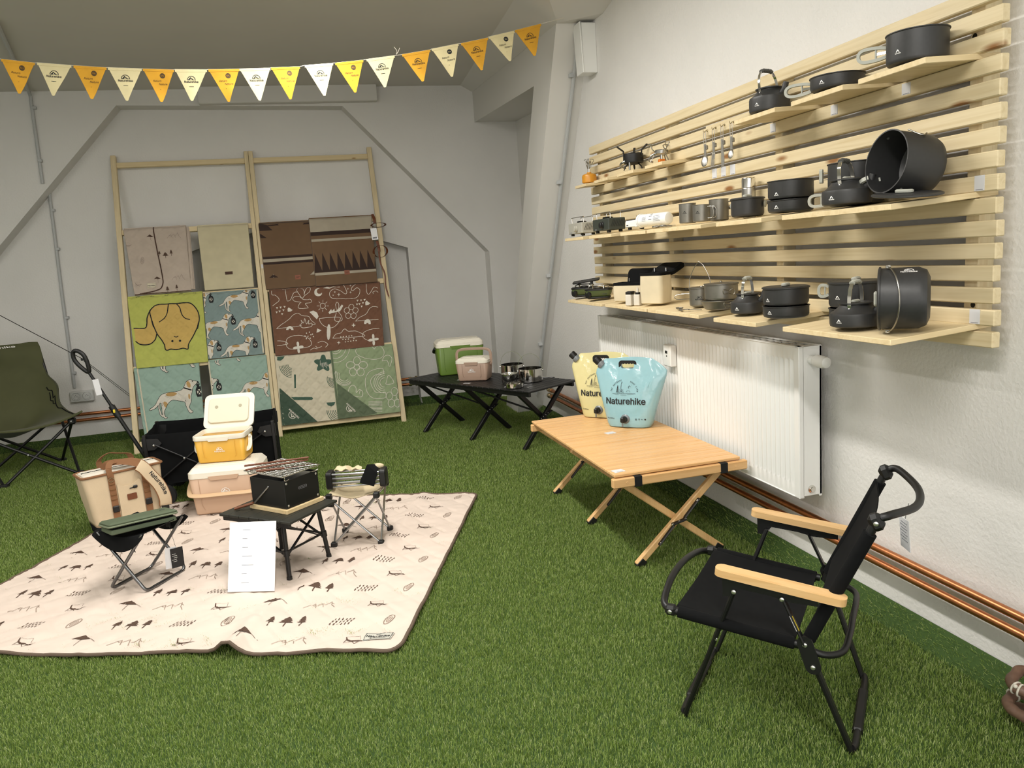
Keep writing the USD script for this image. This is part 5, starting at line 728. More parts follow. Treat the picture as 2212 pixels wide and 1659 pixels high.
b.ink('print', unary_union([face, paw]), M['tan'], .0012)
b.ink('print', [face.exterior.buffer(.0042), smooth_line(mm(PR['pawline']), .0085), smooth_line(mm(PR['pawline2']), .0085), smooth_line(mm(PR['in1']), .0075), smooth_line(mm(PR['in2']), .0075), smooth_line(mm(PR['nose']), .006)]+[Point(p).buffer(.0092) for p in mm(PR['eyes'])], M['black_ink'], .0024)
b.ink('print', [line([(-1.3+i*.11, 1.295), (-1.285+i*.11, 1.306)], .004) for i in range(5)]+[line([(-1.285+i*.11, 1.295), (-1.27+i*.11, 1.306)], .004) for i in range(5)], M['black_ink'], .0024)
b = Blanket('slate grey quilted blanket printed with white dogs carrying lanterns', -.780, -.344, .722, 1.293, M['slate'], .005, .088, sk=(-.008, -.002), seed=4)
b.t.part('edge_binding', strap(b.p(np.full(40, -.348), np.linspace(.73, 1.285, 40), .002), .012, .003, up=RN), M['ecru'])
k = .00047
dogs(b, [(-.522, 1.215, k), (-.70, 1.0, k), (-.43, .998, k), (-.545, .785, k), (-.86, 1.205, k), (-.83, .785, k)])
b = Blanket('mint green quilted blanket with one large dog print, lower left of the left rack', -1.362, -.868, .088, .710, M['mint'], .0045, .098, sk=(.045, .002), seed=5)
b.t.part('edge_binding', strap(b.p(np.full(40, -1.335), np.linspace(.1, .70, 40), .002), .01, .003, up=RN), M['ecru'])
dogs(b, [(-1.085, .425, .00068), (-1.31, .10, .00068), (-1.03, .80, .00068)])
b = Blanket('mint green quilted blanket with several dog prints, lower right of the left rack', -.792, -.333, .088, .716, M['mint'], .005, .09, sk=(.012, 0), seed=6)
b.t.part('edge_binding', strap(b.p(np.full(40, -.788), np.linspace(.1, .70, 40), .002), .01, .003, up=RN), M['ecru'])
dogs(b, [(-.44, .455, .00052), (-.885, .455, .00052), (-.64, .78, .00052), (-.62, .14, .00052)])
# --- right rack
b = Blanket('dark brown woven blanket with arrow motifs and pale stripe, top of the right rack', -.277, .148, 1.278, 1.882, M['brown_knit'], 0, sk=(.006, -.003), seed=7, name='woven_blanket')
b.ink('pattern', [sbox(-.28, 1.545, .148, 1.565), sbox(-.28, 1.495, .148, 1.515), Polygon([(-.28, 1.88), (-.21, 1.85), (-.17, 1.80), (-.28, 1.80)]), Polygon([(-.28, 1.78), (-.225, 1.735), (-.28, 1.735)]), Polygon([(-.23, 1.845), (-.11, 1.857), (-.12, 1.85), (-.11, 1.842), (-.23, 1.838)]), Polygon([(.148, 1.855), (.09, 1.853), (.1, 1.845), (.09, 1.837), (.148, 1.838)]), Polygon([(-.245, 1.375), (-.205, 1.405), (-.165, 1.375)]), sbox(-.28, 1.868, .148, 1.874)], M['dark_knit'])
b.ink('pattern', [sbox(-.28, 1.517, .148, 1.543), Polygon([(.105, 1.378), (.146, 1.378), (.146, 1.413)]), line([(-.205, 1.375), (-.205, 1.405)], .003)], M['beige_knit'])
l = b.ink('leather_label', sbox(-.025, 1.345, .022, 1.385), M['tanleather'], .003); b.ink('print', [sbox(-.018, 1.366, .014, 1.369), sbox(-.01, 1.36, .008, 1.362)], M['brown_pipe'], .004, parent=l)
b = Blanket('beige and brown woven blanket with a row of dark spikes, top of the right rack', .147, .690, 1.268, 1.893, M['brown_knit'], 0, off=.03, sk=(-.002, -.022), seed=8, name='woven_blanket')
b.ink('pattern', [sbox(.1, 1.757, .72, 1.9)], M['beige_knit'], .001, maxe=.02)
b.ink('pattern', [sbox(.1, 1.722, .72, 1.757)]+[Polygon([(.147+i*.0665, 1.40), (.163+i*.0665, 1.565), (.2135+i*.0665, 1.40)]) for i in range(9)]+[sbox(.1, 1.388, .75, 1.402)], M['dark_knit'], .0012)
b.ink('pattern', [sbox(.1, 1.668, .72, 1.690), sbox(.1, 1.362, .75, 1.385)], M['beige_knit'], .0016)
l = b.ink('leather_label', sbox(.405, 1.352, .452, 1.392), M['tanleather'], .0035); b.ink('print', [sbox(.414, 1.372, .444, 1.375), sbox(.42, 1.366, .438, 1.368)], M['brown_pipe'], .0045, parent=l)
b = Blanket('brown quilted blanket covered with white line drawings, middle of the right rack', -.250, .690, .692, 1.275, M['brown'], .0045, .082, off=.022, sk=(-.002, -.034), seed=9)
b.ink('print', [smooth_line(mm(P), .0042) for P in PR['b9lines']], M['white_ink'], .002)
b.ink('print', [Polygon(mm(P)).buffer(0) for P in PR['b9fill']], M['white_ink'], .0025)
b = Blanket('cream quilted blanket with green shapes and a dark green corner, bottom of the right rack', -.262, .205, .095, .705, M['ecru'], .005, .088, sk=(.0, 0), seed=10)
b.t.part('edge_binding', strap(b.p(np.full(40, -.25), np.linspace(.1, .70, 40), .001), .012, .003, up=RN), M['ecru'])
b.ink('print', [Polygon(mm(P)).buffer(0) for P in PR['b10fill']]+[smooth_line(mm(P), .0045) for P in PR['b10lines']], M['green_ink'], .0015)
b.ink('print', [line(mm(P), .003) for P in PR['b10seed']], M['white_ink'], .0028)
tri = Polygon(mm(PR['b10tri'])).buffer(.004); c10 = b.ink('corner_patch', tri, M['dkgreen'], .004)
b.ink('logo', at(affinity.rotate(logo(.016), 130, origin=(0, 0)), *mm([PR['logoc'][0]])[0]), M['white_ink'], .0055, parent=c10)
b = Blanket('sage green quilted blanket with white flower drawings, bottom right of the right rack', .198, .728, .095, .702, M['sage'], .005, .086, off=.03, sk=(.0, -.004), seed=11)
b.t.part('edge_binding', strap(b.p(np.full(40, .205), np.linspace(.1, .69, 40), .001), .014, .003, up=RN), M['dksage'])
b.ink('print', [smooth_line(mm(P), .0042) for P in PR['b11lines']], M['white_ink'], .0018)
c11 = b.ink('corner_patch', Polygon(mm(PR['b11tri'])).buffer(.004), M['dksage'], .004)
b.ink('logo', at(affinity.rotate(logo(.015), 130, origin=(0, 0)), *mm([PR['logoc'][1]])[0]), M['white_ink'], .0055, parent=c11)
# leather carrying strap on the right post, with its tag
t = T('carrying_strap', 'brown leather carrying strap with two loops hung on the right post', 'strap', rp(.735, 1.8, .05), world=True)
def loop_at(x, s, rx, rz, tilt):
    a = np.linspace(0, 2*math.pi, 40); o = rp(x, s, .05)
    P = o+np.c_[rx*np.cos(a), -rz*.95*np.sin(a)*.6, rz*np.sin(a)*tilt]; return strap(P[:-1], .017, .0025, up=(0, 0, 1), closed=True)
t.part('loop', loop_at(.74, 1.780, .062, .075, .24), M['leather'], smooth=60); t.part('loop', loop_at(.728, 1.535, .06, .07, .75), M['leather'], smooth=60)
t.part('strap', strap(sp([rp(.70, 1.89, .03), rp(.708, 1.84, .06), rp(.708, 1.79, .062)], 5), .024, .003, up=RN), M['leather'], smooth=60); t.part('strap', strap(sp([rp(.708, 1.63, .06), rp(.716, 1.58, .062), rp(.716, 1.53, .062)], 5), .024, .003, up=RN), M['leather'], smooth=60)
t.part('strap', strap(sp([rp(.712, 1.53, .058), rp(.715, 1.42, .06), rp(.74, 1.33, .055), rp(.735, 1.22, .05), rp(.75, 1.12, .05)], 6), .013, .0025, up=RN), M['leather'], smooth=60)
g = t.part('tag', bar(rp(.695, 1.64, .066), rp(.69, 1.748, .066), .055, .002, RN), M['paper'], label='white swing tag'); t.part('print', bar(rp(.694, 1.65, .0675), rp(.693, 1.665, .0675), .035, .0006, RN, 0), M['greyprint'], parent=g)
s_ = T('price_sticker', 'small pale price sticker on the middle post of the racks', 'sticker', rp(-.281, 1.49, .0006), world=True); s_.part('paper', bar(rp(-.281, 1.472, .0006), rp(-.281, 1.507, .0006), .026, .0008, RN, 0), M['label'])
# bunting
M['brownprint'] = mat('brown_print', '#4d3a1c', .7)
M.update(mustard=cloth('mustard_cotton', '#d29b28', amount=.07), cream_flag=cloth('cream_flag_cotton', '#d9cda0', amount=.05), cord=mat('white_cord', '#c9c4b6', .8))
FL = [[-1404,4960,2597,-1243,4951,2574,-1342,4956,2417],[-1231,4951,2575,-1064,4942,2558,-1176,4948,2402],[-1053,4941,2557,-889,4933,2543,-985,4938,2379],[-881,4932,2543,-709,4923,2533,-808,4928,2366],[-703,4923,2533,-542,4914,2524,-627,4919,2353],[-536,4914,2526,-367,4905,2521,-467,4911,2355],[-359,4905,2522,-193,4896,2521,-270,4900,2345],[-191,4896,2522,-22,4887,2523,-101,4891,2348],[-18,4887,2525,143,4879,2528,71,4882,2350],[170,4877,2534,332,4869,2543,265,4872,2363],[343,4868,2544,506,4859,2557,443,4863,2377],[525,4858,2561,691,4850,2579,619,4854,2403],[735,4847,2584,903,4839,2608,845,4842,2429],[913,4838,2612,1076,4830,2640,1026,4832,2456],[1092,4829,2641,1258,4820,2671,1208,4823,2487],[1262,4820,2676,1423,4811,2708,1386,4813,2535],[1428,4811,2711,1593,4802,2747,1542,4805,2562]]
FK = 'mlmlmlmlmlmlmlmlm'; FP = 'rnrnrnrnrnrnnrnrn'   # cloth: m mustard, l cream; print: r roundel and motto, n hills and name
t = T('bunting', 'string of mustard and cream triangular pennants hung across the room under the ceiling', 'bunting', (0, 4.85, 2.55), world=True)
cp = [(-2.6, 5.02, 2.80)]+[A(q[i:i+3])/1000 for q in FL for i in (0, 3)]+[(1.862, 4.786, 2.808)]
t.part('cord', tube(cp, .0022, 6), M['cord'])
t.part('cord', [tube(sp([(.70, 4.845, 2.583), (.705, 4.83, 2.60), (.69, 4.83, 2.622)], 4), .0018, 6), tube(sp([(.70, 4.845, 2.583), (.712, 4.83, 2.595), (.722, 4.83, 2.617)], 4), .0018, 6)], M['cord'], label='knotted cord ends')
rng = np.random.default_rng(5)
for i, q in enumerate(FL):
    a, b_, c = (A(q[k:k+3])/1000 for k in (0, 3, 6)); W = np.linalg.norm(b_-a); ex = (b_-a)/W; n = unit(np.cross(ex, (0, 0, 1.))); m = (a+b_)/2
    up = np.cross(n, ex)*1.0; up = up if up[2] > 0 else -up; tip = c-m; H = -(tip@up); sk = (tip@ex)/H; n = np.cross(ex, up); ph = rng.uniform(0, 6); am = rng.uniform(.6, 1.3)
    def f(u, v, eps=0, ex=ex, up=up, n=n, m=m, sk=sk, H=H, ph=ph, am=am):
        u, v = np.asarray(u), np.asarray(v); k = np.clip(-v/H, 0, 1); xs = u-sk*v
        d = am*(.004*np.sin(u*45+ph+v*20)*k+.006*np.sin(ph*1.7+v*26)*k+.005*k*k*math.sin(ph*3))-.0
        return m+xs[..., None]*ex+v[..., None]*up+(d+eps)[..., None]*n
    V, F = flat2(Polygon([(-W/2, 0), (W/2, 0), (.006, -H), (-.006, -H)]), .011); k = len(V)
    top_ = f(V[:, 0], V[:, 1], .0012); bot = f(V[:, 0], V[:, 1], -.0012); bd = trimesh.Trimesh(np.c_[V, V[:, 0]*0], F, process=False)
    e = bd.edges_sorted; u_, ct = np.unique(e, axis=0, return_counts=True); S = [(x, y, y+k) for x, y in u_[ct == 1]]+[(x, y+k, x+k) for x, y in u_[ct == 1]]
    p = t.part('pennant', trimesh.Trimesh(np.vstack([top_, bot]), np.vstack([F, F[:, ::-1]+k, A(S)]), process=False), M['mustard' if FK[i] == 'm' else 'cream_flag'], smooth=60)
    hem = t.part('hem', strap(f(np.linspace(-W/2, W/2, 14), np.full(14, -.006), .0008), .013, .004, up=n), M['mustard' if FK[i] == 'm' else 'cream_flag'], parent=p)
    sc_ = W/.165
    if FP[i] == 'n': g = unary_union([affinity.translate(logo(.0105*sc_), 0, -.062*sc_), at(sbox(-.012, -.0012, .012, .0012), 0, -.089*sc_)])
    else:
        nat = lambda s_, x, y: at(affinity.skew(text(s_, .0105*sc_), 14, 0, origin=(0, 0)), x*sc_, y*sc_)
        g = unary_union([at(Point(0, 0).buffer(.014*sc_).difference(at(text('Ms', .009), 0, -.004)), .018*sc_, -.035*sc_), nat('Return', -.014, -.068), nat('Nature', .016, -.085), sbox(-.003, -.108, .001, -.106)])
    t.part('print', onto(g, lambda u, v: f(u, v, .0022), .01), M['blackprint'] if FK[i] == 'l' else M['brownprint'], smooth=False, parent=p)
# ---------------------------------------------------------------- folding tables and the armchair
def rivet(t, P, r=.005, ax=(0, 0, 1), parent=None):
    for p in P: t.part('rivet', mv(lathe([(0, -.002), (r, -.002), (r, .0008), (r*.7, .0022), (0, .003)], 12, ax=ax), p), M['rivet'], parent=parent)
# wooden roll-top table
t = T('folding_table', 'oiled wood roll-top folding table with two water bags on it', 'table', (1.465, 3.5, 0), world=True)
TX0, TX1, TY0, TY1, TZ = 1.168, 1.752, 2.905, 4.10, .455
n = 21; pw = (TY1-TY0)/n
for i in range(n): t.part('slat', bx(TX0, TX1, TY0+i*pw+.0012, TY0+(i+1)*pw-.0012, TZ-.013, TZ, .0025), M['oak_x'])
for y in (TY0-.0, TY1-.028):
    e = t.part('end_rail', bx(TX0-.012, TX1+.028, y-.012, y+.016, TZ-.056, TZ-.016, .004), M['oak_x'])
    for x in (TX0+.10, TX1-.085): t.part('strap', bx(x-.017, x+.017, y-.0145, y+.0185, TZ-.059, TZ-.014, .002), M['black_mesh'], parent=e)
    for x in (TX0+.05, TX1-.03): t.part('plug', cyl((x, y-.0135, TZ-.036), (x, y-.011, TZ-.036), .006, 14), M['oak_x'], parent=e)
for x in (TX0+.07, TX1-.08): t.part('side_rail', bx(x-.014, x+.014, TY0+.02, TY1-.02, TZ-.043, TZ-.016, .003), M['oak_y'])
for y in (3.0, 3.59, 4.165-.03):
    for s, (xa, xb) in enumerate(((1.285, 1.705), (1.712, 1.225))):
        yy = y+(-.016 if s == 0 else .016)
        l = t.part('leg', bar((xa, yy, .012), (xb, yy, TZ-.06), .026, .030, (1, 0, 0), .004), M['oak_legs'])
        d = unit(A((xb-xa, 0, TZ-.072))); t.part('foot_cap', bar(A((xa, yy, .004)), A((xa, yy, .004))+d*.045, .030, .034, (1, 0, 0), .004), M['black_plastic'], parent=l)
        if s == 0: t.part('bracket', bar(A((xb, yy-.016, TZ-.06))-d*.14, A((xb, yy-.016, TZ-.06))-d*.04, .007, .022, (0, 1, 0), .003), M['black_plastic'], parent=l) if y > 3.1 else None
    c = A((1.482, y-.034, .185))
    j = t.part('joint_plate', bar(c+(-.10, 0, -.092), c+(-.025, 0, -.012), .008, .024, (0, 1, 0), .004), M['black_plastic'])
    t.part('joint_plate', bar(c+(-.034, 0, -.008), c+(.034, 0, .008), .009, .028, (0, 1, 0), .004), M['black_plastic']); t.part('joint_plate', bar(c+(.025, 0, .012), c+(.10, 0, .092), .008, .024, (0, 1, 0), .004), M['black_plastic'])
    if y < 3.1: rivet(t, [c+(-.09, -.006, -.083), c+(-.03, -.006, -.008), c+(0, -.006, 0), c+(.03, -.006, .008), c+(.09, -.006, .083)], .006, (0, -1, 0))
for x, y, lab in ((1.205, 2.955, 'front left corner of the wooden table'), (1.435, 3.60, 'top of the wooden table beside the blue water bag')):
    s = T('label_sticker', f'small white paper sticker on the {lab}', 'sticker', (x, y, TZ+.0006), 8); s.part('paper', box((0, 0, 0), (.05, .04, .0008), 0), M['label']); s.part('print', box((0, -.014, .0007), (.03, .002, .0003), 0), M['greyprint'])
# black aluminium table
BD = unit((.5, -.866, 0)); BP = unit((.866, .5, 0)); BC = A((1.315, 5.78, 0)); BZ, BLn, BWd = .44, 1.38, .52
bp_ = lambda a, b, z: BC+BD*a+BP*b+A((0, 0, z))
t = T('folding_table', 'black aluminium slatted folding table in the corner with coolers and steel pots on it', 'table', BC, world=True)
n = 15; pw = BWd/9
n = 24; pw = BLn/n
for i in range(n): t.part('slat', bar(bp_(-BLn/2+(i+.5)*pw, -BWd/2, BZ-.006), bp_(-BLn/2+(i+.5)*pw, BWd/2, BZ-.006), pw-.003, .012, (0, 0, 1), .003), M['black_coat'])
for b_ in (-BWd/2+.03, BWd/2-.03): t.part('side_rail', bar(bp_(-BLn/2+.02, b_, BZ-.028), bp_(BLn/2-.02, b_, BZ-.028), .022, .030, (0, 0, 1), .003), M['black_coat'])
for a in (-.56, 0, .56):
    for s, (u, v) in enumerate(((-.225, .225), (.225, -.225))):
        o = BD*(-.014 if s else .014); l = t.part('leg', bar(bp_(a, u, .004)+o, bp_(a, v*.98, BZ-.03)+o, .034, .024, BD, .004), M['black_coat'])
    rivet(t, [bp_(a, k, BZ*.5+k*.35)+BD*.033 for k in (-.05, -.025, 0, .025, .05)], .004, BD)
    t.part('joint_plate', bar(bp_(a, -.06, BZ*.43)+BD*.029, bp_(a, .06, BZ*.55)+BD*.029, .030, .006, (0, 0, 1), .002), M['black_coat'])
for a in (-.28, .28): t.part('brace', bar(bp_(a-.24, -.18, BZ-.05), bp_(a+.24, -.02, BZ*.55), .012, .012), M['black_coat'])
for a, b_, lab in ((-.19, -.10, 'between the two coolers'), (-.02, -.19, 'at its front edge below the taupe cooler'), (.40, -.17, 'at its front edge below the steel bowl')):
    s = T('label_sticker', f'small white paper sticker on the black table {lab}', 'sticker', bp_(a, b_, BZ+.0006), -40); s.part('paper', box((0, 0, 0), (.055, .032, .0008), 0), M['label']); s.part('print', box((0, -.010, .0007), (.03, .002, .0003), 0), M['greyprint'])
# small black side table on the mat
SA = math.radians(48); E1 = A((math.cos(SA), math.sin(SA), 0)); E2 = A((-math.sin(SA), math.cos(SA), 0)); SC = A((-.203, 3.665, .018)); ST = .282
q_ = lambda a, b, z: SC+E1*a+E2*b+A((0, 0, z))
t = T('side_table', 'small black slatted folding side table standing on the picnic mat', 'table', SC, world=True)
for i in range(7):
    b_ = -.215+(i+.5)*.43/7; t.part('slat', bar(q_(-.16, b_, ST-.006), q_(.16, b_, ST-.006), .43/7-.002, .012, (0, 0, 1), .002), M['dark_slat'] if 'dark_slat' in M else M['black_coat'])
for a in (-.145, .145): t.part('rail', bar(q_(a, -.20, ST-.022), q_(a, .20, ST-.022), .016, .020, (0, 0, 1), .002), M['black_coat'])
LG = []
for a, b_ in ((-1, -1), (1, -1), (1, 1), (-1, 1)):
    p, k = q_(a*.135, b_*.148, .0), q_(a*.115, b_*.128, ST-.02); l = t.part('leg', tube([p, k], .0105, 14), M['black_coat']); LG.append((p, k))
    m_ = p+(k-p)*.45; t.part('sleeve', tube([m_-(k-p)*.05, m_+(k-p)*.05], .0145, 14), M['black_plastic'], parent=l); t.part('foot', tube([p, p+(k-p)*.05], .0125, 14), M['black_plastic'], parent=l)
for i in range(4):
    (p0, k0), (p1, k1) = LG[i], LG[(i+1) % 4]; lo, hi = .40, .94
    t.part('brace', bar(p0+(k0-p0)*lo, p1+(k1-p1)*hi, .006, .013, E1 if i % 2 else E2), M['black_coat']); t.part('brace', bar(p1+(k1-p1)*lo, p0+(k0-p0)*hi, .006, .013, E1 if i % 2 else E2), M['black_coat'])
    t.part('cross_bar', bar(p0+(k0-p0)*.47, p1+(k1-p1)*.47, .006, .013, E1 if i % 2 else E2), M['black_coat'])
    rivet(t, [(p0+(k0-p0)*lo), p0+(k0-p0)*hi, (p0+p1)/2*.33+(k0+k1)/2*.67], .004, np.cross(unit(p1-p0), (0, 0, 1)))
# fire box grill on the side table
GA = math.radians(42); g1 = A((math.cos(GA), math.sin(GA), 0)); g2 = A((-math.sin(GA), math.cos(GA), 0)); G0 = A((-.163, 3.515, SC[2]+ST))
gq = lambda a, b, z: G0+g1*a+g2*b+A((0, 0, z)); GW, GL, GH = .215, .245, .150
t = T('fire_pit_box', 'square black grill box on a wooden base with a wire grate, on the side table', 'grill', gq(.11, .12, 0), world=True)
t.part('base', [bar(gq(.0, b_, .010), gq(GW+.01, b_, .010), .018, .020, (0, 0, 1), .002) for b_ in (.009, GL+.001)]+[bar(gq(a, .018, .010), gq(a, GL-.008, .010), .018, .020, (0, 0, 1), .002) for a in (.009, GW+.001)]+[bar(gq(.01, GL/2, .004), gq(GW, GL/2, .004), GL-.03, .006)], M['pine_base'], label='pale wooden base')
bw = [(bar(gq(.012, b_, .02+GH/2-.01), gq(GW-.002, b_, .02+GH/2-.01), .003, GH-.02, (0, 0, 1), .001)) for b_ in (.013, GL-.003)]+[bar(gq(a, .013, .02+GH/2-.01), gq(a, GL-.003, .02+GH/2-.01), .003, GH-.02, (0, 0, 1), .001) for a in (.013, GW-.003)]
body = t.part('body', bw, M['black_metal_dark'])
t.part('tray', [bar(gq(.02, GL/2, .08), gq(GW-.01, GL/2, .08), GL-.03, .002)]+[fr(ext(Polygon([(.03, .0), (GL-.045, .0), (GL-.02, .06), (.004, .06)]), .0015), gq(a, .012, .085), g2, A((0, 0, 1.))*1+g1*s) for a, s in ((.03, -.25), (GW-.03, .25))], M['bsteel'], label='steel ember tray')
fn = -g2
rivet(t, [gq(a, .0115, .02+z) for a in (.024, GW-.014) for z in (.014, GH-.034)], .0055, fn, body)
fr_slot = affinity.scale(rrect(.052, .013, .0064), 1, 1); t.part('badge', pr(unary_union([fr_slot.difference(fr_slot.buffer(-.0014)), rrect(.034, .002, .0009), at(Point(0, 0).buffer(.0012), -.021, 0), at(Point(0, 0).buffer(.0012), .021, 0)]), gq(.115, .0112, .02+GH*.52), g1, (0, 0, 1)), M['greyprint'], smooth=False, parent=body)
t.part('side_handle', [rod(gq(.011, .12, .115), gq(.0, .215, .032), .0035, 10), ball(gq(.011, .12, .115), .0048)], M['alu'], label='thin steel handle of the ember tool')
t.part('tool_grip', [bar(gq(-.004, .218, .032), gq(-.05, .30, .008), .022, .011, (0, 0, 1), .004)], M['leather'], label='brown wooden tool grip'); t.part('cord_knot', [ball(gq(.03+.012*i, .262+.006*(i % 2), .010+.004*(i % 2)), .008, (1, 1, .6), 1) for i in range(4)], M['cord'])
# wire grate: frame, mesh and feet
z0 = lambda a, b: .02+GH-.02+.028+.03*(b-.1)
gf = [(-.005, -.002), (GW+.005, -.002), (GW+.005, GL+.01), (-.005, GL+.01)]
gr_ = t.part('grate_frame', tube([gq(a, b, z0(a, b)) for a, b in gf], .0024, 8, True, (0, 0, 1)), M['steel'])
wv = []
for i in range(1, 24):
    a = -.005+i*(GW+.01)/24; b_ = np.linspace(-.002, GL+.01, 49); wv.append(tube([gq(a+.0022*(1 if k % 2 else -1), y, z0(a, y)+.001*(1 if (k+i) % 2 else -1)) for k, y in enumerate(b_)], .0009, 4))
for i in range(1, 26):
    b_ = -.002+i*(GL+.012)/26; wv.append(tube([gq(-.005, b_, z0(0, b_)), gq(GW+.005, b_, z0(0, b_))], .0009, 4))
t.part('grate_mesh', wv, M['wire'], kind='stuff', parent=gr_)
for a, b_ in ((.01, .0), (GW-.01, .0), (.01, GL), (GW-.01, GL)): t.part('grate_foot', tube(sp([gq(a, b_, z0(a, b_)), gq(a, b_, z0(a, b_)-.02), gq(a+.03 if a < .1 else a-.03, b_+(.01 if b_ < .1 else -.01), z0(a, b_)-.022)], 3), .0022, 8), M['steel'], parent=gr_)
for i, (a0, b0, a1, b1, mt, lab, r) in enumerate(((.06, .245, .205, .02, 'tong', 'upper dark wooden skewer handle lying across the grill grate', .0045), (.045, .22, .205, -.005+.03, 'tong', 'lower dark wooden skewer handle lying across the grill grate', .0045))):
    s_ = T('tongs', lab, 'tongs', gq((a0+a1)/2, (b0+b1)/2, z0(0, .1)+.008), world=True); dz = .010+.012*(1-i)
    s_.part('stick', tube([gq(a0-.06, b0+.01, z0(a0, b0)+dz), gq(a1, b1+.03, z0(a1, b1)+dz+.012)], r, 10), M['leather'])
s_ = T('spatula', 'steel blade with a brown handle lying on the grill grate', 'tongs', gq(.1, .12, z0(0, .1)+.006), world=True)
s_.part('blade', bar(gq(.09, .09, z0(.1, .08)+.006), gq(.2, .0, z0(.2, 0)+.008), .02, .003), M['steel']); s_.part('handle', tube([gq(.0, .175, z0(0, .17)+.007), gq(.09, .09, z0(.09, .09)+.007)], .005, 10), M['leather'])
# armchair: local x forward, y towards the camera side
t = T('folding_armchair', 'low black canvas folding armchair with pale wooden arms, nearest the camera', 'chair', (1.263, 1.919, 0), 136.8)
for s in (1, -1):
    Y = lambda w: s*w
    f_ = t.part('front_leg', bar((.063, Y(.240), .448), (.228, Y(.193), .004), .013, .026, (0, 1, 0), .004), M['black_coat'])
    r_ = t.part('rear_leg', bar((-.112, Y(.238), .335), (-.228, Y(.196), .004), .013, .026, (0, 1, 0), .004), M['black_coat'])
    t.part('arm_strut', bar((-.062, Y(.247), .445), (-.118, Y(.247), .318), .007, .024, (0, 1, 0), .003), M['black_coat'])
    t.part('seat_rail', tube([(.245, Y(.232), .352), (-.10, Y(.226), .306)], .0115, 14), M['black_coat'])
    t.part('back_post', tube([(-.112, Y(.224), .30), (-.284, Y(.222), .668)], .0115, 14), M['black_coat'])
    t.part('end_cap', box((.246, Y(.232), .352), (.034, .030, .030), .008), M['black_plastic']); t.part('end_cap', mv(box((0, 0, 0), (.034, .032, .045), .010), (-.284, Y(.222), .668), ry=25), M['black_plastic'])
    t.part('pivot_plate', fr(ext(Polygon(LineString([(-.118, .325), (-.138, .262)]).buffer(.020).exterior), .006), (0, Y(.247)+(.006 if s < 0 else .0)*1, 0), (1, 0, 0), (0, 0, 1)) if s < 0 else fr(ext(Polygon(LineString([(-.118, .325), (-.138, .262)]).buffer(.020).exterior), .006), (0, .253, 0), (1, 0, 0), (0, 0, 1)), M['black_coat'])
    a = t.part('arm_rest', mv(ext(affinity.translate(rrect(.335, .046, .020), 0, 0), .020), (-.052, Y(.247), .468), ry=-7.2), M['arm_wood'])
    t.part('arm_bracket', fr(ext(Polygon([(.095, .486), (.095, .425), (.075, .425), (.05, .452), (-.03, .444), (-.075, .434), (-.15, .432), (-.15, .456)]), .004), (0, Y(.247)+.002, 0), (1, 0, 0), (0, 0, 1)), M['black_coat'], parent=a)
    n_ = (0, s, 0); o = s*.009
    rivet(t, [(.063, Y(.247)+o*1.0, .443), (-.062, Y(.251)+o*.6, .441), (-.118, Y(.2535)+o*.2, .322), (-.138, Y(.2535)+o*.2, .262), (.122, Y(.224)+o, .285), (.246, Y(.248), .352), (-.284, Y(.239), .668)], .0062, n_)
def bow(P, r=.0105): return tube(sp(P, 8), r, 14)
t.part('front_bow', bow([(.250, .232, .350), (.276, .20, .358), (.29, .10, .372), (.294, 0, .376), (.29, -.10, .372), (.276, -.20, .358), (.250, -.232, .350)]), M['black_coat'])
t.part('top_bow', bow([(-.292, .222, .678), (-.318, .205, .684), (-.365, .10, .672), (-.378, 0, .668), (-.365, -.10, .672), (-.318, -.205, .684), (-.292, -.222, .678)]), M['black_coat'])
t.part('rear_loop', bow([(-.118, .236, .305), (-.165, .232, .292), (-.205, .19, .288), (-.214, .10, .296), (-.214, 0, .30), (-.214, -.10, .296), (-.205, -.19, .288), (-.165, -.232, .292), (-.118, -.236, .305)], .009), M['black_coat'])
for x, w, g in ((.228, .193, 'front'), (-.228, .196, 'rear')):
    b_ = t.part('floor_bar', tube(sp([(x, w, .014), (x*1.03, w-.03, .010), (x*1.03, 0, .010), (x*1.03, -w+.03, .010), (x, -w, .014)], 6), .0105, 12), M['black_coat']); t.part('sleeve', bar((x*1.03, -.11, .010), (x*1.03, .11, .010), .027, .024, (0, 0, 1), .005), M['black_plastic'], parent=b_)
def seat(u, v):
    x = .232-(u)*.322; y = (v-.5)*.478; z = .352-u*.042; sag = 1-(2*v-1)**2; e = np.clip((np.abs(2*v-1)-.93)/.07, 0, 1)
    return x, y, z+.012-sag*.022*(.4+np.sin(u*math.pi))-e*.02
def solid(f, nu, nv, th, ax):
    a = grid(f, nu, nv); b = a.copy(); b.vertices = b.vertices-A(ax)*th; b.invert(); e = a.edges_sorted; u_, c_ = np.unique(e, axis=0, return_counts=True); k = len(a.vertices); o = u_[c_ == 1]
    V = np.vstack([a.vertices, b.vertices]); return trimesh.Trimesh(V, np.vstack([a.faces, b.faces+k, np.c_[o, o[:, 1]+k], np.c_[o[:, 0], o[:, 1]+k, o[:, 0]+k]]), process=False)
s_ = t.part('seat', solid(seat, 26, 30, .003, (0, 0, 1)), M['black_cloth'], smooth=60)
for s in (1, -1): t.part('seat_sleeve', tube([(.225, s*.232, .349), (-.088, s*.226, .308)], .0165, 16), M['black_cloth'], parent=s_)
bd = unit((-.172, 0, .368))
def back(u, v):
    k = .085+u*.285; sag = 1-(2*v-1)**2; d = -.03*sag*np.sin(np.clip(u*1.1, 0, 1)*math.pi*.8)
    return -.112+bd[0]*k+.012+d*.9, (v-.5)*.462, .30+bd[2]*k+d*.4+.004
s_ = t.part('backrest', solid(back, 24, 28, .003, (1, 0, 0)), M['black_cloth'], smooth=60)
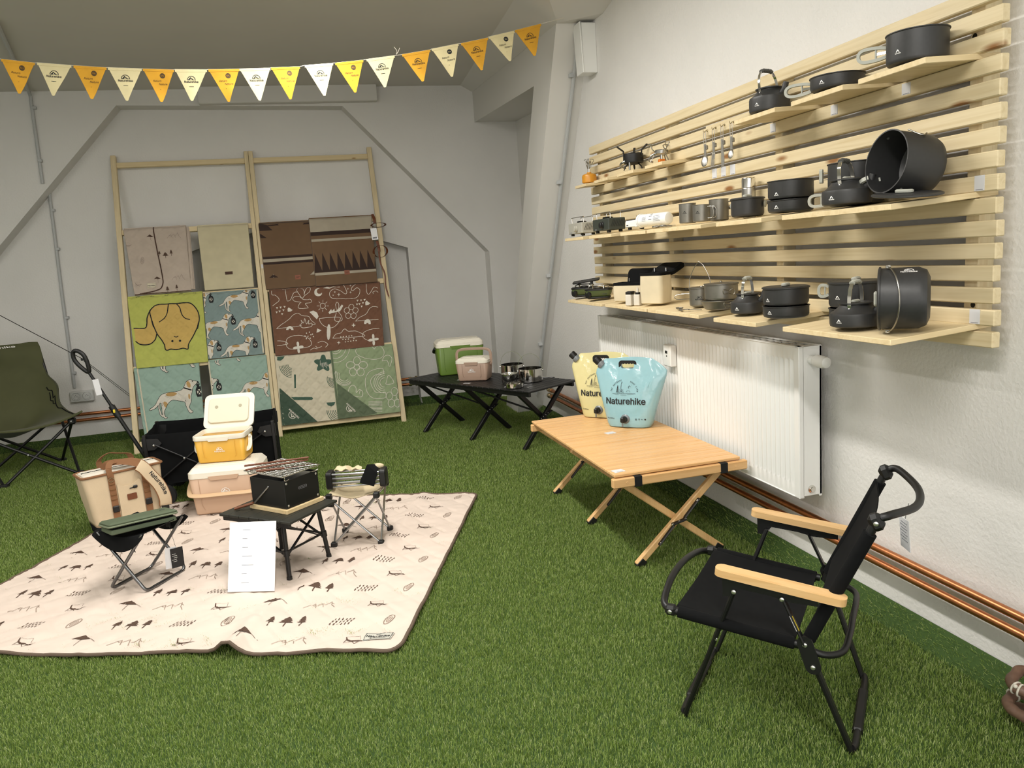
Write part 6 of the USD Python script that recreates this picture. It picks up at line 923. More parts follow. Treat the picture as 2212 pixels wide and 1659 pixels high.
for s in (1, -1): t.part('back_sleeve', tube([A((-.112, s*.224, .30))+bd*.03, A((-.112, s*.224, .30))+bd*.372], .0175, 16), M['black_cloth'], parent=s_)
g = t.part('swing_tag', mv(box((0, 0, 0), (.002, .055, .085), .0004), (-.345, .10, .60), rz=25, ry=4), M['label'], label='grey paper swing tag'); t.part('string', tube([(-.352, .08, .676), (-.345, .10, .640)], .0008, 5), M['black_plastic'], parent=g); t.part('print', [mv(box((.0013, -.006*(i % 2), .03-i*.008), (.0004, .034, .002), 0), (-.345, .10, .60), rz=25, ry=4) for i in range(7)], M['greyprint'], parent=g)
d = unit((-.056, 0, -.127)); o = A((-.090, .2511, .380))
g = t.part('warning_sticker', bar(o-d*.022, o+d*.022, .0008, .018, (0, 1, 0), 0), M['paper'], label='white and yellow warning sticker on a strut'); t.part('yellow_band', [bar(o-d*.021+A((-.0055, .0006, -.0022)), o+d*.021+A((-.0055, .0006, -.0022)), .0006, .006, (0, 1, 0), 0), bar(o-d*.021+A((0, .0007, 0)), o-d*.012+A((0, .0007, 0)), .0006, .014, (0, 1, 0), 0)], M['warn_yellow'], parent=g); t.part('print', [bar(o+d*(-.008+i*.0042)+A((.004, .0007, .0016)), o+d*(-.0068+i*.0042)+A((.004, .0007, .0016)), .0005, .009, (0, 1, 0), 0) for i in range(7)], M['greyprint'], parent=g)
# ---------------------------------------------------------------- picnic mat
MU, MV, M0, MZ = A((-.929, .369)), A((.369, .929)), A((.2, 2.62)), .021
mshape = Polygon([(0, 0), (2.10, 0), (2.10, .45), (2.07, 1.05), (2.07, 1.35), (1.98, 1.72), (1.86, 1.83), (0, 1.83)]).buffer(-.06).buffer(.06, quad_segs=6)
def mat_h(u, v):
    n = meshkit.fbm(np.stack([u*5, v*7, u*0+3], -1), 4, 11)-.5; n2 = meshkit.noise(np.stack([u*26+v*6, v*30, u*0], -1), 4)-.5
    q = 0
    for k in ((u+v), (u-v)):
        d = np.abs(((k/.15) % 1)-.5)*.15; d = np.abs(d-.006); q = q+.0035*np.exp(-(d/.005)**2)
    c = .64-np.clip((v-.35)*.62, 0, .32); d = u-c; R = (.034*np.exp(-v/.16)+.013)*np.exp(-(d/.045)**2)
    c2 = np.interp(v, [0, .9, 1.83], [1.6, 1.25, 1.0]); R = R+.008*np.exp(-((u-c2)/.07)**2)
    e = np.exp(-np.minimum(np.minimum(v, np.abs(1.83-v)), u)/.03)*.0
    return MZ+.012*n+.0045*n2-q+R+e+.004*np.sin(v*23+u*4)*np.exp(-((u-.6)/.5)**2)
def mat_p(u, v, eps=0):
    u, v = np.asarray(u, float), np.asarray(v, float); e = .028*np.sin(u*9)*np.exp(-v/.05)+.02*np.sin(v*11+1)*np.clip((u-1.6)/.4, 0, 1)
    p = M0+u[..., None]*MU+v[..., None]*MV+(e*.35)[..., None]*MV; return np.concatenate([p, (mat_h(u, v)+eps)[..., None]], -1)
t = T('picnic_mat', 'large pale quilted picnic mat printed with brown camping drawings, spread on the grass', 'picnic mat', (*(M0+MU*1.0+MV*.9), .01), world=True)
vs_ = np.linspace(0, 1, 150)**1.0; vs_ = .9149*(1-np.cos(vs_*math.pi))*.5*.5+vs_*.915*1.5-.0 if 0 else np.r_[.0008+.06*np.linspace(0, 1, 12)[:-1]**2, np.linspace(.0608, 1.7692, 128), 1.8292-.06*np.linspace(0, 1, 12)[:-1][::-1]**2]
ext_ = []
for v_ in vs_: q_i = mshape.intersection(LineString([(-1, v_), (4, v_)])).bounds; ext_.append((q_i[0], q_i[2]))
ext_ = A(ext_); nv_ = len(vs_)
def mgrid(u, v): k = np.rint(v*(nv_-1)).astype(int); return tuple(np.moveaxis(mat_p(ext_[k, 0]+u*(ext_[k, 1]-ext_[k, 0]), vs_[k]), -1, 0))
m = grid(mgrid, 170, nv_)
if m.face_normals[:, 2].mean() < 0: m.invert()
b0 = t.part('cloth', m, None or mat('mat_cotton', '#d3c3b6', .85, noise=(9, .03), bump=(420, .25, .0008), sheen=.08), smooth=70)
ex = A(mshape.segmentize(.03).exterior.coords)[:-1]; P = mat_p(ex[:, 0], ex[:, 1], -.002); t.part('piping', sweep(P, circ(.0075, 8)*[1, .9], True, (0, 0, 1)), M['mat_pipe'])
M_ink = M['ink']
def mink(name, g, m_, eps=.0022, maxe=.013, parent=b0):
    g = unary_union(g if isinstance(g, list) else [g]); V, F = flat2(g, maxe); x = trimesh.Trimesh(mat_p(V[:, 0], V[:, 1], eps), F, process=False)
    if x.face_normals[:, 2].mean() < 0: x.invert()
    return t.part(name, x, m_, smooth=70, parent=parent)
def mot(g, u, v): return affinity.translate(affinity.scale(g, -1, 1, origin=(0, 0)), u, v)      # printed to be read with +u to the left
bold, thin = [], []
rngm = np.random.default_rng(21)
for k in range(6):
    for i in range(-1, 4):
        v0 = .08+.3*k; s = .66*i
        def put(lst, g, u, v):
            u += rngm.uniform(-.008, .008)
            if mshape.buffer(-.045).contains(Point(u, v)): lst.append(mot(g, u, v))
        put(bold, lounger(.032), .19+s, v0); put(bold, tent(.032), -.015+s if i else .04, v0+.03) if i or True else None
        if i >= 1: pass
        put(thin, hills(.036), .42+s, v0)
        put(bold, rain(.036), .29+s, v0+.15); put(thin, leaf(.03), .105+s, v0+.16)
        put(bold, unary_union([at(pine(.028, .7), -.066, 0), at(pine(.028, 1.3), 0, -.002), at(pine(.028, .8), .062, .004)]), .51+s, v0+.15)
mink('print', bold, M_ink); mink('print', thin, M['line_ink2'])
lb = mink('woven_label', [mot(sbox(-.055, -.03, .055, .03), .105, .105)], M['label_grey'], .003); mink('print', [mot(affinity.scale(text('Naturehike', .013, True), 1, 1, origin=(0, 0)), .105, .098), mot(sbox(-.03, -.016, .03, -.014).union(sbox(-.012, .014, .012, .016)), .105, .105), mot(sbox(-.05, -.026, .05, .026).exterior.buffer(.0008), .105, .105)], M['blackprint'], .0042, parent=lb)
# ---------------------------------------------------------------- cool boxes
def cooler(name, label, o, rz, w, d, h, body, lid_h, r=.035, taper=.018, open_lid=None, handle=None, hcol=None, lid=True, logo_h=None, logo_m='whiteprint', logo_z=.52, hw=None, lname=True):
    t = T(name, label, 'cooler', o, rz); hb = h-lid_h
    rim = 0 if lid else .022
    if lid: t.part('body', rbox(w, d, [(0, taper+.012), (.004, taper+.004), (.012, taper), (hb, 0)], r), M[body], smooth=50)
    else:
        n_ = 5; R = lambda z, i: ring(w-2*i, d-2*i, max(r-i, .004), z, n=n_)
        t.part('body', loft([R(0, taper+.012), R(.004, taper+.004), R(.012, taper), R(hb, .003)]), M[body], smooth=50)
        a = [R(hb-.004, .001), R(hb, -.002), R(hb+rim, -.002), R(hb+rim+.003, .002), R(hb+rim+.003, .010), R(hb-.02, .014), R(.05, taper+.016)]
        t.part('rim', loft(a, False), M['cooler_white'], smooth=50); t.part('liner_floor', mv(ext(rrect(w-2*taper-.03, d-2*taper-.03, r*.6), .002), (0, 0, .05)), M['cooler_white'])
    Ld = lambda: rbox(w, d, [(0, .002), (.003, -.002), (lid_h*.55, -.001), (lid_h*.62, .004), (lid_h*.93, .022), (lid_h, .030)], r)
    if lid:
        l = t.part('lid', mv(Ld(), (0, 0, hb)), M['cooler_white'], smooth=40); t.part('lid_panel', mv(rbox(w-.085, d-.085, [(0, 0), (.003, .002), (.004, .006)], .02), (0, 0, h-.0005)), M['cooler_white'], parent=l)
    for s in (-1, 1):          # seams moulded down the front
        x = s*(w/2-taper-.042); t.part('seam', tube([(x, -d/2-.0004, hb-.006), (x, -d/2+taper*.55, h*.22), (x-s*.012, -d/2+taper*.85, .03)], .0012, 5), M[body])
    g = Polygon([(-.42*w/2, .006), (.42*w/2, .006), (.36*w/2, -.014), (-.36*w/2, -.014)]); 
    t.part('latch', fr(ext(g.buffer(.002), .005), (0, -d/2+.0015, hb+(.004 if lid else .006)), (1, 0, 0), (0, 0, 1)), M['cooler_white'] if not lid else M[body])
    if logo_h: t.part('logo', pr(logo(logo_h), (0, -d/2+taper*(1-logo_z)*1.0-.0008, hb*logo_z), (1, 0, 0), (0, -taper/hb, 1)), M[logo_m], smooth=False)
    if handle:
        a, H, wd = handle; ph = math.radians(a); W = w/2+.006; zb = hb-.015
        U = A((0, -math.sin(ph), math.cos(ph))); P = sp([A((-W, 0, zb)), A((-W, 0, zb))+U*H*.75, A((-W+.035, 0, zb))+U*H, A((0, 0, zb))+U*(H+.004), A((W-.035, 0, zb))+U*H, A((W, 0, zb))+U*H*.75, A((W, 0, zb))], 7)
        k = t.part('handle', sweep(P, [(-wd/2, -.004), (wd/2, -.004), (wd/2, .004), (-wd/2, .004)], up=np.cross(U, (1, 0, 0))), M[hcol], smooth=50)
        for s in (-1, 1): t.part('pivot', cyl((s*(W-.008), 0, zb), (s*(W+.006), 0, zb), .012, 18), M[hcol], parent=k)
    if open_lid is not None:
        m = Ld(); m.apply_translation((0, 0, 0)); m2 = mv(mv(m, (0, -d/2, .0)), (0, 0, 0))    # hinge at the lid's back edge
        lm = lambda q: mv(mv(q, (0, -d/2, 0)), (0, d/2-.004, hb+rim+.006), rx=-open_lid)
        l = t.part('lid', lm(m), M['cooler_white'], smooth=40)
        inner = rbox(w-.05, d-.05, [(-.014, .012), (-.012, .004), (.002, 0)], .028); t.part('lid_liner', lm(inner), M['cooler_cream'], parent=l, smooth=40)
        for s in (-1, 1): t.part('dimple', lm(mv(lathe([(0, 0), (.010, 0), (.010, -.0012), (0, -.0012)], 16), (s*w*.24, -.02, -.014))), M['cooler_shade'], parent=l)
    return t
cooler('cool_box', 'large beige cool box with a white lid and lowered handle, on the mat', (-.515, 4.755, .02), -8, .40, .29, .28, 'cooler_beige', .062, handle=(118, .17, .026), hcol='cooler_beige2', logo_h=.012, logo_z=.56)
cooler('cool_box', 'small yellow cool box with its white lid open, on top of the large beige one', (-.525, 4.79, .3055), -12, .295, .215, .170, 'cooler_yellow', .03, lid=False, r=.03, taper=.014, open_lid=122, handle=(150, .085, .022), hcol='cooler_white', logo_h=.0085, logo_z=.5)
cooler('cool_box', 'large green cool box with a white lid on the black table', (1.205, 6.27, BZ+.001), -4, .385, .24, .285, 'cooler_green', .058, taper=.016, handle=(-112, .12, .02), hcol='black_plastic')
cooler('cool_box', 'small taupe cool box with a raised handle in front of the green one', (1.235, 5.835, BZ+.001), -28, .255, .19, .178, 'cooler_taupe', .042, r=.03, taper=.014, handle=(0, .115, .020), hcol='cooler_taupe', logo_h=.0085, logo_z=.55)
# ---------------------------------------------------------------- tote
t = T('tote_bag', 'beige canvas tote cooler bag with brown straps, at the mat edge behind the black stool', 'bag', (-1.09, 4.70, .012), 27)
n_ = 8; RR = lambda w, d, z, r=.03: ring(w, d, r, z, n=n_)
rg = [RR(.33, .19, .0, .03), RR(.335, .195, .012, .035), RR(.345, .20, .05, .035)]; t.part('base', loft(rg), M['black_cloth'], smooth=60)
def wob(r, s): r = r.copy(); r[:, :2] *= 1+(.035*(meshkit.noise(np.c_[r[:, :2]*14, r[:, 2]*9], s)-.5))[:, None]; return r
rg = [wob(RR(.345, .20, z, .035), 2) if 0 else wob(RR(.345+.075*k, .20-.03*k, z, .035-.012*k), 2) for k, z in ((k, .05+.285*k) for k in np.linspace(0, 1, 16))]
bd = t.part('body', loft(rg), M['tote_canvas'], smooth=70); W, D, H = .42, .17, .335
t.part('top_zip', [rbox(W-.02, D-.03, [(H-.006, 0), (H+.006, .004), (H+.012, .02)], .02)], M['tote_lining']); t.part('zip', strap([(-W/2+.02, .0, H+.0125), (W/2-.02, 0, H+.0125)], .008, .002, up=(0, 0, 1)), M['black_cloth'])
t.part('binding', tube(RR(W+.004, D+.004, H, .024), .0065, 8, True, (0, 0, 1)), M['tote_brown'])
yf = lambda z: -(.10-.015*(z-.05)/.285)-.004
for x, nm in ((-.068, 'left'), (.105, 'right')):
    s_ = t.part('strap', strap([(x, yf(z)-.001, z) for z in np.linspace(.06, H+.002, 8)], .034, .003, up=(0, -1, 0)), M['tote_brown'])
    for z in (.19, .215, .245, .275): t.part('loop', box((x, yf(z)-.004, z), (.030, .005, .010), .002), M['tote_brown2'], parent=s_)
    t.part('buckle', box((x, yf(.135)-.006, .135), (.034, .012, .036), .004), M['black_plastic'], parent=s_); t.part('ring', tube(A([(x+.013*math.cos(a), yf(.30)-.006, .300+.011*math.sin(a)) for a in np.linspace(0, 6.28, 20)])[:-1], .0022, 6, True, (0, 1, 0)), M['brass'], parent=s_)
pk = Polygon([(-.045, .0), (.082, .0), (.080, .205), (.070, .215), (.045, .195), (.02, .188), (-.015, .192), (-.040, .210), (-.045, .205)])
p = t.part('pocket', fr(ext(pk, .012), (0, yf(.06)+.006, .06), (1, 0, 0), (0, .055, 1)), M['tote_canvas'], label='flat canvas front pocket'); t.part('leather_patch', fr(ext(rrect(.05, .034, .004), .002), (.022, yf(.185)-.008, .185), (1, 0, 0), (0, .055, 1)), M['leather'], parent=p); t.part('key_clip', [box((.045, yf(.235)-.009, .235), (.024, .010, .016), .004), box((.026, yf(.23)-.009, .232), (.022, .004, .005), .001)], M['black_plastic'], parent=p)
h1 = [(-.068, yf(H)-.004, H-.02), (-.072, yf(H)-.002, H+.03), (-.05, -.07, H+.055), (.0, -.055, H+.05), (.06, -.06, H+.045), (.10, -.075, H+.025), (.105, yf(H)-.004, H-.02)]
t.part('carry_handle', strap(sp(h1, 6), .030, .003, up=(0, -.6, 1)), M['tote_brown']); h2 = [(-.07, .08, H-.01), (-.075, .07, H+.05), (-.03, .05, H+.085), (.02, .05, H+.075), (.08, .055, H+.055), (.10, .08, H-.01)]
t.part('carry_handle', strap(sp(h2, 6), .030, .003, up=(0, .3, 1)), M['tote_brown'])
sh = [(-.09, -.02, H+.02), (-.06, -.05, H+.05), (.02, -.085, H+.045), (.085, -.112, H+.012), (.125, -.122, H-.05), (.165, -.128, H-.12), (.185, -.130, H-.20), (.180, -.12, H-.27)]
P = sp(sh, 6); t.part('shoulder_strap', strap(P[:20], .032, .003, up=(0, -1, .35)), M['tote_brown']); pd = P[17:40]
k = t.part('shoulder_pad', strap(pd, .062, .010, up=(0, -1, .15)), M['tote_canvas'], label='canvas shoulder pad with lettering', smooth=50)
ax_, nn, bb = frames(pd, up=A((0, -1, .15)))
for s in (-1, 1): t.part('pad_edge', tube(pd+bb*s*.031, .005, 6), M['tote_brown'], parent=k)
cum = np.r_[0, np.cumsum(np.linalg.norm(np.diff(pd, axis=0), axis=1))]
def onpad(u, v):
    s = cum[-1]*.52+np.asarray(u); q = A([np.interp(s, cum, pd[:, i]) for i in range(3)]).T; b = A([np.interp(s, cum, bb[:, i]) for i in range(3)]).T; n = A([np.interp(s, cum, nn[:, i]) for i in range(3)]).T
    return q+n*.0058-b*np.asarray(v)[:, None]*(1 if bb[0][0] < 0 else -1)
t.part('print', onto(text('Naturehike', .022, True), onpad, .01), M['blackprint'], smooth=False, parent=k)
t.part('buckle', box(P[40], (.04, .012, .03), .004), M['black_plastic'])
# ---------------------------------------------------------------- black stool with an olive case
t = T('folding_stool', 'black cloth folding stool on crossed steel tubes, front left of the mat', 'stool', (-.81, 3.735, .02), 56.5)
for s, y in ((1, -.085), (-1, .085)):
    yt = .125*s; P = [(-.125, yt, .272), (-.125, y, .03), (-.095, y*1.1, .006), (.095, y*1.1, .006), (.125, y, .03), (.125, yt, .272)]
    P = np.vstack([P[0], sp(P[1:5], 5)[0:0].reshape(-1, 3), [(-.125, y*1.0+(yt-y)*.12, .055)], sp([(-.125, y*1.02+(yt-y)*.08, .045), (-.122, y*1.08, .018), (-.10, y*1.12, .008), (-.07, y*1.12, .008)], 4), sp([(.07, y*1.12, .008), (.10, y*1.12, .008), (.122, y*1.08, .018), (.125, y*1.02+(yt-y)*.08, .045)], 4), [(.125, y*1.0+(yt-y)*.12, .055)], P[5]])
    f_ = t.part('leg_frame', tube(P, .0072, 10), M['dark_steel'], smooth=60); 
def st(u, v):
    x = (u-.5)*.29; y = (v-.5)*.275; e = np.abs(2*v-1); ex_ = np.abs(2*u-1); drop = np.clip((ex_-.86)/.14, 0, 1)
    return x*(1-.02*drop), y*(1+.02*drop), .272+.02*e**2-.012-.065*drop*(1-e**2*.75)-.018*(1-e**2)*(1-ex_**2)
t.part('seat', solid(st, 44, 26, .003, (0, 0, 1)), M['black_cloth'], smooth=60); t.part('strap', [tube([(-.128, -.06, .235), (-.127, -.075, .19)], .002, 6)], M['black_plastic']); t.part('web_tab', box((.13, -.03, .225), (.004, .03, .03), .001), M['black_mesh'])
g = t.part('swing_tag', mv(box((0, 0, 0), (.055, .0012, .095), .0003), (.045, -.135, .10), rz=-33, rx=4), M['black_card'], label='black card swing tag'); t.part('back_tag', mv(box((0, 0, 0), (.05, .0010, .10), .0003), (.025, -.118, .105), rz=-33, rx=4, ry=3), M['label'], parent=g, label='white swing tag behind the black one'); t.part('print', [mv(box((-.014+.003*(i % 3), -.001, .02-i*.009), (.016+.004*(i % 2), .0004, .0016), 0), (.045, -.1355, .10), rz=-33, rx=4) for i in range(5)], M['whiteprint'], parent=g); t.part('string', tube([(.05, -.11, .25), (.045, -.135, .145)], .0007, 5), M['black_plastic'], parent=g)
t = T('storage_case', 'flat olive green zip case lying on the black stool', 'case', (-.808, 3.70, .292), 30, rot=(-3, 3, 30))
t.part('base', rbox(.285, .135, [(.0, .006), (.004, 0), (.018, .001), (.022, .004)], .012), M['olive_cloth']); t.part('gusset', rbox(.272, .122, [(.018, .002), (.026, .006), (.036, .004)], .012), M['black_cloth']); 
l = t.part('lid', mv(rbox(.295, .142, [(.0, .004), (.006, 0), (.010, 0), (.016, .010), (.018, .025)], .014), (0, 0, .034), rx=-3), M['olive_cloth'], smooth=40); t.part('edge', mv(tube(ring(.296, .143, .016, .034), .0045, 6, True, (0, 0, 1)), (0, 0, 0), rx=-3), M['olive_cloth2'], parent=l); t.part('zip_pull', [box((.10, -.01, .053), (.022, .006, .003), .001)], M['black_plastic'], parent=l)
# ---------------------------------------------------------------- aluminium stool and the folded one on it
t = T('folding_stool', 'small aluminium camping stool with a cream seat, right of the side table', 'stool', (.172, 3.845, .018), -19)
hx, hy, hz = .118, .100, .255
cs = [(-1, -1), (1, -1), (1, 1), (-1, 1)]
for i in range(4):
    a, b = cs[i], cs[(i+1) % 4]
    for p_, q2 in ((a, b), (b, a)): t.part('tube', rod((p_[0]*hx, p_[1]*hy, .012), (q2[0]*hx*.98, q2[1]*hy*.98, hz-.01), .0052, 10), M['alu'])
for x, y in cs:
    t.part('foot', box((x*hx, y*hy, .013), (.030, .026, .026), .005), M['black_plastic']); t.part('corner', box((x*hx, y*hy, hz+.002), (.030, .028, .030), .005), M['black_plastic'])
def sf(u, v): e = (2*u-1)**2; g = (2*v-1)**2; return (u-.5)*2*hx*1.04*(1-.1*(1-g)*0), (v-.5)*2*hy*1.04, hz+.018-.045*(1-e*.85)*(1-g*.55)+.004*np.sin(u*9+v*5)
t.part('seat', solid(sf, 16, 14, .002, (0, 0, 1)), M['stool_cream'], smooth=60)
t = T('folded_stool', 'folded aluminium stool lying on the small camping stool', 'stool', (.165, 3.835, .295), -16)
bt = [(y, z) for z in (.012, .034, .056, .076) for y in (-.026, .026)]
for i, (y, z) in enumerate(bt): t.part('tube', rod((-.115, y*1.1, z), (.125, y*.7+(.008 if i % 2 else -.006), z*.9+.006), .0052, 10), M['alu'])
for x, r in ((-.125, .041), (.140, .045)): t.part('end_block', mv(rbox(.088, .080, [(-.014, .004), (-.010, 0), (.014, 0), (.018, .006)], .016), (x, 0, .044), ry=90), M['black_plastic'])
t.part('pouch', trimesh.convex.convex_hull(A([(.03, -.045, .03), (.10, -.05, .01), (.12, -.04, .07), (.07, -.02, .115), (.12, .03, .10), (.05, .035, .05), (.03, -.03, .04)])), M['black_cloth'], smooth=40)
def fs(u, v): return (u-.5)*.13-.04, (v-.5)*.06+.035, .088+.016*np.sin(u*6)*np.sin(v*3.1)+.006*np.sin(u*17)
t.part('seat_cloth', solid(fs, 14, 8, .002, (0, 0, 1)), M['stool_cream'], smooth=60); t.part('seat_cloth', mv(ball((0, 0, 0), .02, (1.5, .8, .7), 2), (.115, .02, .094)), M['stool_cream'])
# paper sheet leaning on the side table
t = T('paper_sheet', 'white paper price sheet leaning against a leg of the side table', 'paper', (-.343, 3.377, .028), rot=(-20, 0, -21))
s_ = t.part('card', box((0, 0, .148), (.212, .002, .297), .0003), M['paper']); 
for i, w in enumerate((.034, .022, .026, .045, .052, .023, .034)): t.part('print', box((-.045+w/2, -.0013, .262-i*.0375), (w, .0004, .0016), 0), M['greyprint'], parent=s_)
# ---------------------------------------------------------------- wagon
t = T('folding_wagon', 'black folding wagon with a long pull handle behind the stacked cool boxes', 'wagon', (-.63, 5.24, 0), world=True)
x0, x1, y0, y1, zb, zt = -1.0, -.255, 5.03, 5.47, .135, .455
def wall(p, q, n=(0, -1, 0), sag=.02, nu=24):
    p, q = A(p, float), A(q, float); n = A(n, float)
    def f(u, v):
        P = p[None, None]+u[..., None]*(q-p); z = zb+(zt-zb)*v-sag*4*u*(1-u)*v*.5; o = .012*np.sin(u*math.pi)*np.sin(v*math.pi)+.005*np.sin(u*17+v*4)*(1-v*.5)
        return P[..., 0]+n[0]*o, P[..., 1]+n[1]*o, z
    return solid(f, nu, 12, .004, n)
t.part('side_cloth', wall((x0, y0, 0), (x1, y0, 0)), M['black_cloth'], smooth=60); t.part('side_cloth', wall((x1, y1, 0), (x0, y1, 0), (0, 1, 0)), M['black_cloth'], smooth=60); t.part('end_cloth', wall((x0, y1, 0), (x0, y0, 0), (-1, 0, 0), .015, 14), M['black_cloth'], smooth=60); t.part('end_cloth', wall((x1, y0, 0), (x1, y1, 0), (1, 0, 0), .015, 14), M['black_cloth'], smooth=60)
t.part('floor_cloth', bx(x0, x1, y0, y1, zb, zb+.006, .002), M['black_cloth'])
for x in (x0, x1):
    for y in (y0-.006, y1+.006):
        t.part('corner_post', bar((x, y, .10), (x, y, zt), .022, .022, (0, 1, 0), .003), M['black_coat']); s = 1 if x == x0 else -1
        t.part('corner_bracket', fr(ext(Polygon([(-.016, -.055), (.05, -.055), (.095, -.02), (.075, .012), (-.016, .02)]) if s > 0 else Polygon([(.016, -.055), (-.05, -.055), (-.095, -.02), (-.075, .012), (.016, .02)]), .016), (x, y+.008 if y < 5.2 else y+.008, zt-.04), (1, 0, 0), (0, 0, 1)), M['black_plastic'])
for y in (y0-.016,):
    for a, b in (((x0+.05, zt-.06), (x0+.37, zb+.06)), ((x0+.05, zb+.03), (x0+.37, zt-.06)), ((x1-.05, zt-.06), (x1-.37, zb+.06)), ((x1-.05, zb+.03), (x1-.37, zt-.06))): t.part('lattice_bar', bar((a[0], y, a[1]), (b[0], y, b[1]), .008, .016, (0, 1, 0), .002), M['black_coat'])
    rivet(t, [(x, y-.006, z) for x, z in ((x0+.05, zt-.065), (x0+.21, .29), (x0+.05, zb+.03), (x0+.37, zb+.06), (x1-.05, zt-.06), (x1-.05, zb+.03), (x1-.21, .29), (x0+.06, zb-.01), (x0+.10, zb-.015), (x1-.06, zb+.08))], .0065, (0, -1, 0))
for x in (x0+.07, x1-.07):
    for y in (y0-.02, y1+.0):
        w = t.part('wheel', lathe([(0, -.022), (.035, -.022), (.066, -.018), (.07, -.008), (.07, .008), (.066, .018), (.035, .022), (0, .022)], 32, (x, y, .070), (0, 1, 0)), M['black_rubber']); t.part('hub', [lathe([(0, -.026), (.03, -.024), (.034, -.02), (.034, .02), (0, .026)], 20, (x, y, .070), (0, 1, 0))], M['black_plastic'], parent=w); t.part('fork', bar((x, y, .10), (x, y, .16), .03, .03, (0, 1, 0)), M['black_coat'])
hp, hq = A((-1.035, 5.27, .22)), A((-1.315, 5.29, .86)); d = unit(hq-hp)
t.part('handle_rod', [tube([hp, hp+d*.44], .0125, 12), tube([hp+d*.40, hq], .0095, 12)], M['black_coat']); c = hp+d*.40
k = t.part('lock_collar', tube([c-d*.045, c+d*.035], .019, 14), M['black_plastic']); t.part('button', mv(rbox(.012, .022, [(0, 0), (.003, 0), (.004, .002)], .005), c+A((.002, -.0195, 0)), rx=90), M['warn_yellow'], parent=k, label='yellow release button')
e = unit((.55, -.2, .25)); e = unit(e-d*(e@d)); P = sp([hq-d*.02, hq+d*.03+e*.026, hq+d*.085+e*.034, hq+d*.125+e*.012, hq+d*.125-e*.016, hq+d*.085-e*.034, hq+d*.03-e*.026], 6, True); t.part('grip', tube(P, .0125, 12, True, np.cross(d, e)), M['black_plastic'])
t.part('paper_tag', mv(box((0, 0, 0), (.035, .0012, .10), .0003), (-1.268, 5.27, .745), ry=-6), M['label'], label='white paper tag'); t.part('cord', tube([hq-d*.01, (-1.272, 5.275, .795)], .0012, 5), M['black_plastic'])
# guy rope
t = T('guy_rope', 'thin black guy rope running from the left down to the left rack', 'rope', (-1.55, 6.1, .8), world=True)
r0, rs, re = A((-2.2, 5.15, 1.62)), A((-1.515, 6.05, .855)), A((-1.415, 6.80, .47))
t.part('rope', tube([r0, rs], .0022, 6), M['black_plastic']); t.part('rope', tube([rs, re+(0, 0, .008)], .0018, 6), M['black_plastic']); t.part('rope', tube([rs+(0, 0, -.012), re+(0, 0, -.01)], .0018, 6), M['black_plastic']); t.part('tensioner', [box(rs, (.035, .010, .016), .003), ball(rs+A((.02, .0, -.008)), .008)], M['black_plastic'])
# ---------------------------------------------------------------- olive camp chair, cut by the left edge
CF, CL = A((.434, -.901, 0)), A((.955, .297, 0)); Zv = A((0, 0, 1.))
t = T('camp_chair', 'olive green padded camp chair with black crossed legs at the left edge', 'chair', (-2.1, 6.45, 0), world=True)
fFL, fFR, fRL, fRR = A((-1.70, 6.21, .008)), A((-2.15, 6.07, .008)), A((-1.96, 6.757, .008)), A((-2.41, 6.617, .008))
tFL = A((-1.728, 6.33, .385)); tFR = tFL-CL*.60; tRL = tFL-CF*.42+Zv*.01; tRR = tRL-CL*.60; bL = A((-2.02, 6.86, .90)); bR = bL-CL*.56
for p, q in ((fFL, tFR), (fFR, tFL), (fFL, tRL), (fRL, tFL), (fFR, tRR), (fRR, tFR), (fRL, tRR), (fRR, tRL)): t.part('leg', tube([p, q], .0105, 10), M['black_coat'])
for p in (fFL, fFR, fRL, fRR): t.part('foot', box(p+Zv*.006, (.06, .04, .028), .006), M['black_plastic'])
for p, q in ((tRL, bL), (tRR, bR)): t.part('back_post', tube([p-Zv*.05, q], .0105, 10), M['black_coat'])
for p in (tFL, tFR): t.part('corner_joint', box(p, (.05, .05, .05), .01), M['black_plastic'])
rivet(t, [(fFL+tFR)/2+A((0, -.013, 0)), fFL+A((-.01, -.022, .01)), tFL+A((-.0, -.027, 0))], .006, (0, -1, 0))
rows = [(tFL+A((.085, -.03, .075)), .0), (tFL+A((.02, .02, .05)), .06), (tRL+A((.05, -.12, .10)), .20), (tRL+A((.02, -.02, .22)), .17), (bL+A((.045, -.07, -.18)), .09), (bL+A((.02, -.02, -.02)), .02), (bL+A((-.01, .03, .055)), .0)]
cols = 5; Cg = []
for i, (pl, dp) in enumerate(rows):
    wd = .76 if i == 0 else .70 if i < 3 else .66 if i < 5 else .6
    r_ = []
    for j, w in enumerate((0, .2, .5, .8, 1)):
        s = 4*w*(1-w); q = pl-CL*wd*w; down = (-Zv*dp-CF*dp*.35)*s if i < 4 else (-CF*dp*.9-Zv*dp*.2)*s
        if i == 0: down = -Zv*.075*s+CF*.02*s
        r_.append(q+down)
    Cg.append(r_)
Cg = A(Cg); fine = A([sp(r_, 8) for r_ in Cg]); fine = A([sp(fine[:, j], 7) for j in range(fine.shape[1])])
nu, nv = fine.shape[:2]
def sl(u, v):
    P = fine[np.rint(u*(nu-1)).astype(int), np.rint(v*(nv-1)).astype(int)]; w = .012*(meshkit.fbm(np.stack([u*7+v*2, v*9-u*3, u*0], -1), 3, 5)-.5)+.007*np.sin(u*13+v*15)*np.sin(v*3.1)
    P = P+w[..., None]*(Zv*.7+CF*.7); return P[..., 0], P[..., 1], P[..., 2]
a = grid(sl, nu, nv, True); n_ = a.vertex_normals; b = a.copy(); b.vertices = a.vertices-n_*.014; b.invert(); e = a.edges_sorted; uu, cc = np.unique(e, axis=0, return_counts=True); o = uu[cc == 1]; kk = len(a.vertices)
